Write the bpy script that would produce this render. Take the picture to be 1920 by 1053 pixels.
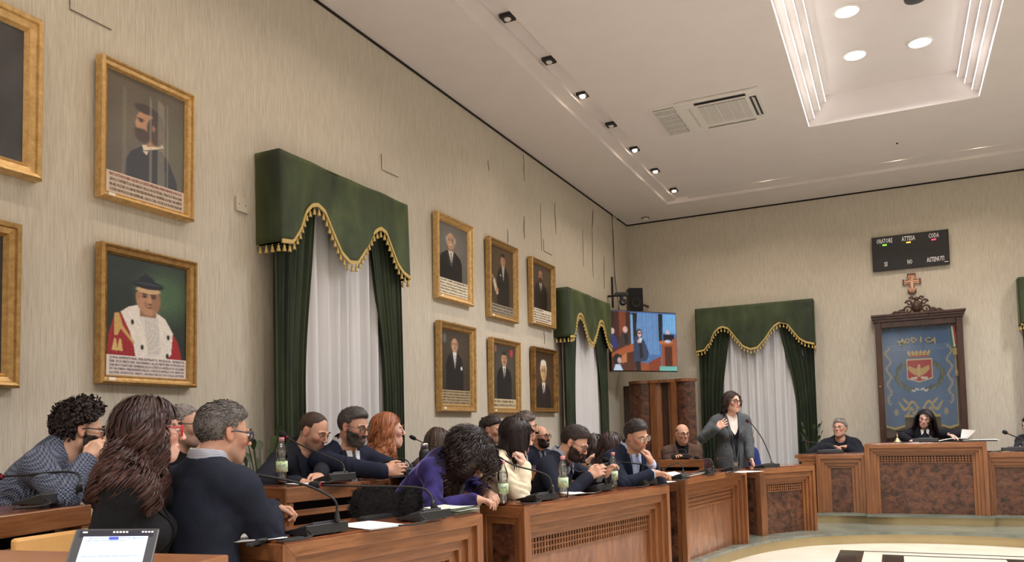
import bpy, math, random
import numpy as np
from mathutils import Vector, Matrix
for _o in list(bpy.data.objects): bpy.data.objects.remove(_o)
C = bpy.context.scene.collection
SC = bpy.context.scene
rng = np.random.default_rng(7)
PI = math.pi

# ---------------- camera ----------------
FPX, YAW, PITCH, ROLL, PPY = 1500., -.4471, .0491, .0274, 735.8
CZ = 1.38
def _camrot():
    cy, sy = math.cos(YAW), math.sin(YAW)
    fwd = np.array([sy*math.cos(PITCH), cy*math.cos(PITCH), math.sin(PITCH)])
    r = np.array([cy, -sy, 0.]); d = np.cross(fwd, r)
    r2 = math.cos(ROLL)*r + math.sin(ROLL)*d
    d2 = -math.sin(ROLL)*r + math.cos(ROLL)*d
    return r2, d2, fwd
CR, CD, CF = _camrot()
CO = np.array([0., 0., CZ])
cam = bpy.data.cameras.new('camera'); camo = bpy.data.objects.new('camera', cam); C.objects.link(camo)
m = Matrix.Identity(4)
for i in range(3):
    m[i][0] = CR[i]; m[i][1] = -CD[i]; m[i][2] = -CF[i]; m[i][3] = CO[i]
camo.matrix_world = m
cam.sensor_width = 36; cam.lens = FPX/1920*36; cam.shift_y = (PPY-526.5)/1920; cam.clip_start = .05
SC.camera = camo
def ray(x, y): return CR*((x-960)/FPX) + CD*((y-PPY)/FPX) + CF
def W(x, y, D): return CO + ray(x, y)*D
def onZ(x, y, z): r = ray(x, y); return CO + r*((z-CZ)/r[2])
def onX(x, y, X): r = ray(x, y); return CO + r*(X/r[0])
def onY(x, y, Y): r = ray(x, y); return CO + r*(Y/r[1])

# ---------------- world, exposure, lamps ----------------
vs = SC.view_settings
vs.view_transform = 'Standard'; vs.look = 'None'; vs.gamma = 1; vs.use_curve_mapping = False; vs.exposure = 0.10
wd = bpy.data.worlds.new('world'); SC.world = wd; wd.use_nodes = True
wd.node_tree.nodes['Background'].inputs[0].default_value = (.5, .5, .55, 1)
wd.node_tree.nodes['Background'].inputs[1].default_value = .05
A_, B_, HT = -4.05, 13.2, 4.89     # left wall X, back wall Y, ceiling height
XR, YR = 4.75, -3.6                # right wall, rear wall
def area(name, loc, size, power, col, rot=(0, 0, 0), sizey=None, spread=PI):
    l = bpy.data.lights.new(name, 'AREA'); l.energy = power; l.color = col; l.size = size
    if sizey: l.shape = 'RECTANGLE'; l.size_y = sizey
    else: l.shape = 'DISK'
    l.spread = spread
    o = bpy.data.objects.new(name, l); o.location = loc; o.rotation_euler = rot; C.objects.link(o); return o
LW = (1, .972, .985); LWARM = (1, .84, .68)
COFZ = HT+.34
_d = [onZ(1588, 22, COFZ-.01), onZ(1603, 104, COFZ-.01), onZ(1725, 80, COFZ-.01)]
DOWN = [(float(q[0]), float(q[1])) for q in _d]+[(float(_d[2][0]), float(_d[0][1])-.8), (float(_d[0][0]), float(_d[0][1])-.9), (float(_d[2][0]), float(_d[0][1])-1.6)]
for i, (x, y) in enumerate(DOWN): area('downlight_or_added_lamp', (x, y, COFZ-.02), .2, 46, LW, spread=2.6)
for x, y in [(.1, 3.4), (.1, .4), (-2.2, -1.0), (2.4, -1.0), (3.4, 3), (3.4, 7.5), (3.2, 11.2), (.1, -2.6)]:
    area('downlight_or_added_lamp', (x, y, HT-.03), .5, 72, LW, spread=2.15)  # unseen lamps added across the rest of the ceiling, no fittings built
SPOTS = [(-2.88, 7.94), (-2.88, 9.84), (-2.86, 10.82), (-2.83, 11.85), (-1.55, 11.97), (.16, 11.97), (1.14, 11.97), (2.6, 11.97)]
for x, y in SPOTS:
    area('spot_or_added_lamp', (x, y, HT+.03), .07, 9, LWARM, spread=2.3)
for y in (-1, 1.2, 2.3, 3.4, 4.5, 5.4): area('spot_or_added_lamp', (-2.88, y, HT+.015), .07, 6, LWARM, spread=2.5)  # extra unseen lamps at guessed places along the channel, no fittings

# ---------------- object helpers ----------------
def tag(o, label=None, cat=None, group=None, kind=None):
    if label: o['label'] = label
    if cat: o['category'] = cat
    if group: o['group'] = group
    if kind: o['kind'] = kind
    return o
def thing(name, label, cat, loc=(0, 0, 0), group=None):
    o = bpy.data.objects.new(name, None); C.objects.link(o); o.location = [float(v) for v in loc]
    o.empty_display_size = .05
    return tag(o, label, cat, group)
def raw_mesh(name, V, F, mats, mi=None, smooth=False, cols=None):
    me = bpy.data.meshes.new(name)
    V = np.asarray(V, dtype=np.float32)
    if isinstance(F, np.ndarray):
        nf, k = F.shape
        me.vertices.add(len(V)); me.vertices.foreach_set('co', V.ravel())
        me.loops.add(nf*k); me.loops.foreach_set('vertex_index', F.astype(np.int32).ravel())
        me.polygons.add(nf); me.polygons.foreach_set('loop_start', np.arange(0, nf*k, k, dtype=np.int32))
        me.polygons.foreach_set('loop_total', np.full(nf, k, dtype=np.int32))
    else:
        me.from_pydata([tuple(v) for v in V.tolist()], [], F)
    if not isinstance(mats, (list, tuple)): mats = [mats]
    for mt in mats: me.materials.append(mt)
    n = len(me.polygons)
    if mi is not None: me.polygons.foreach_set('material_index', np.asarray(mi, dtype=np.int32))
    if smooth: me.polygons.foreach_set('use_smooth', np.ones(n, dtype=bool))
    me.update(calc_edges=True); me.validate()
    if cols is not None:
        at = me.color_attributes.new('tint', 'FLOAT_COLOR', 'POINT')
        c = np.ones((len(V), 4), dtype=np.float32); c[:, :3] = cols
        at.data.foreach_set('color', c.ravel())
    return me
def obj(name, V, F, mats, parent=None, mi=None, smooth=False, cols=None, bevel=0):
    """V in world coordinates; the parent's location is taken off."""
    V = np.asarray(V, dtype=float)
    if parent is not None:
        p = parent; off = np.zeros(3)
        while p is not None: off += np.array(p.location); p = p.parent
    else:
        off = np.array([V[:, 0].mean(), V[:, 1].mean(), V[:, 2].min()])
    me = raw_mesh(name, V-off, F, mats, mi, smooth, cols)
    o = bpy.data.objects.new(name, me); C.objects.link(o)
    if parent is not None: o.parent = parent
    else: o.location = off.tolist()
    if bevel:
        b = o.modifiers.new('bevel', 'BEVEL'); b.width = bevel; b.segments = 2; b.limit_method = 'ANGLE'
    return o
class MB:
    """collects shapes in world coordinates"""
    def __init__(s): s.V = []; s.F = []; s.M = []
    def add(s, V, F, mi=0):
        n = len(s.V); s.V += [tuple(map(float, v)) for v in V]; s.F += [tuple(int(i)+n for i in f) for f in F]; s.M += [mi]*len(F); return s
    def hexa(s, p, mi=0):   # 8 points: 4 bottom ccw, 4 top ccw
        return s.add(p, [(3, 2, 1, 0), (4, 5, 6, 7), (0, 1, 5, 4), (1, 2, 6, 5), (2, 3, 7, 6), (3, 0, 4, 7)], mi)
    def box(s, c, h, R=None, mi=0):
        c = np.array(c, float); P = []
        for z in (-1, 1):
            for x, y in ((-1, -1), (1, -1), (1, 1), (-1, 1)):
                v = np.array([x*h[0], y*h[1], z*h[2]])
                P.append(c + (R@v if R is not None else v))
        return s.hexa(P, mi)
    def tube(s, pts, r, n=8, mi=0, cap=True):
        pts = [np.array(p, float) for p in pts]; m_ = len(pts)
        rs = r if hasattr(r, '__len__') else [r]*m_
        V = []; t0 = pts[1]-pts[0]; t0 /= np.linalg.norm(t0)+1e-9
        u = np.cross(t0, [0, 0, 1]); 
        if np.linalg.norm(u) < .05: u = np.cross(t0, [1, 0, 0])
        u /= np.linalg.norm(u)
        for i in range(m_):
            t = pts[min(i+1, m_-1)]-pts[max(i-1, 0)]; t /= np.linalg.norm(t)+1e-9
            u = u-t*(u@t); u /= np.linalg.norm(u)+1e-9; v = np.cross(t, u)
            for k in range(n):
                a = 2*PI*k/n; V.append(pts[i]+rs[i]*(math.cos(a)*u+math.sin(a)*v))
        F = [(i*n+k, i*n+(k+1) % n, (i+1)*n+(k+1) % n, (i+1)*n+k) for i in range(m_-1) for k in range(n)]
        if cap: F += [tuple(range(n))[::-1], tuple((m_-1)*n+k for k in range(n))]
        return s.add(V, F, mi)
    def lathe(s, c, prof, n=20, ax=(0, 0, 1), mi=0):
        ax = np.array(ax, float); ax /= np.linalg.norm(ax); c = np.array(c, float)
        pts = [c+ax*h for r, h in prof]
        u = np.cross(ax, [1, 0, 0]); 
        if np.linalg.norm(u) < .1: u = np.cross(ax, [0, 1, 0])
        u /= np.linalg.norm(u); v = np.cross(ax, u); V = []
        for (r, h), p in zip(prof, pts):
            for k in range(n): a = 2*PI*k/n; V.append(p+r*(math.cos(a)*u+math.sin(a)*v))
        m_ = len(prof)
        F = [(i*n+k, i*n+(k+1) % n, (i+1)*n+(k+1) % n, (i+1)*n+k) for i in range(m_-1) for k in range(n)]
        F += [tuple(range(n))[::-1], tuple((m_-1)*n+k for k in range(n))]
        return s.add(V, F, mi)
    def ball(s, c, r, n=12, mi=0, R=None):
        r = np.array(r, float)*np.ones(3); V = []; c = np.array(c, float); m_ = max(5, n//2+1)
        for i in range(m_+1):
            th = PI*i/m_
            for k in range(n):
                a = 2*PI*k/n; v = np.array([math.sin(th)*math.cos(a), math.sin(th)*math.sin(a), math.cos(th)])*r
                V.append(c+(R@v if R is not None else v))
        F = [(i*n+k, (i+1)*n+k, (i+1)*n+(k+1) % n, i*n+(k+1) % n) for i in range(m_) for k in range(n)]
        return s.add(V, F, mi)
    def build(s, name, mats, parent=None, smooth=False, bevel=0):
        return obj(name, np.array(s.V), s.F, mats, parent, s.M, smooth, None, bevel)
def catmull(P, n=6):
    P = [np.array(p, float) for p in P]; Q = [2*P[0]-P[1]]+P+[2*P[-1]-P[-2]]; out = []
    for i in range(1, len(Q)-2):
        for k in range(n):
            t = k/n; a, b, c, d = Q[i-1:i+3]
            out.append(.5*((2*b)+(-a+c)*t+(2*a-5*b+4*c-d)*t*t+(-a+3*b-3*c+d)*t**3))
    out.append(P[-1]); return out
def text_obj(name, s, origin, right, up, size, mat, parent=None, depth=.0008, align='LEFT', spacing=1.0, width=None, label=None, bold=0):
    cu = bpy.data.curves.new(name, 'FONT'); cu.body = s; cu.size = size; cu.extrude = depth; cu.align_x = align
    cu.resolution_u = 1; cu.space_line = spacing; cu.offset = bold
    to = bpy.data.objects.new(name, cu); C.objects.link(to)
    dg = bpy.context.evaluated_depsgraph_get(); me = bpy.data.meshes.new_from_object(to.evaluated_get(dg))
    bpy.data.objects.remove(to)
    n = len(me.vertices); co = np.zeros(n*3, dtype=np.float32); me.vertices.foreach_get('co', co); co = co.reshape(-1, 3).astype(float)
    if width and n:
        w = co[:, 0].max()-co[:, 0].min()
        co[:, 0] *= width/w
    right = np.array(right, float); up = np.array(up, float); nn = np.cross(right, up)
    V = np.array(origin)+co[:, :1]*right+co[:, 1:2]*up+co[:, 2:3]*nn
    off = np.zeros(3); p = parent
    while p is not None: off += np.array(p.location); p = p.parent
    if parent is None: off = V.mean(0)
    me.vertices.foreach_set('co', (V-off).astype(np.float32).ravel()); me.update()
    me.materials.clear(); me.materials.append(mat)
    o = bpy.data.objects.new(name, me); C.objects.link(o)
    if parent is not None: o.parent = parent
    else: o.location = off.tolist()
    return o

# ---------------- materials ----------------
def srgb(r, g, b):
    f = lambda c: c/12.92 if c <= .04045 else ((c+.055)/1.055)**2.4
    return (f(r/255), f(g/255), f(b/255))
_mc = {}
def mat(name, col, rough=.6, metal=0., noise=0., nscale=20., bump=0., bscale=60., emit=0., spec=.5, sheen=0., stretch=None, coat=0.):
    key = name
    if key in _mc: return _mc[key]
    m_ = bpy.data.materials.new(name); m_.use_nodes = True; nt = m_.node_tree; N = nt.nodes; L = nt.links
    bs = N['Principled BSDF']; bs.inputs['Roughness'].default_value = rough; bs.inputs['Metallic'].default_value = metal
    bs.inputs['Specular IOR Level'].default_value = spec; bs.inputs['Base Color'].default_value = (*col, 1)
    bs.inputs['Sheen Weight'].default_value = sheen; bs.inputs['Coat Weight'].default_value = coat
    if emit: bs.inputs['Emission Color'].default_value = (*col, 1); bs.inputs['Emission Strength'].default_value = emit
    if noise or bump:
        tc = N.new('ShaderNodeTexCoord'); mp = N.new('ShaderNodeMapping'); L.new(tc.outputs['Object'], mp.inputs[0])
        if stretch: mp.inputs['Scale'].default_value = stretch
    if noise:
        nz = N.new('ShaderNodeTexNoise'); nz.inputs['Scale'].default_value = nscale; nz.inputs['Detail'].default_value = 5
        L.new(mp.outputs[0], nz.inputs['Vector'])
        rp = N.new('ShaderNodeValToRGB'); L.new(nz.outputs[0], rp.inputs[0])
        rp.color_ramp.elements[0].position = .3; rp.color_ramp.elements[1].position = .7
        rp.color_ramp.elements[0].color = (*[c*(1-noise) for c in col], 1)
        rp.color_ramp.elements[1].color = (*[min(1, c*(1+noise)) for c in col], 1)
        L.new(rp.outputs[0], bs.inputs['Base Color'])
    if bump:
        nb = N.new('ShaderNodeTexNoise'); nb.inputs['Scale'].default_value = bscale; nb.inputs['Detail'].default_value = 3
        L.new(mp.outputs[0], nb.inputs['Vector'])
        bp = N.new('ShaderNodeBump'); bp.inputs['Strength'].default_value = bump; bp.inputs['Distance'].default_value = .004
        L.new(nb.outputs[0], bp.inputs['Height']); L.new(bp.outputs[0], bs.inputs['Normal'])
    _mc[key] = m_; return m_
def mat_tint(name, rough=.6, sss=0., emit=0., spec=.4, bump=0, aniso=False, sheen=0):
    if name in _mc: return _mc[name]
    m_ = bpy.data.materials.new(name); m_.use_nodes = True; nt = m_.node_tree; N = nt.nodes; L = nt.links
    bs = N['Principled BSDF']; bs.inputs['Roughness'].default_value = rough; bs.inputs['Specular IOR Level'].default_value = spec
    at = N.new('ShaderNodeAttribute'); at.attribute_name = 'tint'
    bs.inputs['Sheen Weight'].default_value = sheen
    if emit:
        L.new(at.outputs['Color'], bs.inputs['Emission Color']); bs.inputs['Emission Strength'].default_value = emit
        bs.inputs['Base Color'].default_value = (.02, .02, .02, 1)
    else: L.new(at.outputs['Color'], bs.inputs['Base Color'])
    if sss: bs.inputs['Subsurface Weight'].default_value = sss; bs.inputs['Subsurface Radius'].default_value = (.012, .005, .003); bs.inputs['Subsurface Scale'].default_value = 1
    if bump:
        tc = N.new('ShaderNodeTexCoord'); nb = N.new('ShaderNodeTexNoise'); nb.inputs['Scale'].default_value = 220
        L.new(tc.outputs['Object'], nb.inputs['Vector'])
        bp = N.new('ShaderNodeBump'); bp.inputs['Strength'].default_value = bump; bp.inputs['Distance'].default_value = .002
        L.new(nb.outputs[0], bp.inputs['Height']); L.new(bp.outputs[0], bs.inputs['Normal'])
    _mc[name] = m_; return m_
def ramp_mat(name, stops, tex='noise', scale=5, detail=8, rough=.5, stretch=(1, 1, 1), distort=0, bump=0, coat=0, rot=(0, 0, 0), spec=.5, coords='Object', metal=0, rghn=.6):
    if name in _mc: return _mc[name]
    m_ = bpy.data.materials.new(name); m_.use_nodes = True; nt = m_.node_tree; N = nt.nodes; L = nt.links
    bs = N['Principled BSDF']; bs.inputs['Roughness'].default_value = rough; bs.inputs['Coat Weight'].default_value = coat
    bs.inputs['Specular IOR Level'].default_value = spec; bs.inputs['Metallic'].default_value = metal; bs.inputs['Coat Roughness'].default_value = .12
    if coords == 'World':
        tc = N.new('ShaderNodeNewGeometry'); src = tc.outputs['Position']
    else:
        tc = N.new('ShaderNodeTexCoord'); src = tc.outputs[coords]
    mp = N.new('ShaderNodeMapping'); L.new(src, mp.inputs[0])
    mp.inputs['Scale'].default_value = stretch; mp.inputs['Rotation'].default_value = rot
    nz = N.new('ShaderNodeTexNoise'); nz.inputs['Scale'].default_value = scale; nz.inputs['Detail'].default_value = detail
    nz.inputs['Distortion'].default_value = distort; nz.inputs['Roughness'].default_value = rghn
    L.new(mp.outputs[0], nz.inputs['Vector'])
    rp = N.new('ShaderNodeValToRGB'); L.new(nz.outputs[0], rp.inputs[0]); el = rp.color_ramp.elements
    while len(el) < len(stops): el.new(.5)
    for e, (p, c) in zip(el, stops): e.position = p; e.color = (*c, 1)
    L.new(rp.outputs[0], bs.inputs['Base Color'])
    if bump:
        bp = N.new('ShaderNodeBump'); bp.inputs['Strength'].default_value = bump; bp.inputs['Distance'].default_value = .003
        L.new(nz.outputs[0], bp.inputs['Height']); L.new(bp.outputs[0], bs.inputs['Normal'])
    _mc[name] = m_; return m_
WALL = ramp_mat('wallpaper', [(.25, srgb(168, 160, 145)), (.45, srgb(192, 184, 168)), (.6, srgb(202, 195, 180)), (.8, srgb(214, 208, 194))], scale=14, detail=7, stretch=(9, 9, .45), rough=.55, bump=.25, coords='World', distort=.3, rghn=.65, spec=.3)
CEIL = mat('ceiling_paint', srgb(224, 217, 214), .8, noise=.02, nscale=3)
WHITE = mat('white_paint', srgb(225, 222, 216), .6)
WOOD = ramp_mat('cherry_wood', [(.3, srgb(104, 63, 36)), (.5, srgb(130, 82, 47)), (.7, srgb(146, 96, 58))], scale=3, detail=8, stretch=(12, 12, .9), rough=.38, coat=.35, coords='World', distort=.4)
WOODH = ramp_mat('cherry_wood_horizontal', [(.3, srgb(108, 66, 37)), (.5, srgb(135, 86, 50)), (.7, srgb(150, 99, 61))], scale=3, detail=8, stretch=(1.2, 1.2, 22), rough=.33, coat=.4, coords='World', distort=.4)
WOODTOP = ramp_mat('polished_desk_top', [(.3, srgb(92, 48, 26)), (.5, srgb(120, 66, 36)), (.7, srgb(140, 80, 44))], scale=3, detail=6, stretch=(6, 1.2, 4), rough=.18, coat=.6, coords='World')
BURL = ramp_mat('walnut_burl', [(.34, srgb(34, 18, 13)), (.46, srgb(74, 42, 29)), (.58, srgb(98, 60, 41)), (.75, srgb(120, 78, 54))], scale=13, detail=9, stretch=(1, 1, 1.2), rough=.35, coat=.3, coords='World', distort=.7)
VENEER = ramp_mat('figured_veneer', [(.3, srgb(104, 64, 44)), (.5, srgb(134, 88, 62)), (.7, srgb(158, 108, 78))], scale=6, detail=8, stretch=(2, 2, .6), rough=.3, coat=.5, coords='World', distort=1.0)
DARKWOOD = ramp_mat('dark_wood', [(.3, srgb(44, 26, 18)), (.7, srgb(78, 48, 34))], scale=4, stretch=(4, 4, .6), rough=.4, coords='World')
DARK = mat('dark_recess', srgb(30, 20, 16), .8)
BLACK = mat('black_plastic', srgb(28, 28, 30), .45)
BLACKR = mat('black_rubber', srgb(20, 20, 21), .6)
FOAM = mat('microphone_foam', srgb(22, 22, 24), .95, bump=.6, bscale=600)
RED = mat('red_ring', srgb(200, 30, 40), .4)
GREY = mat('grey_plastic', srgb(70, 72, 76), .5)
GOLD = ramp_mat('gilt_frame', [(.3, srgb(162, 128, 78)), (.55, srgb(190, 154, 98)), (.8, srgb(214, 180, 122))], scale=30, stretch=(1, 1, 1), rough=.36, coords='World', metal=.6)
GOLD2 = ramp_mat('light_gilt_frame', [(.3, srgb(192, 156, 100)), (.55, srgb(218, 182, 122)), (.8, srgb(236, 204, 148))], scale=30, rough=.36, coords='World', metal=.5)
BRASS = mat('brass_riser', srgb(182, 166, 128), .36, metal=.75, noise=.06, nscale=4)
MARBLE = ramp_mat('cream_marble', [(.3, srgb(222, 212, 196)), (.7, srgb(238, 230, 216))], scale=2.5, rough=.12, coords='World', spec=.6)
BMARBLE = ramp_mat('black_marble', [(.3, srgb(26, 24, 24)), (.75, srgb(58, 52, 50))], scale=12, rough=.12, coords='World')
GMARBLE = ramp_mat('green_grey_marble', [(.3, srgb(92, 98, 88)), (.7, srgb(134, 138, 124))], scale=5, rough=.2, coords='World', stretch=(.6, 2, 1))
PAPER = mat('white_paper', srgb(232, 230, 226), .8)
VELVET = ramp_mat('green_velvet', [(.3, srgb(28, 39, 21)), (.5, srgb(47, 61, 33)), (.75, srgb(72, 86, 48))], scale=3.2, detail=3, stretch=(1, 1, .45), rough=.7, coords='World', distort=.5)
_mc['green_velvet'].node_tree.nodes['Principled BSDF'].inputs['Sheen Weight'].default_value = .55
_mc['green_velvet'].node_tree.nodes['Principled BSDF'].inputs['Sheen Roughness'].default_value = .35
_mc['green_velvet'].node_tree.nodes['Principled BSDF'].inputs['Sheen Tint'].default_value = (*srgb(130, 138, 84), 1)
VELVETD = ramp_mat('dark_green_velvet', [(.3, srgb(24, 32, 20)), (.5, srgb(36, 48, 28)), (.75, srgb(52, 64, 38))], scale=3.2, detail=3, stretch=(1, 1, .45), rough=.8, coords='World', distort=.5)
SHEER = mat('white_curtain', srgb(212, 212, 214), .8, sheen=.3)
TRIMG = mat('gold_braid', srgb(190, 165, 98), .6, noise=.25, nscale=150)
GLASS = mat('clear_lens', (.9, .9, .9), .02)
def mk_glass(name, col=(1, 1, 1), refl=.12, fm=1.0):
    m_ = bpy.data.materials.new(name); m_.use_nodes = True; nt = m_.node_tree; N = nt.nodes; L = nt.links
    N.remove(N['Principled BSDF']); t = N.new('ShaderNodeBsdfTransparent'); t.inputs[0].default_value = (*col, 1)
    g = N.new('ShaderNodeBsdfGlossy'); g.inputs['Roughness'].default_value = .03
    fr = N.new('ShaderNodeFresnel'); fr.inputs[0].default_value = 1.35
    ad = N.new('ShaderNodeMath'); ad.operation = 'MULTIPLY_ADD'; ad.inputs[1].default_value = fm; ad.inputs[2].default_value = refl*.2
    mx = N.new('ShaderNodeMixShader'); L.new(fr.outputs[0], ad.inputs[0]); L.new(ad.outputs[0], mx.inputs[0]); L.new(t.outputs[0], mx.inputs[1]); L.new(g.outputs[0], mx.inputs[2])
    L.new(mx.outputs[0], N['Material Output'].inputs[0]); _mc[name] = m_; return m_
LENS = mk_glass('lens_glass', (.96, .96, .97), .1, .12)
PET = mk_glass('clear_bottle_plastic', (.965, .975, .98), .6)
PANE = mk_glass('cabinet_glass', (.97, .97, .97))

# ---------------- canvas for flat painted surfaces ----------------
class Canvas:
    def __init__(s, w, h, col):
        s.w, s.h = w, h; s.x, s.y = np.meshgrid(np.linspace(0, 1, w), np.linspace(0, 1, h)); s.c = np.ones((h, w, 3))*np.array(srgb(*col))
    def blend(s, m_, col): s.c = s.c*(1-m_[..., None])+np.array(srgb(*col))*m_[..., None]; return s
    def noise(s, amp, k=10, seed=0, sx=1., sy=1.):
        r = np.random.default_rng(seed); n = np.zeros_like(s.x)
        for i in range(6):
            a, b, p = r.normal(0, k*sx), r.normal(0, k*sy), r.uniform(0, 6.28); n += np.sin(a*s.x+b*s.y+p)
        s.c = np.clip(s.c*(1+amp*n[..., None]/3), 0, 1); return s
    def ell(s, cx, cy, rx, ry, col, soft=.15, rot=0, a=1.):
        dx, dy = s.x-cx, s.y-cy; c_, s_ = math.cos(rot), math.sin(rot)
        d = np.sqrt(((dx*c_+dy*s_)/rx)**2+((-dx*s_+dy*c_)/ry)**2)
        return s.blend(a*np.clip((1+soft/2-d)/soft, 0, 1), col)
    def poly(s, pts, col, a=1.):
        m_ = np.zeros_like(s.x, dtype=bool); n = len(pts)
        for i in range(n):
            (x0, y0), (x1, y1) = pts[i], pts[(i+1) % n]
            if y0 == y1: continue
            c_ = ((s.y >= min(y0, y1)) & (s.y < max(y0, y1))); xi = x0+(s.y-y0)*(x1-x0)/(y1-y0); m_ ^= c_ & (s.x < xi)
        return s.blend(m_.astype(float)*a, col)
    def rect(s, x0, y0, x1, y1, col, a=1.): return s.poly([(x0, y0), (x1, y0), (x1, y1), (x0, y1)], col, a)
    def obj(s, name, O, U, Vv, mat_, parent):   # O lower left, U and Vv full edge vectors
        O, U, Vv = map(lambda t: np.array(t, float), (O, U, Vv))
        P = O+s.x[..., None]*U+s.y[..., None]*Vv; w, h = s.w, s.h
        if mat_ in (PAINT, SCREEN):
            q = np.pad(s.c, ((1, 1), (1, 1), (0, 0)), 'edge'); s.c = (q[1:-1, 1:-1]*2+q[:-2, 1:-1]+q[2:, 1:-1]+q[1:-1, :-2]+q[1:-1, 2:])/6
        if mat_ is PAINT: r = np.random.default_rng(w+h); n_ = r.normal(0, 1, (h, w)); n_ = (n_+np.roll(n_, 1, 0)+np.roll(n_, 2, 0)+np.roll(n_, 1, 1))/2; s.c = np.clip(s.c*(1+.05*n_[..., None]), 0, 1)
        i = np.arange(w*h).reshape(h, w); F = np.stack([i[:-1, :-1], i[:-1, 1:], i[1:, 1:], i[1:, :-1]], -1).reshape(-1, 4)
        return obj(name, P.reshape(-1, 3), F, mat_, parent, cols=s.c.reshape(-1, 3))
PAINT = mat_tint('oil_paint', rough=.35, spec=.5)
SCREEN = mat_tint('screen_glow', rough=.2, emit=1.0)
CLOTHP = mat_tint('embroidered_cloth', rough=.75, sheen=.3)
# ---------------- room shell ----------------
def struct(o): o['kind'] = 'structure'; return o
P1Z, P2Z = .13, .25     # lower and upper marble platform
def slab(name, x0, x1, y0, y1, z0, z1, m_):
    return struct(MB().box(((x0+x1)/2, (y0+y1)/2, (z0+z1)/2), ((x1-x0)/2, (y1-y0)/2, (z1-z0)/2)).build(name, m_))
slab('floor', A_-.2, XR+.2, YR-.2, B_+.2, -.2, 0, MARBLE)
slab('wall_left', A_-.2, A_, YR-.2, B_+.2, 0, HT+.5, WALL)
slab('wall_back', A_, XR, B_, B_+.2, 0, HT+.5, WALL)
slab('wall_right', XR, XR+.2, YR-.2, B_+.2, 0, HT+.5, WALL)
slab('wall_rear', A_, XR, YR-.2, YR, 0, HT+.5, WALL)
slab('shadow_gap_strip_1', A_, A_+.012, YR, B_, HT-.022, HT-.002, DARK)  # dark colour stands in for the shadow gap between wall and ceiling
slab('shadow_gap_strip_2', A_+.012, XR, B_-.012, B_, HT-.022, HT-.002, DARK)  # same dark strip for the shadow gap along the back wall
slab('baseboard_left', A_, A_+.02, YR, B_, .36, .5, DARKWOOD)
slab('baseboard_back', A_+.02, XR, B_-.02, B_, P2Z, P2Z+.14, DARKWOOD)
# ceiling as a stepped sheet: channels for the spots and the deep coffers
xs = [A_, -3.10, -2.96, -2.76, -.78, -.715, -.65, -.585, -.52, .71, .775, .84, .905, .97, 2.9, 3.1, XR]
ys = [YR, -3.0, -2.6, -1.4, 3.2, 4.6, 9.97, 11.86, 12.02, 12.32, B_]
def ch(i, j):
    x = (xs[i]+xs[i+1])/2; y = (ys[j]+ys[j+1])/2
    if ((4.6 < y < 9.97)) and -.78 < x < .97:
        k = 0
        for q in (-.715, -.65, -.585, -.52):
            k += x > q-.065
        k2 = 0
        for q in (.97, .905, .84, .775): k2 += x < q
        return .085*min(k, k2, 4)
    inL = -3.10 < x < -2.76 and -3 < y < 12.32
    inB = 11.86 < y < 12.32 and -3.10 < x < 2.9
    if inL or inB: return .09 if (-2.96 < x < -2.76 or (y < 12.32 and y > 11.86 and x > -2.76 and y < 12.02)) else .045
    return 0
cm = MB(); H_ = [[ch(i, j) for j in range(len(ys)-1)] for i in range(len(xs)-1)]
for i in range(len(xs)-1):
    for j in range(len(ys)-1):
        z = HT+H_[i][j]; cm.add([(xs[i], ys[j], z), (xs[i], ys[j+1], z), (xs[i+1], ys[j+1], z), (xs[i+1], ys[j], z)], [(0, 1, 2, 3)])
        if i+2 < len(xs) and H_[i+1][j] != H_[i][j]:
            z2 = HT+H_[i+1][j]; cm.add([(xs[i+1], ys[j], z), (xs[i+1], ys[j+1], z), (xs[i+1], ys[j+1], z2), (xs[i+1], ys[j], z2)], [(0, 1, 2, 3)])
        if j+2 < len(ys) and H_[i][j+1] != H_[i][j]:
            z2 = HT+H_[i][j+1]; cm.add([(xs[i], ys[j+1], z), (xs[i+1], ys[j+1], z), (xs[i+1], ys[j+1], z2), (xs[i], ys[j+1], z2)], [(0, 1, 2, 3)])
struct(cm.build('ceiling', CEIL))
struct(MB().box(((A_+XR)/2, (YR+B_)/2, HT+.55), ((XR-A_)/2, (B_-YR)/2, .04)).build('ceiling_slab', CEIL))
# marble platforms
def platform(name, edge, z0, z1, nose, riser_inset=.03, m_=GMARBLE):
    """edge: list of (x,y) from the near left round to the far right; body lies on the outer side, closed behind"""
    e = [np.array(p, float) for p in edge]
    pts = [tuple(p) for p in e]+[(XR, e[-1][1]), (XR, B_), (A_, B_), (A_, e[0][1])]
    n = len(pts); V = [(x, y, z1) for x, y in pts]+[(x, y, z1-.03) for x, y in pts]
    F = [tuple(range(n))]+[(i, i+n, (i+1) % n+n, (i+1) % n) for i in range(n)]
    return struct(obj(name, V, F, m_))
def riser(name, edge, z0, z1, inset=.025, lab='brass'):
    e = [np.array(p, float) for p in edge]; V = []; F = []
    for i, p in enumerate(e):
        t = e[min(i+1, len(e)-1)]-e[max(i-1, 0)]; t /= np.linalg.norm(t); nn = np.array([-t[1], t[0]])  # outward (away from the centre)
        q = p+nn*inset; V += [(q[0], q[1], z0), (q[0], q[1], z1)]
    F = [(2*i, 2*i+2, 2*i+3, 2*i+1) for i in range(len(e)-1)]
    return struct(obj(name, V, F, BRASS, smooth=True))
KX = .45
half = [(-1.95, YR+.05), (-1.95, 2), (-1.93, 4), (-1.85, 6), (-1.76, 7.4), (-1.58, 8.32), (-1.36, 9.0), (-1.12, 9.42), (-.86, 9.72), (-.4, 10.0), (.0, 10.13), (KX, 10.18)]
E1 = [tuple(p) for p in catmull([(x, y) for x, y in half], 4)]
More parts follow.
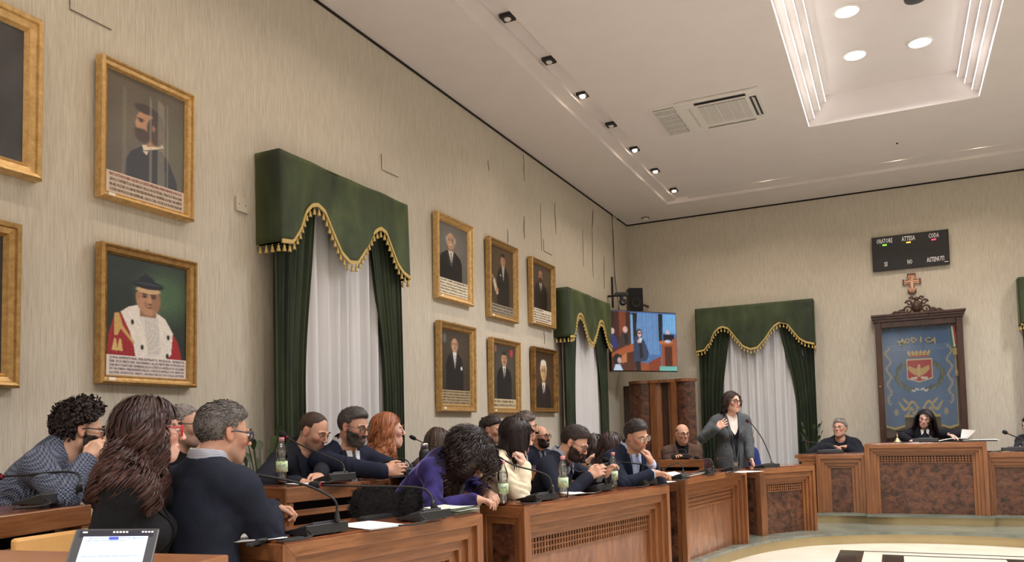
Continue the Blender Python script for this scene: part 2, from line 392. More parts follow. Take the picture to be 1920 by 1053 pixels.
E1 = E1+[(2*KX-x, y) for x, y in E1[::-1][1:]]
platform('platform_floor', E1, 0, P1Z, .02)
riser('brass_riser', E1, 0, P1Z-.03)
E2 = [(-3.2, 10.55), (-2.2, 10.62), (-1.1, 10.78), (-.8, 10.84), (-.40, 10.9), (-.385, 10.79), (0, 10.81), (.4, 10.82), (.9, 10.83), (.98, 10.83), (.995, 10.95), (1.4, 10.93), (2.2, 10.8), (XR-.1, 10.5)]
def plat2():
    pts = E2+[(XR, 10.5), (XR, B_), (A_, B_), (A_, 10.55)]; n = len(pts)
    V = [(x, y, P2Z) for x, y in pts]+[(x, y, P2Z-.03) for x, y in pts]
    F = [tuple(range(n))]+[(i, i+n, (i+1) % n+n, (i+1) % n) for i in range(n)]
    struct(obj('upper_platform_floor', V, F, GMARBLE))
    riser('upper_brass_riser', E2, P1Z, P2Z-.03, .02)
plat2()
# raised floor along the left wall for the outer row
slab('gallery_floor', A_, -2.95, YR, 10.4, .1, .36, WOODTOP)
# black marble inlay in the cream floor
def inlay(pts, name='floor_inlay'):
    n = len(pts); V = [(x, y, .003) for x, y in pts]+[(x, y, -.01) for x, y in pts]
    return struct(obj(name, V, [tuple(range(n))]+[(i, i+n, (i+1) % n+n, (i+1) % n) for i in range(n)], BMARBLE))
def strip(x0, y0, x1, y1): inlay([(x0, y0), (x1, y0), (x1, y1), (x0, y1)], 'floor_inlay')
YO, XO = 9.45, -.62
strip(XO, YO-.035, 2*KX-XO, YO)
strip(XO, 1.0, XO+.24, YO-.035); strip(2*KX-XO-.24, 1.0, 2*KX-XO, YO-.035)
strip(XO+.42, YO-.25, 2*KX-XO-.42, YO-.215)
strip(XO+.42, 1.0, XO+.62, YO-.25); strip(2*KX-XO-.62, 1.0, 2*KX-XO-.42, YO-.25)

# ---------------- ceiling fittings ----------------
LEDM = mat('led_white', (1, .98, .95), .5, emit=9.)
LEDS = mat('led_strip_glow', (1, .98, .96), .5, emit=5)
LAMPW = mat('warm_lamp_glow', (1, .82, .6), .5, emit=80.)
for k, (xa, z) in enumerate([(-.78, 0), (-.715, .085), (-.65, .17), (-.585, .255)]):
    for sgn in (0, 1):
        x = xa if sgn == 0 else .97-(xa+.78)
        s_ = 1 if sgn == 0 else -1
        o = MB().box((x+s_*.0028, 7.28, HT+z+.004), (.0028, 2.66, .003)).build('cove_light_strip', LEDS)
        tag(o, f"thin bright cove light strip on the {'left' if sgn==0 else 'right'} side of the ceiling coffer, {['outermost edge','second edge inwards','third edge inwards','innermost edge'][k]}", 'light strip', 'coffer light strips')
dl = ['large round white downlight nearest the top edge in the ceiling coffer', 'round white downlight lower left in the ceiling coffer', 'round white downlight on the right of the ceiling coffer', 'round white downlight hidden above the frame at right of the coffer', 'round downlight in the coffer above the camera, left', 'round downlight in the coffer above the camera, right']
for i, (x, y) in enumerate(DOWN):
    t = thing('downlight', dl[i], 'ceiling light', (x, y, COFZ-.02), 'round coffer downlights')
    MB().lathe((x, y, COFZ-.012), [(.115, 0), (.125, .004), (.125, .012), (.1, .012), (.1, 0)], 28).build('trim_ring', WHITE, t, True)
    MB().lathe((x, y, COFZ-.016), [(.1, .0), (.1, .008)], 28).build('lens', LEDM, t)
t = thing('speaker_dome', 'grey round ceiling fitting at the top edge inside the coffer', 'ceiling fitting', (.17, 6.9, COFZ-.02))
p = onZ(1716, -4, COFZ); MB().lathe((p[0], p[1], COFZ-.03), [(.06, 0), (.09, .012), (.095, .03)], 24).build('dome', GREY, t, True)
SP = [(950, 48, 0), (1029, 127, 0), (1094, 190, 1), (1146, 245, 0), (1190, 290, 1), (1231, 329, 1), (1270, 364, 1)]
nth = ['first', 'second', 'third', 'fourth', 'fifth', 'sixth', 'seventh']
for i, (x, y, on) in enumerate(SP):
    q = onZ(x, y, HT); q[0] = -2.875
    t = thing('spotlight', f"{'lit warm' if on else 'unlit black'} square recessed spotlight, {nth[i]} from the top of the ceiling channel", 'spotlight', (q[0], q[1], HT+.03), 'spotlights in the left ceiling channel')
    MB().box((q[0], q[1], HT+.072), (.055, .055, .016)).build('housing', BLACK, t)
    MB().lathe((q[0], q[1], HT+.045), [(.026, 0), (.032, .011)], 16).build('bulb', LAMPW if on else WHITE, t)
for x, lab in ((-1.55, 'faint spotlight in the back ceiling channel above the second window'), (.16, 'lit spotlight in the back ceiling channel left of the scoreboard end'), (1.14, 'lit spotlight in the back ceiling channel near the right edge')):
    t = thing('spotlight', lab, 'spotlight', (x, 11.95, HT+.04), 'spotlights in the back ceiling channel')
    MB().box((x, 11.95, HT+.080), (.055, .055, .008)).build('housing', WHITE, t); MB().lathe((x, 11.95, HT+.058), [(.03, 0), (.035, .014)], 16).build('bulb', LAMPW, t)
# air conditioner cassette
def ac():
    t = thing('air_conditioner', 'white ceiling cassette air conditioner with louvres beside the spotlight channel', 'air conditioner', (-1.7, 8.9, HT))
    z = HT
    MB().box((-1.58, 8.92, z-.017), (.44, .45, .016)).build('panel', WHITE, t, bevel=.008)
    MB().box((-1.55, 8.90, z-.036), (.25, .28, .006)).build('intake_grille', mat('ac_grille', srgb(176, 172, 168), .7), t)
    g = MB()
    for k in range(26): g.box((-1.55, 8.64+k*.021, z-.044), (.25, .003, .003))
    for k in range(4): g.box((-1.73+k*.12, 8.90, z-.045), (.004, .28, .003))
    tag(g.build('grille_fins', WHITE, t), kind='stuff')
    for qi, (cx, cy, hx, hy) in enumerate(((-1.55, 8.545, .27, .035), (-1.55, 9.28, .27, .035), (-1.22, 8.9, .035, .28), (-1.9, 8.9, .035, .28))):
        MB().box((cx, cy, z-.034), (hx, hy, .003)).build('air_slot', mat('air_slot_dark', srgb(60, 60, 60), .7) if qi in (0, 2) else WHITE, t)
        if hx > hy: MB().hexa([(cx-hx, cy-hy*.6, z-.06), (cx+hx, cy-hy*.6, z-.06), (cx+hx, cy+hy*.3, z-.04), (cx-hx, cy+hy*.3, z-.04), (cx-hx, cy-hy*.6, z-.056), (cx+hx, cy-hy*.6, z-.056), (cx+hx, cy+hy*.3, z-.036), (cx-hx, cy+hy*.3, z-.036)]).build('louvre', WHITE, t)
        else: MB().hexa([(cx-hx*.3, cy-hy, z-.04), (cx+hx*.6, cy-hy, z-.06), (cx+hx*.6, cy+hy, z-.06), (cx-hx*.3, cy+hy, z-.04), (cx-hx*.3, cy-hy, z-.036), (cx+hx*.6, cy-hy, z-.056), (cx+hx*.6, cy+hy, z-.056), (cx-hx*.3, cy+hy, z-.036)]).build('louvre', WHITE, t)
    t = thing('return_air_grille', 'perforated square return air grille left of the ceiling air conditioner', 'vent', (-2.15, 8.9, HT))
    MB().box((-2.16, 8.92, z-.012), (.14, .45, .012)).build('grille_frame', WHITE, t)
    MB().box((-2.16, 8.92, z-.026), (.115, .4, .003)).build('grille_backing', mat('vent_dark', srgb(70, 68, 66), .8), t)
    g = MB()
    for k in range(34): g.box((-2.16, 8.53+k*.0236, z-.031), (.115, .0028, .003))
    for k in range(9): g.box((-2.26+k*.025, 8.92, z-.0315), (.0022, .4, .003))
    for k in range(6): g.box((-2.16, 8.53+k*.156, z-.034), (.12, .009, .004))
    tag(g.build('grille_mesh', WHITE, t), kind='stuff')
ac()
q = onZ(1210, 408, HT); t = thing('smoke_detector', 'small white smoke detector on the ceiling near the room corner', 'smoke detector', (q[0], q[1], HT-.05))
MB().lathe((q[0], q[1], HT-.035), [(.04, 0), (.055, .01), (.055, .022)], 18).build('body', WHITE, t, True)
MB().lathe((q[0], q[1], HT-.013), [(.065, 0), (.065, .013)], 18).build('base', GREY, t)
q = onX(1148, 404, A_+.02)
pts = catmull([(A_+.03, q[1]-.1, q[2]+.12), (A_+.05, q[1]-.02, q[2]+.0), (A_+.05, q[1]+.08, q[2]-.08), (A_+.03, q[1]+.16, q[2]+.02), (A_+.02, q[1]+.1, q[2]+.1)], 5)
tag(MB().tube(pts, .008, 6).build('cable_coil', mat('white_cable', srgb(205, 200, 190), .6), None, True), 'small loop of pale cable at the top of the left wall', 'cable')
q = onZ(1682, 268, HT); tag(MB().lathe((q[0], q[1], HT-.012), [(.012, 0), (.014, .012)], 10).build('ceiling_hook', BLACK), 'tiny dark hook in the ceiling below the coffer', 'hook')
# torn wallpaper seams and thin panel outlines on the left wall
SEAM = mat('torn_seam', srgb(84, 75, 64), .9)
for k, (x0, y0, x1, y1, w) in enumerate([(981, 290, 983, 340, .006), (982, 405, 983, 448, .01), (1013, 380, 1015, 470, .005), (1040, 380, 1042, 440, .008), (1112, 392, 1110, 430, .02), (1092, 430, 1094, 500, .006), (1110, 432, 1112, 520, .006), (1132, 480, 1133, 540, .01), (1150, 430, 1153, 545, .01), (915, 300, 916, 320, .006), (1020, 620, 1021, 645, .008), (952, 430, 952, 463, .007)]):
    p, q = onX(x0, y0, A_+.004), onX(x1, y1, A_+.004); n = 7
    V = []; 
    for i in range(n):
        s_ = i/(n-1); ww = w*(.15+math.sin(PI*s_))*.5; c_ = p+(q-p)*s_; c_[1] += .006*math.sin(7*s_+k)
        V += [(A_+.004, c_[1]-ww, c_[2]), (A_+.008, c_[1]+ww, c_[2])]
    struct(obj('wallpaper_tear', V, [(2*i, 2*i+1, 2*i+3, 2*i+2) for i in range(n-1)], SEAM))
for L_ in ([(131, 0), (131, 17), (209, 56)], [(715, 288), (716, 318), (747, 332)], [(443, 372), (444, 391), (463, 398)], [(1019, 448), (1020, 470), (1035, 478)]):
    pts = [onX(x, y, A_+.006) for x, y in L_]; struct(MB().tube(pts, .0028, 5).build('trim_access_panel', SEAM))
q = onX(453, 384, A_+.01)
t = thing('wall_plate', 'small square blank plate on the left wall beside the large curtain', 'wall plate', q); MB().box(q, (.008, .055, .05)).build('plate', WALL, t)
for dy in (-.03, .03): MB().ball(q+np.array([.009, dy, 0]), .004, 8).build('screw', GREY, t)
q = onY(1157, 742, B_-.4); q[0] = A_+.03
t = thing('wall_socket', 'small white socket with black plug on the corner wall below the screen', 'wall socket', q); MB().box(q, (.012, .04, .06)).build('plate', WHITE, t)
MB().box(q+np.array([.03, 0, -.05]), (.02, .025, .06)).build('plug', BLACK, t)
# ---------------- framed portraits ----------------
def wallframe(side):
    if side == 'L': return (lambda u, z, d: np.array([A_+d, u, z])), np.array([0, 1., 0]), np.array([1., 0, 0])
    return (lambda u, z, d: np.array([u, B_-d, z])), np.array([1., 0, 0]), np.array([0, -1., 0])
def rect_sweep(P, u0, u1, z0, z1, prof, mi=0):
    """prof: (inset, height) pairs swept round a rectangle; P maps (u,z,d)"""
    V = []; F = []
    for ins, h in prof:
        V += [P(u0+ins, z0+ins, h), P(u1-ins, z0+ins, h), P(u1-ins, z1-ins, h), P(u0+ins, z1-ins, h)]
    for i in range(len(prof)-1):
        for k in range(4): F.append((4*i+k, 4*i+(k+1) % 4, 4*i+4+(k+1) % 4, 4*i+4+k))
    return V, F
UP = np.array([0, 0, 1.])
def portrait(label, u0, u1, z0, z1, cv, fw=.075, caph=0., capcol=(222, 205, 185), cap=(), capfirst=None, gold=GOLD, txc=(60, 45, 35), dep=.07, tagx=True, tilt=.02):
    base = np.array([A_, (u0+u1)/2, z0])
    t = thing('framed_portrait', label, 'painting', base, 'oil portraits on the left wall')
    P = lambda u, z, d: np.array([A_+.005+d+tilt*(z-z0), u, z])
    V, F = rect_sweep(P, u0, u1, z0, z1, [(0, 0), (0, dep*.8), (.012, dep), (fw*.35, dep*.9), (fw*.42, dep*.7), (fw*.75, dep*.55), (fw*.8, dep*.62), (fw, dep*.3), (fw, .008)])
    obj('frame', V, F, gold, t)
    iu0, iu1, iz0, iz1 = u0+fw, u1-fw, z0+fw, z1-fw
    O = P(iu0, iz0+caph, .02); cv.obj('painting', O, P(iu1, iz0+caph, .02)-O, P(iu0, iz1, .02)-O, PAINT, t)
    Up = P(0, 1, 0)-P(0, 0, 0); Up /= np.linalg.norm(Up)
    if caph:
        V = [P(iu0, iz0, .021), P(iu1, iz0, .021), P(iu1, iz0+caph, .021), P(iu0, iz0+caph, .021)]
        V += [v-np.array([.01, 0, 0]) for v in V]
        obj('caption_panel', V, [(0, 1, 2, 3), (0, 4, 5, 1), (1, 5, 6, 2), (2, 6, 7, 3), (3, 7, 4, 0)], mat('caption_%d_%d_%d' % capcol, srgb(*capcol), .6), t)
        n = len(cap); lh = caph/(n+.3)
        for i, ln in enumerate(cap):
            c_ = srgb(130, 30, 35) if (i == 0 and capfirst) else srgb(*txc)
            text_obj('caption_line', ln, P(iu0+.026, iz0+caph-lh*(i+.95), .024), (0, 1, 0), Up, lh*.92, mat('caption_ink_%d' % int(sum(c_)*1000), c_, .7), t, .0004, width=(iu1-iu0-.045)*(1 if len(ln) > 24 else len(ln)/26))
    if tagx: MB().box(P(u0+fw+.02, z0+fw*.45, dep*.75), (.004, .022, .012)).build('inventory_tag', PAPER, t)
    MB().tube([P((u0+u1)/2, z1-.01, .01), P((u0+u1)/2, z1+.02, .012)], .008, 8).build('hanging_eye', BRASS, t)
    return t
def bust(w, h, bg, suit, skin, hair, cx=.5, hy=.68, hs=.13, beard=None, bald=False, glasses=False, shirt=(225, 220, 210), tie=(30, 30, 35), asp=1.4, seed=0, mous=None, turn=.0, bgn=.15, hw=.72):
    """a painted sitter: hs = half head height as a fraction of the canvas height"""
    c = Canvas(w, h, bg); c.noise(bgn, 5, seed)
    c.ell(cx, hy-.1, .5, .4, tuple(min(255, int(v*1.25+8)) for v in bg), .9, a=.6)
    rx = hs*asp*hw
    sh = hy-hs*1.55
    c.poly([(cx-rx*2.5, -.1), (cx-rx*2.6, sh-.16), (cx-rx*2.2, sh-.04), (cx-rx*.8, sh+.06), (cx+rx*.8, sh+.06), (cx+rx*2.2, sh-.04), (cx+rx*2.6, sh-.16), (cx+rx*2.6, -.1)], suit)
    c.poly([(cx-rx*.62, sh+.075), (cx+rx*.62, sh+.075), (cx+rx*.1+turn*.1, sh-.20)], shirt)
    if tie: c.poly([(cx-rx*.13, sh+.03), (cx+rx*.17, sh+.03), (cx+rx*.2, sh-.18), (cx, sh-.22)], tie)
    li = tuple(min(255, int(v*1.5+12)) for v in suit)
    c.poly([(cx-rx*.7, sh+.07), (cx-rx*1.15, sh-.02), (cx-rx*.1, sh-.24), (cx+rx*.05, sh-.2)], li, .6)
    c.poly([(cx+rx*.7, sh+.07), (cx+rx*1.15, sh-.02), (cx+rx*.25, sh-.24), (cx+rx*.1, sh-.2)], li, .6)
    dk = tuple(int(v*.72) for v in skin)
    c.poly([(cx-rx*.5, hy-hs*.6), (cx+rx*.5, hy-hs*.6), (cx+rx*.55, sh+.06), (cx-rx*.55, sh+.06)], dk)
    if hair and not bald: c.ell(cx-turn*.02, hy+hs*.22, rx*1.12, hs*.98, hair, .12)
    c.ell(cx-rx*1.0, hy-hs*.05, rx*.16, hs*.2, dk, .3); c.ell(cx+rx*1.0, hy-hs*.05, rx*.16, hs*.2, dk, .3)
    c.ell(cx, hy, rx*.95, hs, skin, .12); c.ell(cx+rx*.45, hy-hs*.1, rx*.5, hs*.8, dk, .9, a=.45)
    if bald:
        c.ell(cx-rx*.92, hy+hs*.2, rx*.2, hs*.35, hair, .5); c.ell(cx+rx*.92, hy+hs*.2, rx*.2, hs*.35, hair, .5)
    elif hair: c.ell(cx, hy+hs*.95, rx*.9, hs*.32, hair, .3)
    if beard: c.ell(cx, hy-hs*.78, rx*.78, hs*.6, beard, .35); c.ell(cx, hy-hs*.36, rx*.5, hs*.14, beard, .3)
    ex = rx*.36
    for s_ in (-1, 1):
        c.ell(cx+s_*ex, hy+hs*.12, rx*.2, hs*.06, (70, 50, 40), .5); c.ell(cx+s_*ex, hy+hs*.13, rx*.08, hs*.05, (18, 14, 12), .3)
        c.ell(cx+s_*ex, hy+hs*.28, rx*.26, hs*.045, tuple(int(v*.5) for v in skin), .6)
        if glasses:
            c.ell(cx+s_*ex, hy+hs*.1, rx*.33, hs*.17, (30, 24, 22), .15); c.ell(cx+s_*ex, hy+hs*.1, rx*.27, hs*.13, tuple(int(v*.85) for v in skin), .15)
            c.ell(cx+s_*ex, hy+hs*.12, rx*.1, hs*.06, (25, 20, 18), .3)
    c.ell(cx+rx*.04, hy-hs*.1, rx*.1, hs*.2, tuple(min(255, int(v*1.08)) for v in skin), .5); c.ell(cx+rx*.08, hy-hs*.26, rx*.18, hs*.06, dk, .5)
    if mous: c.ell(cx, hy-hs*.4, rx*.42, hs*.1, mous, .4)
    c.ell(cx, hy-hs*.52, rx*.26, hs*.045, (130, 70, 62), .4)
    return c
# upper left large profile portrait (glazed, bearded man looking left)
c = Canvas(150, 190, (96, 86, 68)); c.noise(.2, 4, 3); c.ell(.5, .9, .5, .4, (84, 74, 58), .9, a=.5); c.ell(.75, .3, .3, .5, (92, 92, 72), .9, a=.5)
c.poly([(.22, -.05), (.24, .16), (.3, .26), (.45, .36), (.7, .36), (.8, .26), (.9, .08), (.9, -.05)], (34, 34, 38))
c.poly([(.44, .36), (.46, .31), (.6, .36), (.72, .41), (.7, .44), (.5, .38)], (222, 205, 180)); c.poly([(.45, .3), (.52, .32), (.5, .27)], (216, 200, 176))
c.poly([(.5, .36), (.68, .41), (.68, .56), (.52, .56)], (160, 112, 80))
c.ell(.56, .62, .17, .15, (52, 40, 32), .1); c.ell(.485, .58, .125, .145, (178, 132, 96), .12); c.ell(.375, .565, .024, .022, (184, 138, 102), .4)
c.ell(.62, .56, .12, .13, (60, 46, 36), .15); c.ell(.62, .5, .1, .1, (70, 54, 42), .3); c.ell(.45, .46, .1, .07, (66, 44, 32), .35); c.ell(.39, .5, .05, .02, (60, 40, 30), .4)
c.ell(.42, .62, .05, .012, (60, 42, 32), .4); c.ell(.425, .6, .025, .01, (30, 22, 20), .3); c.ell(.585, .57, .02, .03, (150, 106, 80), .5); c.ell(.48, .74, .14, .05, (56, 42, 34), .3)
for x0, w_, a_ in ((.535, .03, .3), (.64, .1, .28), (.76, .02, .3), (.2, .05, .12)): c.poly([(x0, 0), (x0+w_, 0), (x0+w_*.9, .85), (x0, .9)], (176, 168, 150), a_)
portrait('large gold-framed profile portrait of a bearded man, above the red-robed judge', 3.025, 3.69, CZ+1.395, CZ+2.215, c, .052, .125, (214, 196, 178),
         ['PROF. DOTTOR ROSARIO CASCINO, DOCENTE DI MEDICINA OPERATORIA PER LA FACOLTA', 'GEVOLI CONTRIBUTI AL PROGRESSO DELLA SUA DISCIPLINA, TENACE DI SINGOLARE', 'VALORE, VOLLE NEL SUO LABORE UMA MISSIONE PER MEGLIO ADEMPIERE LA QUALE, UNICAMENTE', 'COSTRUI IN MODICA UNA ESEMPLARE CASA DI CURA, CUI DIE SUA VIGORE PASSIONE'], True, GOLD2)
# red-robed magistrate
c = Canvas(150, 200, (30, 44, 40)); c.ell(.72, .68, .3, .25, (74, 104, 72), 1.0, a=.75); c.noise(.08, 6, 5)
c.poly([(.02, -.05), (.03, .2), (.1, .4), (.2, .44), (.4, .3), (.5, -.05)], (158, 34, 44)); c.poly([(.72, -.05), (.82, .27), (.88, .2), (.93, .06), (.94, -.05)], (158, 34, 44))
for k in range(7): c.poly([(.05+k*.045, -.02), (.1+k*.03, .4), (.11+k*.03, .4), (.065+k*.045, -.02)], (104, 16, 30), .5)
c.poly([(.17, .44), (.26, .5), (.36, .53), (.6, .48), (.72, .42), (.82, .28), (.8, .05), (.7, -.05), (.36, -.05), (.33, .1), (.28, .25)], (226, 220, 212))
c.noise(.05, 60, 8)
c.poly([(.38, .46), (.6, .46), (.68, .1), (.64, .02), (.5, -.02), (.47, .2)], (214, 210, 204))
for k in range(7): c.poly([(.46+k*.027, .42), (.466+k*.027, .42), (.52+k*.02, .04), (.514+k*.02, .04)], (150, 148, 146), .8)
c.ell(.5, .44, .07, .022, (232, 228, 222), .2)
for x, y in ((.31, .35), (.76, .23), (.43, .1), (.75, .03)): c.ell(x, y, .02, .028, (24, 20, 22), .3)
c.poly([(.1, .42), (.15, .43), (.2, .3), (.34, .14), (.33, .12), (.17, .27), (.14, .2), (.1, .2)], (196, 160, 96))
for x in (.1, .16): c.poly([(x-.03, .05), (x+.04, .04), (x+.02, .16), (x, .17)], (206, 176, 112))
c.ell(.5, .6, .15, .145, (172, 128, 98), .1); c.poly([(.4, .5), (.6, .5), (.6, .42), (.4, .42)], (146, 104, 78)); c.ell(.51, .585, .135, .15, (180, 136, 106), .1); c.ell(.375, .63, .03, .04, (168, 120, 94), .3)
c.ell(.6, .59, .06, .12, (140, 100, 78), .8, a=.7)
for x in (.455, .565): c.ell(x, .63, .035, .014, (92, 66, 52), .4); c.ell(x, .63, .012, .011, (22, 18, 16), .3); c.ell(x, .655, .042, .01, (70, 50, 40), .5)
c.ell(.52, .59, .018, .04, (194, 150, 118), .5); c.ell(.525, .555, .03, .012, (120, 80, 60), .5); c.ell(.52, .52, .04, .009, (120, 66, 56), .4); c.ell(.47, .55, .02, .03, (140, 96, 74), .6, a=.6)
c.ell(.5, .7, .15, .035, (200, 168, 128), .2); c.ell(.5, .755, .2, .045, (18, 22, 32), .15); c.ell(.48, .8, .1, .05, (22, 28, 40), .2); c.ell(.47, .85, .035, .025, (24, 30, 42), .3)
c.ell(.5, .765, .17, .008, (60, 74, 92), .5, a=.7)
portrait('gold-framed portrait of a judge in red robe, ermine collar and black cap', 3.02, 3.70, CZ+.335, CZ+1.135, c, .055, .115, (222, 212, 208),
         ['LUIGI AMMATUNA, MAGISTRATO, MODICA, GIURISTA', 'PER VICE PRETORE ONORARIO ALLA PRETURA DI MODICA', 'PAR PROCURATORE GENERALE ALLA CORTE DI APPELLO DI CAGLIARI', 'FU UN PRIMO PRESIDENTE DELLA CORTE DI APPELLO DI GENOVA', 'ILLUSTRE GIURISTA ED ONESTO, LAVORATORE DECORO DELLA GIUSTIZIA'], None, GOLD, (90, 80, 90))
c = Canvas(60, 80, (62, 60, 62)); c.noise(.3, 9, 2); c.ell(.5, .3, .3, .25, (50, 48, 50), .6); c.ell(.6, .25, .1, .08, (96, 60, 62), .9, a=.5)
portrait('large gold-framed dark portrait cut by the left photo edge, upper row', 1.98, 2.68, CZ+1.38, CZ+2.24, c, .085, gold=GOLD2, tagx=False)
portrait('gold-framed portrait cut by the left photo edge, lower row', 1.92, 2.565, CZ+.29, CZ+1.125, bust(50, 70, (40, 38, 36), (24, 24, 26), (150, 110, 88), (60, 50, 44)), .075, gold=GOLD, tagx=False)
# six smaller portraits
COLS = [(6.705, 7.44), (7.82, 8.55), (8.955, 9.70)]
capT = ['ON. AVV. COMM. GIOVANNI NEPOTE', 'Eletto e laureato per Probita dedito', 'Deputato al Parlamento Nazionale e', 'Sindaco Illustre di Modica e diede, onore', 'fu sempre, educando la nostra terra']
def colz(a, b): return CZ+a*1.0645, CZ+b*1.0645
z0, z1 = colz(1.255, 2.06)
portrait('gold-framed portrait of a bald, white-moustached man, upper row beside the large curtain', *COLS[0], z0, z1, bust(76, 90, (98, 96, 92), (28, 28, 32), (196, 158, 128), (180, 175, 165), bald=True, mous=(215, 210, 200), cx=.42, hy=.7, hs=.15, seed=4, tie=(120, 120, 125), beard=None), .07, .155, (226, 216, 192), capT, None, GOLD2)
z0, z1 = colz(1.20, 2.045)
c = bust(76, 96, (70, 56, 42), (22, 22, 24), (186, 140, 108), (34, 26, 22), cx=.56, hy=.78, hs=.1, seed=6, shirt=(180, 175, 165), tie=None)
c.poly([(.12, .4), (.2, .45), (.36, .2), (.3, .16), (.2, .25)], (196, 184, 160)); c.ell(.1, .46, .05, .03, (176, 130, 100), .3); c.ell(.3, .25, .06, .04, (176, 130, 100), .3); c.ell(.45, .52, .03, .015, (200, 190, 150), .4)
portrait('gold-framed portrait of a dark-haired cleric holding papers, middle of upper row', *COLS[1], z0, z1, c, .065, .11, (150, 142, 124), ['MONSIGNORE GIUSEPPE RAPISARDI', 'Vicario foraneo e canonico della', 'Chiesa di San Pietro in Modica'], None, GOLD)
z0, z1 = colz(1.245, 2.035)
portrait('gold-framed portrait of a long-bearded man, right end of the upper row', *COLS[2], z0, z1, bust(76, 92, (66, 54, 44), (28, 20, 18), (170, 126, 98), (70, 46, 34), cx=.46, hy=.76, hs=.12, beard=(58, 36, 26), bald=True, seed=8, shirt=(214, 206, 196)), .06, .165, (220, 210, 190), ['AVV. ON. ENRICO', 'dottore in Legge, Avvocato', 'nella storia patria e fu', 'studioso di Modica insigne', 'Deputato al Parlamento'], None, GOLD)
z0, z1 = colz(.205, 1.045)
c = bust(76, 92, (58, 50, 42), (30, 28, 30), (190, 148, 118), (120, 105, 90), cx=.46, hy=.76, hs=.115, bald=True, seed=9, tie=(170, 170, 172)); c.ell(.7, .38, .03, .03, (225, 222, 216), .4); c.ell(.12, .86, .06, .08, (120, 122, 118), .4, a=.6)
portrait('gold-framed portrait of a balding man with pocket square, lower row beside large curtain', *COLS[0], z0, z1, c, .075, .145, (176, 158, 122), ['NOBILE DOTTOR SALVATORE GIURATO, VALENTE', 'CLINICO, UOMO DI SCIENZA E DI CARITA GRANDE', 'DIRETTORE DI QUESTO OSPEDALE MAGGIORE CHE', 'AMO COME CASA SUA. SINDACO E PODESTA DI', 'MODICA, CAPACE E GENEROSO BENEFATTORE'], None, GOLD)
z0, z1 = colz(.20, .99)
c = bust(76, 92, (60, 56, 50), (22, 22, 24), (188, 142, 112), (44, 34, 28), cx=.5, hy=.74, hs=.12, seed=10, mous=(60, 44, 34)); c.poly([(.1, .98), (.18, .98), (.18, .88), (.14, .84), (.1, .88)], (150, 90, 90)); c.poly([(.76, .94), (.88, .94), (.88, .84), (.82, .79), (.76, .84)], (180, 60, 60))
portrait('gold-framed portrait of a moustached man with two painted shields, middle of lower row', *COLS[1], z0, z1, c, .065, .10, (200, 184, 150), ['DR. PAOLO CESARE SCIRUGO', 'SINDACO DI MODICA DAL 1897 AL 1902'], None, GOLD)
z0, z1 = colz(.22, .985)
portrait('gold-framed portrait of a white-haired man with glasses, right end, lower row', *COLS[2], z0, z1, bust(76, 96, (62, 44, 28), (36, 26, 24), (206, 170, 120), (226, 220, 204), cx=.48, hy=.66, hs=.17, glasses=True, seed=12, shirt=(235, 230, 220), hw=.62), .06, gold=ramp_mat('antique_gilt', [(.3, srgb(96, 66, 30)), (.7, srgb(160, 120, 60))], scale=16, rough=.4, coords='World', metal=.4), tagx=False)

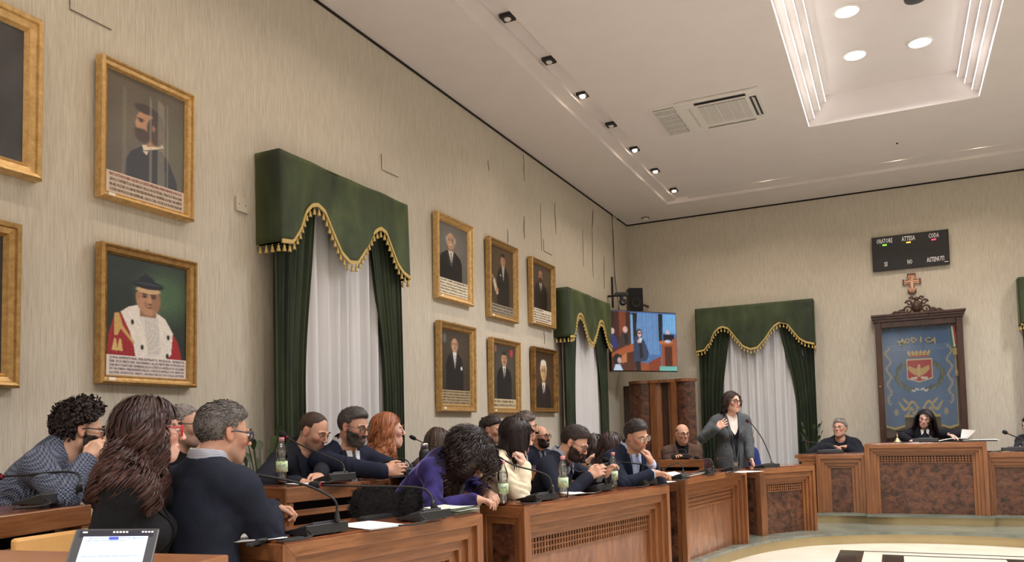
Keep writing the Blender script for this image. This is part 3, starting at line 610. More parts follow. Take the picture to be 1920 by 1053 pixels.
# ---------------- curtains with pelmets ----------------
DU = [(0, 1), (.07, .98), (.12, .82), (.16, .60), (.2, .5), (.24, .47), (.29, .52), (.35, .74), (.41, .94), (.47, 1.02), (.53, 1.0), (.59, .84), (.64, .66), (.68, .54), (.73, .47), (.78, .5), (.83, .68), (.88, .86), (.93, .95), (1, 1)]
dux, duy = [p[0] for p in DU], [p[1] for p in DU]
def curtain_set(side, u0, u1, ztop, drop, dp, lab, zbot=.37, nuse=1., names=('left', 'right'), seed=0):
    P, ax, nv = wallframe(side); w = u1-u0; n = 120
    base = P((u0+u1)/2, zbot, .1)
    t = thing('pelmet', f'scalloped green velvet pelmet with gold tassels {lab}', 'pelmet', P((u0+u1)/2, ztop-drop, dp/2), 'green pelmets')
    us = np.linspace(0, 1, n); drp = np.interp(us, dux, duy)*drop
    k_ = np.array([.2, .6, .2]); drp = np.convolve(np.pad(drp, 1, 'edge'), k_, 'valid')
    rows = 14; V = []; F = []
    r_ = np.random.default_rng(seed)
    ph = r_.uniform(0, 6, 6)
    def ripple(u, s): return .006*math.sin(9*u+ph[0]+2*s)+.005*math.sin(23*u+ph[1]-3*s)+.003*math.sin(47*u+ph[2]+5*s)*s
    cols = [('s', 0.)]+[('f', u) for u in us]+[('s', 1.)]
    lst = []
    for kind, u in cols:
        i = 0 if u == 0 else (n-1 if u == 1 else int(round(u*(n-1)))); d_ = drp[i]
        for r in range(rows+1):
            s = r/rows
            dd = .01 if kind == 's' else dp+(ripple(u, s) if 0 < u < 1 else 0)+.012*s
            lst.append(P(u0+w*u, ztop-d_*s, dd))
    nr = rows+1; nc = len(cols)
    F = [(c_*nr+r, (c_+1)*nr+r, (c_+1)*nr+r+1, c_*nr+r+1) for c_ in range(nc-1) for r in range(rows)]
    o = obj('valance', lst, F, VELVET, t, smooth=True); sm = o.modifiers.new('t', 'SOLIDIFY'); sm.thickness = .006
    MB().hexa([P(u0, ztop-.01, 0), P(u1, ztop-.01, 0), P(u1, ztop-.01, dp), P(u0, ztop-.01, dp), P(u0, ztop, 0), P(u1, ztop, 0), P(u1, ztop, dp), P(u0, ztop, dp)]).build('pelmet_board', VELVET, t)
    # braid and tassels
    edge = [P(u0, ztop-drp[0], .015), P(u0, ztop-drp[0], dp*.5)]+[P(u0+w*us[i], ztop-drp[i], dp+.014) for i in range(n)]+[P(u1, ztop-drp[-1], dp*.5), P(u1, ztop-drp[-1], .015)]
    V = []; 
    for e in edge: V += [e+UP*.018, e+UP*.018+nv*.012, e-UP*.012+nv*.012, e-UP*.012]
    F = [(4*i+a, 4*i+b, 4*i+4+b, 4*i+4+a) for i in range(len(edge)-1) for a, b in ((0, 1), (1, 2), (2, 3), (3, 0))]
    obj('braid', V, F, TRIMG, t)
    L = [0]; 
    for i in range(1, len(edge)): L.append(L[-1]+np.linalg.norm(edge[i]-edge[i-1]))
    ntas = int(L[-1]/.055); pr = [(.004, -.012), (.004, -.026), (.011, -.03), (.008, -.038), (.015, -.068)]
    tm = None
    for k in range(ntas):
        s = (k+.5)*L[-1]/ntas; i = np.searchsorted(L, s)-1; f = (s-L[i])/(L[i+1]-L[i]); e = edge[i]+(edge[i+1]-edge[i])*f
        if tm is None:
            mb = MB().lathe((0, 0, 0), pr, 8); tm = raw_mesh('tassel', mb.V, mb.F, TRIMG)
        o = bpy.data.objects.new('tassel', tm); C.objects.link(o); o.parent = t; o.location = (e-np.array(t.location)).tolist()
    # drapes
    def sheet(name, a_top, b_top, a_bot, b_bot, d0, folds, amp, mt, label, cat, z_t, grp, sd):
        nu, nz = folds*10, 40; V = []; rr = np.random.default_rng(sd); jj = rr.uniform(-.5, .5, folds+2)
        for i in range(nu+1):
            u = i/nu
            for j in range(nz+1):
                s = j/nz; e = min(1, s*1.8); ga = e*e*(3-2*e)
                ua = a_top+(a_bot-a_top)*ga; ub = b_top+(b_bot-b_top)*ga
                ph_ = u*folds*2*PI+.5*math.sin(s*2+jj[int(u*folds)])+jj[int(u*folds)]*.8
                hh = amp*(.75+.35*jj[int(u*folds)])
                uu = ua+(ub-ua)*(u+.25/folds*math.sin(ph_*1.0)*.35)
                dd = d0+hh*math.sin(ph_)+.25*hh*math.sin(2.3*ph_+s*3)
                V.append(P(uu, z_t+(zbot+.01-z_t)*s, dd))
        F = [(i*(nz+1)+j, (i+1)*(nz+1)+j, (i+1)*(nz+1)+j+1, i*(nz+1)+j+1) for i in range(nu) for j in range(nz)]
        o = obj(name, V, F, mt, None, smooth=True); tag(o, label, cat, grp); return o
    zt = ztop-.06
    sheet('sheer_curtain', u0+.1, u1-.1, u0+.1, u1-.1, .075, int(w*7*nuse), .045, SHEER, f'off-white pleated inner curtain {lab}', 'curtain', zt, 'white inner curtains', seed+1)
    sheet('velvet_drape', u0+.02, u0+w*.3, u0+.02, u0+w*.2, dp*.62, 6, .028, VELVETD, f'dark green velvet drape, {names[0]} side, {lab}', 'curtain', zt, 'green drapes', seed+2)
    sheet('velvet_drape', u1-w*.3, u1-.02, u1-w*.17, u1-.02, dp*.62, 6, .028, VELVETD, f'dark green velvet drape, {names[1]} side, {lab}', 'curtain', zt, 'green drapes', seed+3)
curtain_set('L', 4.30, 5.94, CZ+2.035, .66, .22, 'behind the two men in suits', seed=11)
p_ = onX(1064, 535.5, A_+.22); q_ = onX(1143, 571, A_+.22)
curtain_set('L', p_[1], q_[1], (p_[2]+q_[2])/2, .66, .22, 'nearest the room corner on the left wall', seed=21)
curtain_set('B', -2.88, -1.08, CZ+1.915, .70, .22, 'behind the standing speaker', zbot=P2Z, seed=31)
q_ = onY(1914, 600, B_-.22)
curtain_set('B', q_[0], q_[0]+1.8, onY(1914, 519, B_-.22)[2], .66, .22, 'cut by the right photo edge', zbot=P2Z, seed=41)

# ---------------- scoreboard, cross ----------------
def scoreboard():
    O = onY(1637, 508, B_-.12); U = onY(1782, 495, B_-.12)-O; Tp = onY(1633.9, 448, B_-.04); 
    w = np.linalg.norm(U[[0]]); x0 = O[0]; x1 = x0+w; z0 = O[2]; z1 = z0+.505; yb = B_-.05
    t = thing('voting_scoreboard', 'black electronic voting board with white Italian captions on the back wall', 'scoreboard', ((x0+x1)/2, B_-.05, z0))
    k = .12
    def P(u, v, d=0): return np.array([x0+(x1-x0)*u, B_-.06-d-k*.4*v-.0, z0+(z1-z0)*v])
    MB().hexa([P(0, 0, .0), P(1, 0, 0), P(1, 0, -.05), P(0, 0, -.05), P(0, 1, 0), P(1, 1, 0), P(1, 1, -.03), P(0, 1, -.03)]).build('board', BLACK, t, bevel=.006)
    up = P(0, 1)-P(0, 0); up /= np.linalg.norm(up)
    tx = mat('white_lettering', srgb(225, 225, 228), .6)
    for s, u, v, sz, wd_ in (('ORATORE', .17, .80, .095, .215), ('ATTESA', .485, .80, .095, .18), ('CODA', .81, .80, .095, .135), ('SI', .175, .12, .095, .042), ('NO', .49, .12, .095, .066), ('ASTENUTI', .82, .12, .095, .225)):
        o = text_obj('lettering', s, P(u, v, .004), (1, 0, 0), up, sz, tx, t, .001, 'CENTER', width=wd_, bold=.0018)
    for u, col, nm in ((.17, (120, 230, 60), 'green'), (.485, (240, 170, 60), 'amber'), (.81, (240, 60, 90), 'red')):
        m_ = mat(nm+'_led', srgb(*col), .4, emit=3.)
        mb = MB()
        for q in (-1, 0, 1): mb.box(P(u+q*.02, .745, .004), (.007, .003, .009))
        o = mb.build('led_dots', m_, t); o['label'] = nm+' glowing indicator dots'
    mb = MB()
    for u in (.17, .485, .81):
        for r in range(7):
            for c_ in range(14): mb.box(P(u-.09+c_*.0138, .38+r*.045, .002), (.003, .001, .003))
    o = tag(mb.build('led_matrix', mat('unlit_led', srgb(52, 30, 34), .5), t), kind='stuff')
    MB().box(P(.955, .08, .003), (.025, .002, .004)).build('maker_strip', tx, t)
scoreboard()
def cross():
    c = onY(1709.5, 531, B_-.03); t = thing('wall_cross', 'small painted icon crucifix hanging under the scoreboard', 'crucifix', (c[0], B_-.02, c[2]-.15))
    ol = [(-.028, -.14), (.028, -.14), (.028, -.12), (.05, -.12), (.05, -.07), (.03, -.07), (.03, 0.0), (.085, 0), (.085, -.015), (.105, -.015), (.105, .06), (.085, .06), (.085, .05), (.035, .05), (.035, .08), (.05, .08), (.05, .13), (-.05, .13), (-.05, .08), (-.035, .08), (-.035, .05), (-.085, .05), (-.085, .06), (-.105, .06), (-.105, -.015), (-.085, -.015), (-.085, 0), (-.03, 0), (-.03, -.07), (-.05, -.07), (-.05, -.12), (-.028, -.12)]
    def ext(sc, y0, y1):
        n = len(ol); V = [(c[0]+x*sc*1.15, y0, c[2]+z*sc*1.15) for x, z in ol]+[(c[0]+x*sc*1.15, y1, c[2]+z*sc*1.15) for x, z in ol]
        return V, [tuple(range(n))]+[(i, i+n, (i+1) % n+n, (i+1) % n) for i in range(n)]
    V, F = ext(1, B_-.03, B_-.003); obj('cross_board', V, F, mat('cross_wood', srgb(96, 52, 38), .6), t)
    V, F = ext(.82, B_-.034, B_-.03); obj('painted_icon', V, F, ramp_mat('icon_paint', [(.35, srgb(150, 78, 60)), (.55, srgb(206, 160, 124)), (.7, srgb(60, 44, 44))], scale=26, coords='World', rough=.5), t)
    b = MB(); sk = mat('icon_figure', srgb(226, 190, 158), .6)
    b.tube([(c[0], B_-.037, c[2]+.03), (c[0]+.003, B_-.037, c[2]-.06), (c[0], B_-.037, c[2]-.12)], [.014, .015, .008], 8); b.tube([(c[0]-.09, B_-.037, c[2]+.03), (c[0], B_-.038, c[2]+.03), (c[0]+.09, B_-.037, c[2]+.03)], .007, 6); b.ball((c[0], B_-.04, c[2]+.06), (.011, .008, .014), 8)
    b.build('figure', sk, t, True)
cross()

# ---------------- banner cabinet ----------------
def cabinet():
    yb = B_-.22
    L0, R0 = onY(1651, 830, yb)[0], onY(1817, 826, yb)[0]; x0, x1 = L0, R0
    zt = onY(1720, 599, yb)[2]; z0 = P2Z
    t = thing('display_cabinet', 'tall dark wooden display cabinet with carved crest on the back wall', 'cabinet', ((x0+x1)/2, B_-.12, z0))
    s = .085
    MB().box(((x0+x1)/2, B_-.012, (z0+zt)/2), ((x1-x0)/2, .01, (zt-z0)/2)).build('back_panel', DARKWOOD, t)
    for x in (x0+s/2, x1-s/2): MB().box((x, yb+.10, (z0+zt)/2), (s/2, .11, (zt-z0)/2)).build('stile', DARKWOOD, t, bevel=.006)
    MB().box(((x0+x1)/2, yb+.10, zt-s/2), ((x1-x0)/2-s, .11, s/2)).build('top_rail', DARKWOOD, t, bevel=.006)
    MB().box(((x0+x1)/2, yb+.10, z0+.06), ((x1-x0)/2-s, .11, .06)).build('bottom_rail', DARKWOOD, t)
    mb = MB(); 
    for k, (e, dz) in enumerate(((.015, .02), (.03, .018), (.045, .014))):
        zz = zt+sum((.02, .018, .014)[:k])*2+dz; mb.box(((x0+x1)/2, yb+.10-e*.5, zz), ((x1-x0)/2+e, .11+e, dz))
    mb.build('cornice', DARKWOOD, t)
    xc = (x0+x1)/2; zc = zt+.105; yc = yb+.02
    def scroll(x, z, r, turns, sg, r0=.016):
        pts = []; 
        for k in range(22):
            a = k/21*turns*2*PI; q = r*(1-.8*k/21); pts.append((x+sg*q*math.cos(a), yc, z+q*math.sin(a)))
        return pts, [r0*(1-.5*k/21) for k in range(22)]
    mb = MB()
    mb.ball((xc, yc, zc+.09), (.075, .03, .095), 14); mb.ball((xc, yc, zc+.2), (.035, .025, .035), 10)
    for sg in (-1, 1):
        for (x, z, r, tn) in ((.11, .05, .06, 1.2), (.1, .15, .045, 1.2), (.2, .02, .04, 1.3), (.28, .01, .03, 1.2), (.06, .21, .03, 1.)):
            p, r_ = scroll(xc+sg*x, zc+z, r, tn, sg); mb.tube(p, r_, 7)
        mb.tube(catmull([(xc+sg*.1, yc, zc+.0), (xc+sg*.22, yc, zc+.03), (xc+sg*.34, yc, zc-.02), (xc+sg*.42, yc, zc-.03)], 5), .014, 7)
        for q in range(6): mb.ball((xc+sg*(.17+.04*q), yc, zc+.05-.012*q), (.018, .014, .02), 7)
    mb.build('carved_crest', DARKWOOD, t, True)
    mb = MB().ball((xc, yc-.02, zc+.09), (.05, .02, .065), 14); mb.build('crest_shield', DARKWOOD, t, True)
    MB().box((xc, yb+.015, (z0+zt)/2), ((x1-x0)/2-s, .003, (zt-z0)/2-s)).build('glass_pane', PANE, t)
    MB().ball((x0+s*.4, yb-.02, onY(1645, 725, yb)[2]), .014, 8).build('keyhole', BRASS, t)
    # banner (gonfalone)
    yn = B_-.10
    bx0, bx1 = onY(1656, 700, yn)[0], onY(1793, 700, yn)[0]; bz1 = onY(1715, 612, yn)[2]; bz0 = onY(1712, 812, yn)[2]
    w, h = bx1-bx0, bz1-bz0
    g = thing('civic_banner', 'blue civic banner with gold embroidery, red shield and MODICA inside the cabinet', 'banner', ((bx0+bx1)/2, yn, bz0))
    cv = Canvas(150, 240, (72, 112, 152)); cv.noise(.12, 7, 3, 1, .6)
    gold = (186, 166, 112)
    r_ = np.random.default_rng(5)
    for sg in (-1, 1):     # floral border embroidery
        for k in range(26):
            y = .28+k*.021; x = .5+sg*(.42+.03*math.sin(k*.9)); cv.ell(x, y, .018, .009, gold, .5, rot=sg*(.6+math.sin(k)), a=.85); cv.ell(x-sg*.025*math.cos(k*.7), y+.008, .012, .006, (150, 160, 160), .5, a=.7)
        for k in range(16):   # wreath
            a = -1.2+k*.155; x = .5+sg*.33*math.cos(a)*.95; y = .545+.14*math.sin(a)
            cv.ell(x+.02*math.sin(k*5), y, .045, .014, (60, 80, 58), .5, rot=sg*(a+1.2+.8*(k%2)), a=.8); cv.ell(x+.012, y-.01, .02, .008, (120, 130, 84), .4, rot=sg*(a+.4), a=.8)
        for k in range(12):
            a = k/11*3.1; cv.ell(.5+sg*(.06+.22*a/3.1), .26+.035*math.sin(2.2*a), .035, .010, gold, .5, rot=sg*.7*math.cos(2*a), a=.9)
            cv.ell(.5+sg*(.04+.14*a/3.1), .21+.03*math.cos(3*a), .02, .01, gold, .5, a=.8)
        cv.ell(.5+sg*.34, .2, .03, .03, gold, .6, a=.7); cv.ell(.5+sg*.2, .3, .05, .012, gold, .5, rot=sg*.6)
        for k in range(8): cv.ell(.5+sg*(.02+.012*k), .405+.012*math.sin(k*.9), .014, .007, (206, 204, 200), .5)
    cv.poly([(.33, .695), (.33, .51), (.42, .49), (.5, .475), (.58, .49), (.69, .51), (.69, .695)], (206, 190, 150)); cv.poly([(.345, .685), (.345, .52), (.43, .5), (.505, .487), (.585, .5), (.675, .52), (.675, .685)], (168, 26, 40))
    # eagle with ribbon
    cv.ell(.5, .575, .035, .05, (206, 178, 122), .2); cv.ell(.505, .63, .016, .015, (206, 178, 122), .2)
    for sg in (-1, 1): cv.poly([(.5+sg*.02, .6), (.5+sg*.14, .635), (.5+sg*.15, .6), (.5+sg*.11, .57), (.5+sg*.06, .545), (.5+sg*.02, .54)], (196, 164, 108)); cv.poly([(.5+sg*.02, .53), (.5+sg*.11, .525), (.5+sg*.12, .5), (.5+sg*.03, .505)], (214, 206, 186))
    # crown
    cv.poly([(.38, .715), (.35, .755), (.67, .755), (.64, .715)], (186, 160, 100)); cv.rect(.38, .71, .64, .725, (160, 60, 50)); 
    for k in range(6): cv.ell(.37+k*.056, .76, .018, .014, (198, 172, 110), .2)
    for k in range(5): cv.rect(.4+k*.05, .73, .412+k*.05, .748, (90, 66, 50))
    for i in range(3): cv.poly([(0, .775+.02*i), (.2, .79+.02*i), (.4, .778+.02*i), (.4, .783+.02*i), (.2, .795+.02*i), (0, .78+.02*i)], (150, 170, 196), .5)
    for i in range(3): cv.poly([(.6, .79+.02*i), (.8, .775+.02*i), (1, .79+.02*i), (1, .795+.02*i), (.8, .78+.02*i), (.6, .795+.02*i)], (150, 170, 196), .5)
    # mesh with wavy surface and tongues at the bottom
    nx, ny = cv.w, cv.h; X, Y = cv.x, cv.y
    wav = .008*np.sin(X*14+1)+.006*np.sin(X*31+Y*4)
    P = np.stack([bx0+w*X, yn-wav, bz0+h*Y], -1)
    idx = np.arange(nx*ny).reshape(ny, nx); F = np.stack([idx[:-1, :-1], idx[:-1, 1:], idx[1:, 1:], idx[1:, :-1]], -1)
    xc_, yc_ = X[:-1, :-1], Y[:-1, :-1]
    def bottom(x):
        b = np.where(x < .27, .03+.2*(.135-np.abs(x-.135))*-1+.03, 0); b = np.where((x >= .27) & (x < .4), .15, b); b = np.where((x >= .4) & (x < .62), .06-.12*(.11-np.abs(x-.51))*-1*-1, b); b = np.where((x >= .62) & (x < .76), .15, b); b = np.where(x >= .76, .03-.2*(.12-np.abs(x-.88))+.03, b); return b
    keep = yc_ > bottom(xc_)
    fr = (yc_ > bottom(xc_)-.001) & (yc_ < bottom(xc_)+.022)
    ci = np.zeros_like(X, bool); ci[:-1, :-1] = fr; cv.c[ci] = srgb(190, 168, 96)
    side_ = (X < .012) | (X > .988); cv.c[side_] = srgb(180, 160, 100)
    Fk = F[keep].reshape(-1, 4)
    obj('banner_cloth', P.reshape(-1, 3), Fk, CLOTHP, g, cols=cv.c.reshape(-1, 3), smooth=True)
    # lettering on an arch
    for i, ch_ in enumerate('MODICA'):
        a = (i-2.5)*.17; x = bx0+w*(.5+.5*math.sin(a)); z = bz0+h*(.85+.10*(math.cos(a)-1)*1.5+.0)
        text_obj('lettering', ch_, (x, yn-.02, z), (math.cos(a), 0, -math.sin(a)), (math.sin(a), 0, math.cos(a)), .115, mat('gold_thread', srgb(196, 176, 120), .5), g, .002, 'CENTER', bold=.0018)
    mb = MB(); mb.tube([(bx0-.02, yn-.01, bz1+.005), (bx1+.02, yn-.01, bz1+.005)], .01, 8); mb.build('banner_pole', DARKWOOD, g, True)
    mb = MB()
    for k in range(12): mb.lathe((bx0+w*(k+.5)/12, yn-.012, bz1-.01), [(.01, -.01), (.012, .01), (.009, .02)], 8)
    mb.build('hanging_ring', GREY, g, True)
    for x in (bx0-.005, bx1+.005):
        zc2 = bz0+h*.58
        MB().tube([(x, yn-.02, bz1-.03), (x, yn-.025, zc2)], .005, 6).build('cord', TRIMG, g)
        MB().lathe((x, yn-.025, zc2), [(.006, 0), (.018, -.015), (.014, -.03), (.02, -.03), (.026, -.1)], 10).build('tassel', TRIMG, g, True)
    # tricolour ribbon
    rx = bx1-.03; r0 = bz1-.05
    for k, (c_, nm) in enumerate((((60, 120, 70), 'green'), ((225, 225, 220), 'white'), ((180, 40, 44), 'red'))):
        xx = rx-.03+.022*k; V = []
        for j in range(8): s_ = j/7; V += [(xx+.02*s_, yn-.03-.004*math.sin(6*s_+k), r0-.3*s_+.02*k), (xx+.02+.028*s_, yn-.034-.004*math.sin(6*s_+k), r0-.3*s_+.02*k)]
        o = obj('ribbon', V, [(2*j, 2*j+1, 2*j+3, 2*j+2) for j in range(7)], mat(nm+'_ribbon', srgb(*c_), .6), g); o['label'] = nm+' stripe of the ribbon'
    MB().box((rx+.035, yn-.04, r0-.35), (.035, .008, .05)).build('ribbon_fringe', TRIMG, g)
cabinet()

# ---------------- screen, camera and loudspeaker in the corner ----------------
def screen():
    a = W(1144, 638.5, 12.1); dirh = np.array([.618, .786, 0]); w = 1.245; hgt = .925
    tl = W(1143, 580, 12.1); bl = W(1141, 696, 12.1)
    O = np.array([tl[0], tl[1], bl[2]]); up = (tl-bl); up[0] *= 0; up[1] *= 0
    n = np.array([dirh[1], -dirh[0], 0]); hgt = up[2]
    t = thing('television', 'wall-mounted television showing the council session', 'television', O+dirh*w/2)
    R = np.array([dirh, -n, UP]).T; c_ = O+dirh*w/2+UP*hgt/2
    MB().box(c_-n*.035, (w/2, .03, hgt/2), R).build('case', BLACK, t, bevel=.006)
    cv = Canvas(170, 124, (86, 120, 168))
    cv.rect(0, 0, .3, 1, (74, 38, 30)); cv.rect(.12, .3, .22, 1, (130, 70, 44)); cv.rect(.0, .3, .05, 1, (56, 28, 26)); 
    for k in range(16): cv.rect(.38+k*.022, .28, .39+k*.022, .98, (120+6*(k % 3), 165, 205)) 
    cv.rect(.31, .5, .38, .98, (40, 46, 50)); cv.rect(.29, .4, .33, .95, (130, 170, 205)); cv.poly([(.33, .98), (.4, .98), (.36, .55), (.33, .55)], (22, 28, 36)); cv.poly([(.72, .98), (.79, .98), (.77, .5), (.72, .5)], (22, 28, 40)); cv.rect(.79, .65, 1, .98, (116, 168, 212))
    for k in range(6): cv.rect(.8+k*.034, .66, .81+k*.034, .98, (140, 186, 222))
    cv.rect(0, 0, .36, .45, (90, 44, 30)); cv.poly([(.0, .28), (.12, .36), (.3, .46), (.36, .4), (.36, .34), (.1, .24), (0, .22)], (168, 92, 52)); cv.poly([(0, .22), (.12, .26), (.36, .34), (.36, .2), (0, .1)], (90, 40, 28)); cv.poly([(.14, .12), (.22, .14), (.22, .3), (.15, .26)], (186, 122, 78))
    cv.poly([(.34, .0), (.36, .16), (.55, .12), (.75, .24), (.75, 0)], (160, 84, 46)); cv.poly([(.55, .14), (.74, .25), (.74, 0), (.56, 0)], (140, 70, 40)); cv.poly([(.4, .22), (.5, .25), (.56, .2), (.44, .16)], (130, 176, 205))
    cv.rect(.76, .05, .98, .5, (150, 84, 50)); cv.rect(.81, .08, .92, .42, (84, 40, 26)); cv.rect(.73, .46, .95, .52, (190, 112, 66)); cv.rect(.72, 0, 1, .08, (120, 180, 170)); cv.rect(.94, .1, 1, .58, (170, 96, 58)); cv.rect(.79, .55, .96, .63, (20, 22, 34))
    cv.ell(.2, .58, .06, .1, (66, 52, 50), .2); cv.poly([(.1, .4), (.13, .58), (.18, .64), (.27, .6), (.27, .42)], (70, 52, 50)); cv.ell(.21, .69, .035, .055, (206, 168, 158), .15); cv.poly([(.2, .44), (.19, .62), (.25, .6), (.24, .44)], (22, 20, 28))
    cv.ell(.02, .66, .03, .05, (200, 170, 170), .2); cv.poly([(0, .38), (.0, .62), (.06, .58), (.1, .42), (.08, .36)], (40, 54, 120))
    cv.ell(.42, .63, .045, .08, (40, 30, 34), .2); cv.poly([(.33, .14), (.33, .5), (.36, .58), (.45, .6), (.5, .5), (.56, .3), (.54, .2), (.5, .16)], (52, 70, 96)); cv.poly([(.42, .2), (.41, .55), (.46, .56), (.47, .22)], (26, 30, 46)); cv.poly([(.41, .56), (.44, .46), (.47, .56)], (190, 205, 220)); cv.ell(.425, .625, .03, .055, (214, 176, 170), .15); cv.ell(.425, .635, .032, .01, (20, 18, 24), .2); cv.ell(.41, .5, .022, .03, (214, 176, 170), .2); cv.rect(.355, .0, .43, .16, (20, 24, 36))
    cv.ell(.86, .66, .03, .05, (206, 186, 190), .2); cv.poly([(.79, .52), (.8, .6), (.86, .64), (.92, .6), (.93, .52)], (18, 20, 34)); cv.ell(.86, .51, .05, .025, (190, 196, 214), .3)
    cv.ell(.08, .18, .06, .1, (18, 18, 26), .15); cv.ell(.11, .17, .03, .05, (200, 170, 170), .2); cv.poly([(.02, 0), (.05, .1), (.12, .1), (.16, 0)], (190, 205, 225))
    cv.noise(.05, 20, 4); cv.noise(.05, 60, 6); cv.c = np.clip(cv.c**1.15*.95, 0, 1)
    cv.obj('display', O+n*.001+dirh*.012+UP*.014, dirh*(w-.024), UP*(hgt-.028), SCREEN, t)
    wall = np.array([A_+.06, 12.7, c_[2]])
    MB().tube([c_-n*.07, c_-n*.35, wall], .03, 8).build('wall_bracket', BLACK, t)
    p = onY(1188, 563, 12.95); p = W(1190, 563, 12.9)
    t = thing('loudspeaker', 'black loudspeaker mounted above the television in the corner', 'loudspeaker', p-UP*.2)
    R2 = np.array([[.9, .43, 0], [-.43, .9, 0], [0, 0, 1]])
    R2 = np.array([[math.cos(.5), -math.sin(.5), 0], [math.sin(.5), math.cos(.5), 0], [0, 0, 1]])
    MB().box(p, (.115, .11, .19), R2).build('cabinet', BLACK, t, bevel=.01)
    f = R2@np.array([0, -1, 0]); MB().box(p+f*.112, (.105, .004, .18), R2).build('grille_cloth', FOAM, t)
    MB().lathe(p+f*.114-UP*.05, [(.075, 0), (.07, .006), (.03, -.004)], 20, ax=f).build('woofer', BLACKR, t)
    MB().tube([p-f*.1, np.array([p[0], B_-.005, p[2]])], .02, 8).build('bracket', BLACK, t)
    p = W(1165, 560, 12.6)
    t = thing('video_camera', 'small black video camera on a wall bracket above the television', 'camera', p-UP*.1)
    MB().box(p+UP*.07, (.1, .05, .03), R2).build('base', BLACK, t, bevel=.008)
    MB().box(p+UP*.0, (.025, .03, .05), R2).build('yoke', BLACK, t)
    q = p-UP*.055+np.array([.03, -.02, 0]); MB().ball(q, .06, 14).build('head', BLACK, t, True)
    v = -CF*1.0; v = v/np.linalg.norm(v); MB().lathe(q, [(.04, .04), (.04, .07), (.03, .07), (.028, .06)], 16, ax=v).build('lens', GREY, t, True)
    MB().tube([p+UP*.06+np.array([-.1, 0, 0]), p+UP*.06+np.array([-.22, 0, 0])], .018, 8).build('bracket', BLACK, t)
    pts = catmull([(A_+.02, 12.35, HT-.02), (A_+.03, 12.36, CZ+2.6), (A_+.05, 12.38, CZ+2.2), (A_+.08, 12.4, CZ+1.9)], 5)
    tag(MB().tube(pts, .005, 6).build('cable', BLACKR, None, True), 'black cable hanging down the left wall above the television', 'cable')
    tag(MB().box((A_+.02, 12.25, CZ+2.2), (.012, .012, .25)).build('mounting_rail', BLACK), 'dark vertical mounting rail beside the video camera', 'rail')
screen()
# curved wooden booth in the corner
def booth():
    t = thing('wooden_booth', 'tall curved burl-wood booth with pilasters under the television', 'booth', (-3.3, 12.3, P2Z))
    zt = CZ+.70
    def wallp(name, pts, m_, zz0=P2Z, zz1=zt, th=.03):
        n = len(pts); V = [(x, y, zz0) for x, y in pts]+[(x, y, zz1) for x, y in pts]+[(x+.01, y+th, zz0) for x, y in pts]+[(x+.01, y+th, zz1) for x, y in pts]
        F = []
        for i in range(n-1): F += [(i, i+1, n+i+1, n+i), (2*n+i, 3*n+i, 3*n+i+1, 2*n+i+1), (n+i, n+i+1, 3*n+i+1, 3*n+i)]
        F += [(0, n, 3*n, 2*n), (n-1, 3*n-1, 4*n-1, 2*n-1)]
        return obj(name, V, F, m_, t, smooth=False)
    def X(px, Y): return onY(px, 760, Y)[0]
    def arc(xa, xb, y0, bulge, n=10): return [(xa+(xb-xa)*i/n, y0-bulge*math.sin(PI*i/n)) for i in range(n+1)]
    x = [X(1166, 12.25), X(1181, 12.2), X(1217, 12.1), X(1228, 12.1), X(1238, 12.15), X(1252, 12.15), X(1266, 12.1), X(1304, 12.2)]
    wallp('side_panel', [(x[0], 12.35), (x[1], 12.2)], DARKWOOD, zz1=zt-.02)
    wallp('curved_panel', arc(x[1], x[2], 12.2, .05), BURL)
    wallp('pilaster', [(x[2], 12.16), (x[3], 12.14)], WOOD); wallp('pilaster', [(x[3], 12.18), (x[4], 12.2)], WOOD)
    wallp('centre_recess', [(x[4], 12.26), (x[5], 12.26)], DARKWOOD)
    wallp('pilaster', [(x[5], 12.2), (x[5]+.06, 12.17)], WOOD); wallp('pilaster', [(x[5]+.06, 12.14), (x[6]+.01, 12.12)], WOOD)
    wallp('curved_panel', arc(x[6], x[7], 12.16, .07), BURL)
    for a, b, y0, bl in ((x[1], x[2], 12.18, .06), (x[6], x[7], 12.14, .08)): wallp('cornice', arc(a, b, y0, bl), WOOD, zt, zt+.045, .2); wallp('kick_rail', arc(a, b, y0, bl), WOOD, P2Z, P2Z+.1)
    wallp('cornice', [(x[2], 12.13), (x[6], 12.13)], WOOD, zt, zt+.045, .2)
booth()
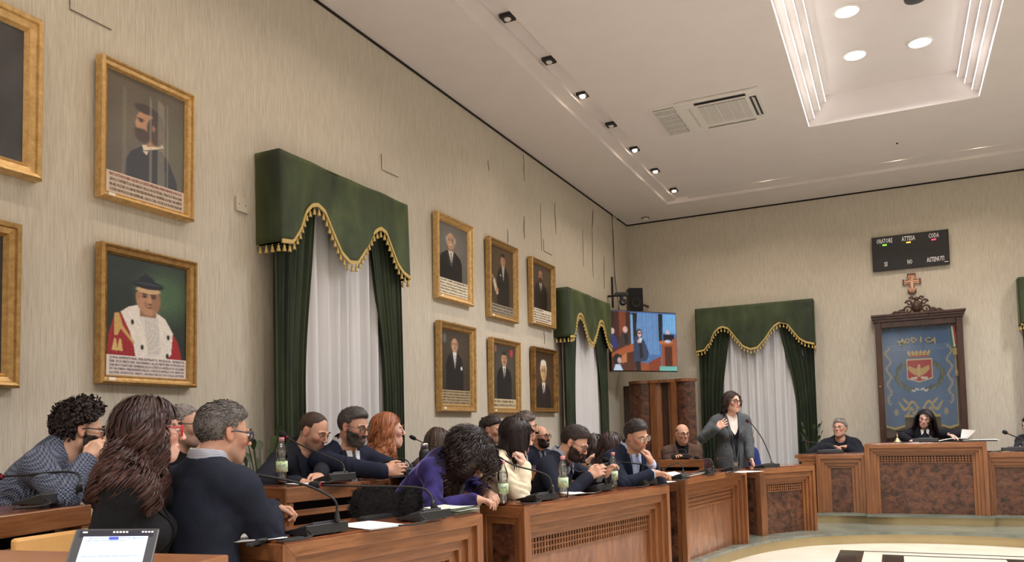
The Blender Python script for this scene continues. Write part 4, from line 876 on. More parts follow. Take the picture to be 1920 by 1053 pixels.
# ---------------- desks ----------------
class DF:   # desk frame: u along the front (left to right seen from the hall), w inwards, z up
    def __init__(s, A, B):
        s.A = np.array([A[0], A[1], 0.]); d = np.array([B[0]-A[0], B[1]-A[1], 0.]); s.L = np.linalg.norm(d); s.d = d/s.L; s.n = np.array([s.d[1], -s.d[0], 0])
    def P(s, u, w, z): return s.A+s.d*u-s.n*w+UP*z
    def box(s, mb, u0, u1, w0, w1, z0, z1):
        mb.hexa([s.P(u0, w0, z0), s.P(u1, w0, z0), s.P(u1, w1, z0), s.P(u0, w1, z0), s.P(u0, w0, z1), s.P(u1, w0, z1), s.P(u1, w1, z1), s.P(u0, w1, z1)]); return mb
def arch(f, u0, u1, zb, zt, si0, si1, ti0, ti1, w0, w1, name, mt_s, mt_t, parent):
    """three-sided mitred frame: stiles and top rail"""
    def quadprism(p, nm, m_):
        V = [f.P(u, w0, z) for u, z in p]+[f.P(u, w1, z) for u, z in p]
        obj(nm, V, [(0, 1, 2, 3), (7, 6, 5, 4), (0, 4, 5, 1), (1, 5, 6, 2), (2, 6, 7, 3), (3, 7, 4, 0)], m_, parent, bevel=.002)
    quadprism([(u0+si0, zb), (u0+si1, zb), (u0+si1, zt-ti1), (u0+si0, zt-ti0)], name+'_stile', mt_s)
    quadprism([(u1-si1, zb), (u1-si0, zb), (u1-si0, zt-ti0), (u1-si1, zt-ti1)], name+'_stile', mt_s)
    quadprism([(u0+si0, zt-ti0), (u0+si1, zt-ti1), (u1-si1, zt-ti1), (u1-si0, zt-ti0)], name+'_rail', mt_t)
def desk(label, A, B, zt, zb, depth, style='grille', panel=BURL, sides=(0, .045, .09, .135, .175), tops=(0, .055, .12, .17, .215), group='curved council desks', ends=True, gh=.11, cat='desk', step=.022, endp=('A',), name='council_desk'):
    f = DF(A, B); Lg = f.L
    t = thing(name, label, cat, f.P(Lg/2, depth/2, zb), group)
    n = len(sides)-1
    dw = step
    for k in range(n):
        arch(f, 0, Lg, zb, zt-.001*(k > 0), sides[k], sides[k+1], tops[k], tops[k+1], dw*k, dw*n+.03, 'frame', WOOD, WOODH, t)
    wp = dw*n
    o = MB(); f.box(o, sides[-1], Lg-sides[-1], wp, wp+.02, zb, zt-tops[-1]); o.build('front_panel', panel, t)
    ux0, ux1 = sides[-1], Lg-sides[-1]; zg1 = zt-tops[-1]; zg0 = zg1-gh
    if style == 'grille':
        o = MB(); f.box(o, ux0, ux1, wp-.002, wp, zg0, zg1); o.build('grille_backing', DARK, t)
        g = MB(); nb = int((ux1-ux0)/.032)
        for k in range(nb+1):
            u = ux0+(ux1-ux0)*k/nb; f.box(g, u-.006, u+.006, wp-.014, wp-.002, zg0, zg1)
        for k in range(4): z = zg0+(zg1-zg0)*k/3; f.box(g, ux0, ux1, wp-.012, wp-.003, z-.005, z+.005)
        tag(g.build('grille', WOOD, t), kind='stuff')
    elif style == 'slots':
        for k in range(3):
            z = zg1-.02-k*.038; o = MB(); f.box(o, ux0, ux1, wp-.012, wp, z-.026, z); o.build('slat', WOODH, t, bevel=.003)
    elif style == 'steps': pass
    # top, carcass, ends
    o = MB(); f.box(o, .004, Lg-.004, .01, depth, zt-.004, zt+.012); o.build('desk_top', WOODTOP, t, bevel=.004)
    o = MB(); f.box(o, .03, Lg-.03, depth-.02, depth, zb, zt-.004); o.build('back_panel', WOOD, t)
    for e in ('A', 'B'):
        u0, u1 = (0, .02) if e == 'A' else (Lg-.02, Lg)
        o = MB(); f.box(o, u0+.006, u1-.006, wp+.03, depth, zb, zt-.004); o.build('end_panel', WOOD, t)
        if e in endp:
            g_ = DF(f.P(0, depth, 0)[:2], f.P(0, 0, 0)[:2]) if e == 'A' else DF(f.P(Lg, 0, 0)[:2], f.P(Lg, depth, 0)[:2])
            for k, (a, b) in enumerate(((0, .05), (.05, .09))):
                arch(g_, 0, depth, zb, zt, a, b, a+.01*k*0, b+.02, -.012+.01*k, .0, 'end_frame', WOOD, WOODH, t)
            o = MB(); g_.box(o, .09, depth-.09, -.001, .002, zb, zt-.11); o.build('end_burl', BURL, t)
    return t, f
ZI = [CZ-.43, CZ-.46, CZ-.47, CZ-.49]
def zz(px, py, z): p = onZ(px, py, z); return (p[0], p[1])
D1, F1 = desk('nearest council desk with thick cherry top edge, bottom centre of the photo', zz(535, 1021, ZI[0]), zz(905, 963, ZI[0]), ZI[0], P1Z, .46, sides=(0, .05, .1, .15, .2), panel=VENEER)
A2 = zz(985, 950, ZI[1]); B2 = zz(1255, 910, ZI[1])
D2, F2 = desk('council desk with lattice grille before the cream-bloused woman and the young bearded man', A2, B2, ZI[1], P1Z, .36, panel=VENEER, step=.03, gh=.115)
D3, F3 = desk('council desk with three slots and plain veneer panel, third from the camera', zz(1285, 898, ZI[2]), zz(1400, 880, ZI[2]), ZI[2], P1Z, .4, 'slots', panel=VENEER, step=.03, tops=(0, .05, .1, .15, .19))
D4, F4 = desk('council desk with small grille in front of the standing speaker', zz(1426, 878, ZI[3]), zz(1528, 872, ZI[3]), ZI[3], P1Z, .45, sides=(0, .04, .075, .11, .14), tops=(0, .06, .12, .16, .19), gh=.085)
# president's bench and wings
YPB = 10.88
def xy(px, py, Y): return onY(px, py, Y)
zP = xy(1740, 831, YPB)[2]; zWg = xy(1570, 852, YPB+.08)[2]
DP, FP = desk("tall president's bench with long grille and burl panel on the upper platform", (xy(1622, 834, YPB)[0], YPB), (xy(1850, 829, YPB)[0], YPB), zP, P2Z, .62, sides=(0, .045, .085, .12, .15), tops=(0, .05, .09, .12, .145), gh=.085, group='benches on the upper platform', step=.025, name='bench', cat='bench')
xl = xy(1535, 852, YPB)[0]; 
DL, FL = desk('lower bench with dark burl panel left of the president', (xl-.03, YPB+.04), (xy(1622, 834, YPB)[0]-.01, YPB+.07), zWg, P2Z, .6, 'plain', sides=(0, .045, .085, .125, .16), tops=(0, .05, .1, .14, .17), group='benches on the upper platform', name='bench', cat='bench')
DR, FR = desk('lower bench with dark burl panel cut by the right photo edge', (xy(1851, 834, YPB)[0]+.01, YPB+.07), (xy(1851, 834, YPB)[0]+1.5, YPB-.06), zWg, P2Z, .6, 'plain', sides=(0, .012, .03, .045, .06), tops=(0, .05, .1, .14, .17), group='benches on the upper platform', name='bench', cat='bench')
# far left small return of the left wing
t = thing('side_table', 'small stepped wooden ledge at the far left end of the low bench', 'table', (xl-.24, YPB+.3, P2Z))
for k in range(3): MB().box((xl-.175+.02*k, YPB+.33, zWg-.02-.045*k), (.13-.02*k, .2, .021)).build('ledge', WOODH, t, bevel=.004)
MB().box((xl-.13, YPB+.36, (zWg-.13+P2Z)/2), (.07, .16, (zWg-.13-P2Z)/2)).build('pedestal', WOOD, t)
# outer row: louvred desks
def louvre_desk(label, A, B, zt, zb, depth, frame_end=True, nsl=6, post=.05):
    f = DF(A, B); L_ = f.L
    t = thing('gallery_desk', label, 'desk', f.P(L_/2, depth/2, zb), 'louvred desks of the outer row')
    o = MB(); f.box(o, 0, L_, -.01, .03, zt-.085, zt); o.build('fascia', WOODH, t, bevel=.004)
    o = MB(); f.box(o, .004, L_-.004, .03, depth, zt-.02, zt); o.build('desk_top', WOODTOP, t)
    for u in (0, L_-post): o = MB(); f.box(o, u, u+post, -.005, .06, zb, zt-.085); o.build('post', WOOD, t, bevel=.003)
    o = MB(); f.box(o, post, L_-post, .13, .15, zb, zt-.03); o.build('dark_back', DARK, t)
    h = zt-.085-zb; sp = .085
    k = 0; z = zt-.085-.045
    while z > zb+.05 and k < nsl+4:
        o = MB(); o.hexa([f.P(post, .01, z-.034), f.P(L_-post, .01, z-.034), f.P(L_-post, .1, z-.05), f.P(post, .1, z-.05), f.P(post, .01, z), f.P(L_-post, .01, z), f.P(L_-post, .1, z-.02), f.P(post, .1, z-.02)]); o.build('slat', WOODH, t, bevel=.002); z -= sp; k += 1
    for e in (0, 1):
        u = 0 if e == 0 else L_
        g = DF(f.P(0, depth, 0)[:2], f.P(0, -.005, 0)[:2]) if e == 0 else DF(f.P(L_, 0, 0)[:2], f.P(L_, depth, 0)[:2])
        arch(g, 0, g.L, zb, zt-.002, 0, .05, 0, .06, -.004, .02, 'end_frame', WOOD, WOODH, t)
        arch(g, 0, g.L, zb, zt-.002, .05, .09, .06, .10, .004, .02, 'end_frame', WOOD, WOODH, t)
        o = MB(); g.box(o, .05, g.L-.05, .012, .02, zb, zt-.06); o.build('end_panel', WOOD, t)
    return t, f
ZO = CZ-.262
O1, G1 = louvre_desk('outer-row desk with louvred front at the left edge, before the man in the checked jacket', (zz(0, 968, ZO)[0]+.25, zz(0, 968, ZO)[1]-1.1), zz(168, 945, ZO), ZO, .36, .42)
ZO2 = CZ-.27
O2, G2 = louvre_desk('outer-row desk with louvred front, before the two men in dark suits', zz(535, 914, ZO2), zz(835, 888, ZO2), ZO2, .36, .40)
ZO3 = CZ-.30
q0 = zz(858, 888, ZO2); q1 = zz(1122, 868, ZO3)
O3, G3 = louvre_desk('outer-row desk mostly hidden behind the curly-haired woman', (q0[0]+.02, q0[1]+.05), (q1[0]-.12, q1[1]), ZO3, .36, .38)
ZO4 = CZ-.385
qa, qb = onY(1238, 863, 9.45), onY(1318, 862, 9.45)
O4, G4 = louvre_desk('outer-row desk far back before the bald man in the brown jacket', (qa[0], 9.45), (qb[0], 9.45), ZO4, P1Z, .45)
# wooden writing ledge at the very bottom left (row in front of the camera) and a pale chair back
e = W(200, 1050, 1.95)
t = thing('front_ledge', 'narrow wooden ledge under the tablet at the bottom left edge', 'table', (e[0], e[1], .13))
LZ = W(140, 1044, 2.05)[2]
la, lb = W(20, 1040, 2.15), W(420, 1050, 2.0)
fl = DF((la[0]-.25, la[1]), (lb[0], lb[1])); o = MB(); fl.box(o, 0, fl.L, -.30, .02, LZ-.04, LZ); o.build('ledge_top', WOODH, t, bevel=.004)
o = MB(); fl.box(o, .02, fl.L-.02, -.2, -.17, .13, LZ-.04); o.build('ledge_front', WOOD, t)
CH = mat('pale_birch_plywood', srgb(196, 150, 88), .5, noise=.12, nscale=8, stretch=(1, 1, .2))
t = thing('chair', 'pale wooden chair with low flat backrest, empty, left of the dark-haired woman', 'chair', W(95, 1200, 2.7)*np.array([1, 1, 0])+np.array([0, 0, P1Z]))
a_, b_ = W(30, 1024, 2.55), W(140, 1012, 2.75)
fc = DF(a_[:2], b_[:2]); o = MB(); fc.box(o, 0, fc.L+.12, 0, .03, CZ-.62, (a_[2]+b_[2])/2+.028); o.build('backrest', CH, t, bevel=.01)
o = MB(); fc.box(o, .03, fc.L+.1, .03, .42, CZ-.80, CZ-.77); o.build('seat', CH, t, bevel=.008)
for u in (.04, fc.L+.08):
    for w_ in (.02, .38): o = MB(); o.tube([fc.P(u, w_, P1Z), fc.P(u, w_, CZ-.8)], .014, 8); o.build('leg', GREY, t, True)

# ---------------- microphones ----------------
def mic(label, px, py, zt, s=1., yaw_dir=None, stalk=None, tipfoam=True, ring=True, f=None, long_=1., Dtip=.08, Yb=None):
    """conference unit at pixel base centre on a desk of height zt; stalk: pixel list attach, bends..., tip"""
    b = onZ(px, py, zt+.012)
    if Yb: b = np.array([onY(px, py, Yb)[0], Yb, zt+.012])
    D = float((b-CO)@CF)
    t = thing('conference_microphone', label, 'microphone', b, 'gooseneck conference microphones')
    if f is None: d = np.array([0, 1., 0]); n = np.array([1., 0, 0])
    else: d, n = f.d, f.n
    w, l = .10*s*long_, .075*s
    P = lambda u, v, z: b+d*u+n*v+UP*z
    k = lambda v0, v1: [P(-w, -l, 0)]
    mb = MB().hexa([P(-w, -l, .006), P(w, -l, .006), P(w, l, .006), P(-w, l, .006), P(-w, -l, .016), P(w, -l, .016), P(w, l*.92, .05), P(-w, l*.92, .05)]); mb.build('base', BLACK, t, bevel=.004)
    MB().hexa([P(-w*.55, -l*.5, .024), P(w*.55, -l*.5, .024), P(w*.55, l*.7, .044), P(-w*.55, l*.7, .044), P(-w*.55, -l*.5, .032), P(w*.55, -l*.5, .032), P(w*.55, l*.7, .058), P(-w*.55, l*.7, .058)]).build('control_panel', GREY, t, bevel=.002)
    mb = MB(); 
    for u in (-.7, .7):
        for v in (-.7, .7): mb.lathe(P(w*u, l*v, 0), [(.009, 0), (.009, .008)], 8)
    mb.build('feet', BLACKR, t)
    mb = MB(); 
    for q in range(3): mb.box(P(-w*.78, l*(.4-.4*q), .036-.012*q), (.008, .008, .004))
    mb.build('buttons', GREY, t)
    if stalk:
        a = W(*stalk[0], D+.0); pts = [P(w*.6, l*.55, .04), a]; n_ = len(stalk)
        for i, q in enumerate(stalk[1:]): pts.append(W(*q, D+Dtip*(i+1)/(n_-1)))
        c_ = catmull(pts[1:], 6) if len(pts) > 3 else pts[1:]
        c_ = [pts[0]]+c_
        r = [.0085*s]*3+[.0048*s]*(len(c_)-3)
        MB().tube(c_, r, 8).build('gooseneck', BLACKR, t, True)
        MB().lathe(a-UP*.022, [(.013*s, 0), (.010*s, .03), (.006*s, .045)], 10).build('socket', BLACK, t, True)
        e, g_ = c_[-1], c_[-1]-c_[-3]; g_ = g_/np.linalg.norm(g_)
        if ring: MB().lathe(e-g_*.004, [(.0085*s, 0), (.0085*s, .006)], 12, ax=g_).build('light_ring', RED, t)
        if tipfoam: MB().lathe(e, [(.009*s, .0), (.0155*s, .01), (.0175*s, .028), (.0165*s, .045), (.011*s, .056), (.002, .06)], 14, ax=g_).build('foam_head', FOAM, t, True)
    pts = catmull([P(-w*.9, l*.9, .03), P(-w*1.1, l*1.5, .012), P(-w*1.8, l*1.5, .006), P(-w*2.4, l*1.1, .006)], 5)
    MB().tube(pts, .004*s, 6).build('cable', BLACKR, t, True)
    return t
mic('large near microphone with red ring pointing at the woman with wavy brown hair', 592, 1000, ZI[0], 1.15, f=F1, stalk=[(632, 968), (625, 935), (560, 905), (440, 883), (388, 876)], Dtip=-.02)
mic('microphone pointing left over the black coat, beside stacked papers', 795, 974, ZI[0], 1.12, f=F1, stalk=[(812, 946), (806, 925), (780, 913), (680, 911), (600, 909)])
mic('grey microphone unit at the left edge before the man in the checked jacket', 92, 944, ZO, 1.05, f=G1, stalk=[(149, 912), (148, 890), (120, 884), (50, 890), (4, 893)], long_=1.1)
mic('microphone on the outer desk before the bald bearded man', 628, 902, ZO2, 1.0, f=G2, stalk=[(645, 885), (641, 868), (610, 853), (560, 832), (538, 819)])
mic('microphone on the outer desk before the clasped hands', 765, 892, ZO2, .95, f=G2, stalk=[(771, 876), (764, 864), (748, 860), (710, 868), (672, 876)], tipfoam=False)
mic('microphone behind the black flask, head up before the curtain', 850, 884, ZO3, .9, f=G3, stalk=[(850, 862), (838, 844), (820, 838), (795, 830), (780, 823)])
mic('microphone under the cream blouse sleeve, its head lost in dark curls', 1006, 938, ZI[1], 1.15, f=F2, stalk=[(1036, 915), (1030, 895), (1010, 884), (965, 872), (930, 853)])
mic('microphone beside the white papers, third unit along the inner row', 1118, 920, ZI[1], 1.05, f=F2, stalk=[(1136, 904), (1128, 886), (1110, 882), (1085, 884), (1068, 872)])
mic('microphone before the man resting his cheek on his hand', 1205, 909, ZI[1], 1.05, f=F2, stalk=[(1220, 890), (1214, 874), (1195, 869), (1160, 865), (1142, 862)])
mic('microphone with bent stalk at the near end of the slotted desk', 1272, 898, ZI[2], 1.0, f=F3, stalk=[(1281, 885), (1279, 873), (1270, 868), (1248, 877), (1236, 890)], long_=.9)
mic('microphone in the middle of the slotted desk', 1322, 888, ZI[2], 1.05, f=F3, stalk=[(1337, 877), (1335, 864), (1325, 860), (1312, 858)])
mic('microphone at the far end of the slotted desk, left of the speaker', 1368, 883, ZI[2], 1.0, f=F3, stalk=[(1374, 873), (1371, 863), (1362, 859), (1345, 860)], tipfoam=False)
mic('microphone raised toward the standing speaker, with red ring', 1437, 877, ZI[3], 1.2, f=F4, stalk=[(1447, 868), (1443, 853), (1428, 820), (1410, 795), (1404, 790)], Dtip=.25)
mic('microphone before the grey-haired man in the dark coat', 1557, 849, zWg, 1.3, f=FL, Yb=YPB+.25, stalk=[(1563, 838), (1562, 833), (1545, 832), (1525, 829), (1511, 827)], long_=1.2)
mic("microphone unit on the president's bench", 1735, 830, zP, 1.4, f=FP, Yb=YPB+.2, stalk=[(1745, 821), (1741, 814), (1736, 817)], tipfoam=False, ring=False)
mic('microphone at the right edge on the low bench', 1903, 842, zWg, 1.4, f=FR, Yb=YPB+.2, stalk=[(1918, 832), (1916, 823), (1903, 818), (1889, 812)])
mic('far microphone before the bald man in the brown jacket', 1278, 861, ZO4, 1.1, f=G4, Yb=9.62, stalk=[(1288, 854), (1286, 845), (1278, 842), (1255, 848), (1238, 853)], tipfoam=False)

# ---------------- bottles, flask, papers ----------------
LABEL = ramp_mat('bottle_label', [(.35, srgb(120, 160, 70)), (.5, srgb(214, 224, 200)), (.6, srgb(150, 190, 90)), (.8, srgb(90, 140, 70))], scale=40, rough=.4, coords='World')
CAP = mat('pink_cap', srgb(222, 150, 158), .5); WATER = mk_glass('bottle_water', (.95, .965, .97), .5)
def bottle(label, px, py, zt, h=.262):
    b = onZ(px, py, zt+.012); s = h/.26
    t = thing('water_bottle', label, 'bottle', b, 'plastic water bottles')
    pr = [(.026, 0), (.031, .004), (.032, .03), (.029, .045), (.032, .06), (.0325, .10), (.0325, .125), (.027, .137), (.032, .15), (.033, .17), (.030, .19), (.022, .215), (.013, .235), (.0125, .245)]
    MB().lathe(b, [(r*s, z*s) for r, z in pr], 20).build('body', PET, t, True)
    MB().lathe(b, [(r*s*.93, z*s+.002) for r, z in pr[:11]], 20).build('water', WATER, t, True)
    MB().lathe(b, [(.0335*s, .062*s), (.0335*s, .124*s)], 20).build('label_band', LABEL, t, True)
    MB().lathe(b, [(.0155*s, .24*s), (.0155*s, .258*s), (.014*s, .262*s)], 14).build('cap', CAP, t, True)
    v = -ray(px, py); v[2] = 0; v /= np.linalg.norm(v); r_ = np.cross(UP, v)
    text_obj('label_print', 'Gerì', b+v*.0338*s-r_*.016*s+UP*.095*s, r_, UP, .022*s, mat('label_ink', srgb(110, 120, 170), .5), t, .0005)
bottle('water bottle with pink cap on the outer desk before the bald bearded man', 529, 904, ZO2)
bottle('water bottle with pink cap right of the curly-haired woman, nearest on the inner desk', 944, 944, ZI[1], .27)
bottle('water bottle with pink cap before the young bearded man', 1057, 931, ZI[1], .275)
bottle('water bottle with pink cap left of the man resting his cheek', 1151, 914, ZI[1], .27)
b = onZ(797, 893, ZO2); t = thing('thermos_flask', 'black thermos flask with steel lid on the outer desk', 'flask', b)
MB().lathe(b, [(.034, 0), (.036, .004), (.036, .15), (.03, .17), (.022, .18)], 20).build('body', BLACK, t, True)
MB().lathe(b+UP*.18, [(.024, 0), (.024, .03), (.02, .034)], 18).build('lid', mat('brushed_steel', srgb(190, 190, 188), .3, metal=.9), t, True)
def sheetp(label, c, f, w=.21, l=.297, th=.002, rot=0., n=1, m_=PAPER, name='paper_sheets', cat='paper', curl=0.):
    d = f.d*math.cos(rot)+f.n*math.sin(rot); e = -f.d*math.sin(rot)+f.n*math.cos(rot)
    t = thing(name, label, cat, c) if n > 1 else None
    for k in range(n):
        off = (rng.random(2)-.5)*.03*(k > 0); z = th*k; V = []; nn = 8
        for i in range(nn):
            s = i/(nn-1)-.5; zc = curl*(s*s)*4*.25
            for j in (-.5, .5): V.append(c+d*(j*w+off[0])+e*(s*l+off[1])+UP*(z+zc+.0005))
        V += [v-UP*th*.9*0-UP*.0004 for v in V]; m2 = 2*nn
        F = [(2*i, 2*i+1, 2*i+3, 2*i+2) for i in range(nn-1)]+[(m2+2*i+2, m2+2*i+3, m2+2*i+1, m2+2*i) for i in range(nn-1)]+[(2*i+2, m2+2*i+2, m2+2*i, 2*i) for i in range(nn-1)]+[(2*i+1, m2+2*i+1, m2+2*i+3, 2*i+3) for i in range(nn-1)]+[(0, m2, m2+1, 1), (m2-2, m2*2-2, m2*2-1, m2-1)]
        o = obj('sheet' if t else name, V, F, m_, t)
        if not t: tag(o, label, cat)
sheetp('white papers under the near microphone on the nearest desk', onZ(480, 1006, ZI[0]+.013), F1, n=3, rot=.5)
sheetp('white sheets between the two near microphones', onZ(695, 985, ZI[0]+.013), F1, n=3, rot=.15)
sheetp('green-edged folded papers stacked right of the second near microphone', onZ(846, 962, ZI[0]+.013), F1, w=.19, l=.2, th=.006, n=6, rot=-.1, curl=.02, m_=mat('pale_green_paper', srgb(206, 214, 196), .8))
sheetp('white paper beside the bottle of the young bearded man', onZ(1083, 926, ZI[1]+.013), F2, w=.15, l=.2, n=3, rot=.3, curl=.04)
sheetp('white paper before the man resting his cheek', onZ(1238, 903, ZI[1]+.013), F2, w=.2, l=.2, n=2)
sheetp('white folded document on the slotted desk', onZ(1280, 893, ZI[2]+.03), F3, w=.3, l=.3, n=4, th=.004, curl=.1)
sheetp('white paper under the speaker hand on the last inner desk', onZ(1397, 884, ZI[3]+.012), F4, w=.3, l=.22, n=2)
sheetp('papers before the bald bearded man', onZ(570, 905, ZO2+.003), G2, n=2, rot=.2)
b = onZ(482, 1016, ZI[0]+.018); t = thing('glasses_case', 'slim black case lying on the edge of the nearest desk', 'case', b)
MB().box(b, (.013, .085, .008), np.array([F1.n, F1.d, UP]).T@np.array([[math.cos(.55), -math.sin(.55), 0], [math.sin(.55), math.cos(.55), 0], [0, 0, 1]])).build('body', BLACK, t, bevel=.005)
MB().box(b+F1.d*.02+UP*.009, (.012, .02, .002)).build('clasp', GREY, t)
b = onZ(548, 1010, ZI[0]+.015); tag(MB().box(b, (.02, .05, .007), np.array([F1.n, F1.d, UP]).T).build('wallet', BLACKR, None, bevel=.004), 'small black wallet beside the slim case', 'wallet')
# black fur coat over a chair between the rows
b = W(728, 950, 4.1)
t = thing('fur_coat', 'black furry coat folded over a chair behind the nearest desk', 'coat', b-UP*.3)
V = []; nu, nv_ = 44, 24
ax = F1.d
for i in range(nu+1):
    for j in range(nv_+1):
        u = i/nu; v = j/nv_*2*PI; r = (.075+.02*math.sin(6*u)+.012*math.sin(17*u+v))*min(1, 6*min(u, 1-u)+.15)+rng.normal(0, .006)
        V.append(b+CR*(u-.5)*.33+UP*(1.15*r*math.cos(v)-.02*math.sin(3*u)+.03*u)+np.array([.8, .3, 0])*r*math.sin(v))
FUR = mat('black_fur', srgb(13, 12, 14), .9, bump=1., bscale=220)
obj('fur_body', V, [(i*(nv_+1)+j, (i+1)*(nv_+1)+j, (i+1)*(nv_+1)+j+1, i*(nv_+1)+j+1) for i in range(nu) for j in range(nv_)], FUR, t, smooth=True)
mb = MB()
for k in range(3500):
    v = V[rng.integers(len(V))]; dv = v-b; dv = dv/(np.linalg.norm(dv)+1e-6)+rng.normal(0, .5, 3); dv /= np.linalg.norm(dv); s_ = np.cross(dv, rng.normal(0, 1, 3)); s_ = s_/np.linalg.norm(s_)*.0012
    mb.add([v-s_, v+s_, v+dv*.026], [(0, 1, 2)])
tag(mb.build('fur_pile', FUR, t), kind='stuff')
o = MB().box(b-UP*.25, (.2, .03, .22), np.array([F1.d, -F1.n, UP]).T).build('coat_hem', FUR, t, bevel=.02)
# tablet
c0, c1, c2_, c3 = W(146, 992, 1.80), W(301, 987, 1.86), W(118, 1078, 1.70), W(272, 1078, 1.76)
O = c2_; U = c3-c2_; Vv = c0-c2_; U = (U+(c1-c0))/2; N_ = np.cross(U, Vv); N_ /= np.linalg.norm(N_); 
t = thing('tablet', 'tablet computer showing a text document, bottom left in the foreground', 'tablet', O+U/2)
lu, lv = np.linalg.norm(U), np.linalg.norm(Vv); ru, rv = U/lu, Vv/lv
Rt_ = np.array([ru, rv, N_]).T
MB().box(O+U/2+Vv/2-N_*.004, (lu/2+.004, lv/2+.002, .0035), Rt_).build('body', GREY, t, bevel=.003)
MB().box(O+U/2+Vv/2, (lu/2, lv/2, .001), Rt_).build('bezel', BLACK, t)
scr = mat('tablet_screen', srgb(176, 196, 236), .3, emit=1.0); hdr = mat('tablet_header', srgb(16, 18, 34), .3)
MB().box(O+U*.5+Vv*.43+N_*.0012, (lu*.40, lv*.39, .0006), Rt_).build('page', scr, t)
MB().box(O+U*.5+Vv*.89+N_*.0012, (lu*.46, lv*.07, .0004), Rt_).build('toolbar', hdr, t)
ink = mat('tablet_ink', srgb(60, 70, 130), .5)
text_obj('screen_text', 'Rappresentanti gestori e              patrimoniali. Oggi presente', O+U*.17+Vv*.765+N_*.002, ru, rv, .0078, ink, t, .0002, width=lu*.68)
text_obj('screen_text', 'tutta la città nelle varie rappresentanze', O+U*.13+Vv*.71+N_*.002, ru, rv, .0078, ink, t, .0002, width=lu*.5)
text_obj('screen_text', 'sulla comunale cittadinanza; la verifica, partecipa insieme si', O+U*.14+Vv*.36+N_*.002, ru, rv, .0078, ink, t, .0002, width=lu*.7)
MB().box(O+U*.475+Vv*.775+N_*.0022, (lu*.06, .0042, .0003), Rt_).build('highlighted_word', mat('tablet_highlight', srgb(50, 60, 160), .4, emit=.3), t)
mb = MB(); 
for u in (.09, .12, .46, .5, .54, .58, .62, .82, .86, .9, .94): mb.box(O+U*u+Vv*.915+N_*.0022, (.0022, .0022, .0003), Rt_)
tag(mb.build('toolbar_icons', PAPER, t), kind='stuff')
# president's desk things
def on_p(px, w_=.3): 
    p = onZ(px, 830, zP+.012); return np.array([onY(px, 830, YPB+w_)[0], YPB+w_, zP+.012])
b = on_p(1683, .3); t = thing('desk_bell', "small brass hand bell on the president's bench", 'bell', b)
MB().lathe(b, [(.05, 0), (.045, .01), (.03, .02), (.024, .04), (.008, .055), (.006, .07), (.012, .08), (.006, .1)], 16).build('bell_body', BRASS, t, True)
MB().lathe(b-UP*.0+UP*.1, [(.006, 0), (.009, .015), (.002, .025)], 10).build('handle', WOOD, t, True)
sheetp("loose papers on the left of the president's bench", on_p(1700, .15), FP, w=.25, l=.2, n=3)
sheetp("stack of papers at the right end of the president's bench", on_p(1838, .2), FP, w=.36, l=.3, n=6, th=.004)
sheetp('papers on the right low bench', np.array([onY(1868, 838, YPB+.2)[0], YPB+.2, zWg+.013]), FR, w=.25, l=.25, n=3, m_=mat('yellowed_paper', srgb(214, 206, 170), .8))
b = on_p(1795, .25); t = thing('open_book', "open book with one white page lifted by the president's hand", 'book', b)
V = []; 
for i in range(9):
    s = i/8; 
    for j in (0, 1): V.append(b+np.array([-.2+.4*s, -.12+.24*j, .012+.03*math.sin(PI*s)]))
obj('pages', V, [(2*i, 2*i+2, 2*i+3, 2*i+1) for i in range(8)], PAPER, t, smooth=True)
MB().box(b+UP*.006, (.2, .12, .005)).build('cover', BLACKR, t)
V = [];
for i in range(7):
    s = i/6; V += [b+np.array([.03+.02*s, -.11, .03+.17*s-.05*s*s]), b+np.array([.12+.09*s, .10, .03+.10*s])]
obj('lifted_page', V, [(2*i, 2*i+2, 2*i+3, 2*i+1) for i in range(6)], PAPER, t)
# ---------------- implicit surfaces ----------------
class SDF:
    def __init__(s): s.ops = []
    def cone(s, a, b, ra, rb, k=.02, op='+'): s.ops.append(('c', np.array(a, float), np.array(b, float), ra, rb, k, op)); return s
    def ell(s, c, r, R=None, k=.02, op='+'): s.ops.append(('e', np.array(c, float), np.array(r, float)*np.ones(3), R, None, k, op)); return s
    def fn(s, f, k=.01, op='-'): s.ops.append(('f', f, None, None, None, k, op)); return s
    def __call__(s, P):
        d = np.full(len(P), 10.)
        for t, a, b, r1, r2, k, op in s.ops:
            if t == 'c':
                ab = b-a; q = P-a; h = np.clip(q@ab/(ab@ab+1e-12), 0, 1); x = q-h[:, None]*ab
                di = np.sqrt(np.einsum('ij,ij->i', x, x))-(r1+(r2-r1)*h)
            elif t == 'e':
                q = P-a
                if r1 is not None: q = q@r1
                k0 = np.sqrt((((q/b)**2).sum(1)))+1e-9; k1 = np.sqrt(((q/(b*b))**2).sum(1))+1e-9; di = k0*(k0-1)/k1
            else: di = a(P)
            if op == '+': h = np.maximum(k-np.abs(d-di), 0)/k; d = np.minimum(d, di)-h*h*k*.25
            elif op == '-': e = -di; h = np.maximum(k-np.abs(d-e), 0)/k; d = np.maximum(d, e)+h*h*k*.25
            else: h = np.maximum(k-np.abs(d-di), 0)/k; d = np.maximum(d, di)+h*h*k*.25
        return d
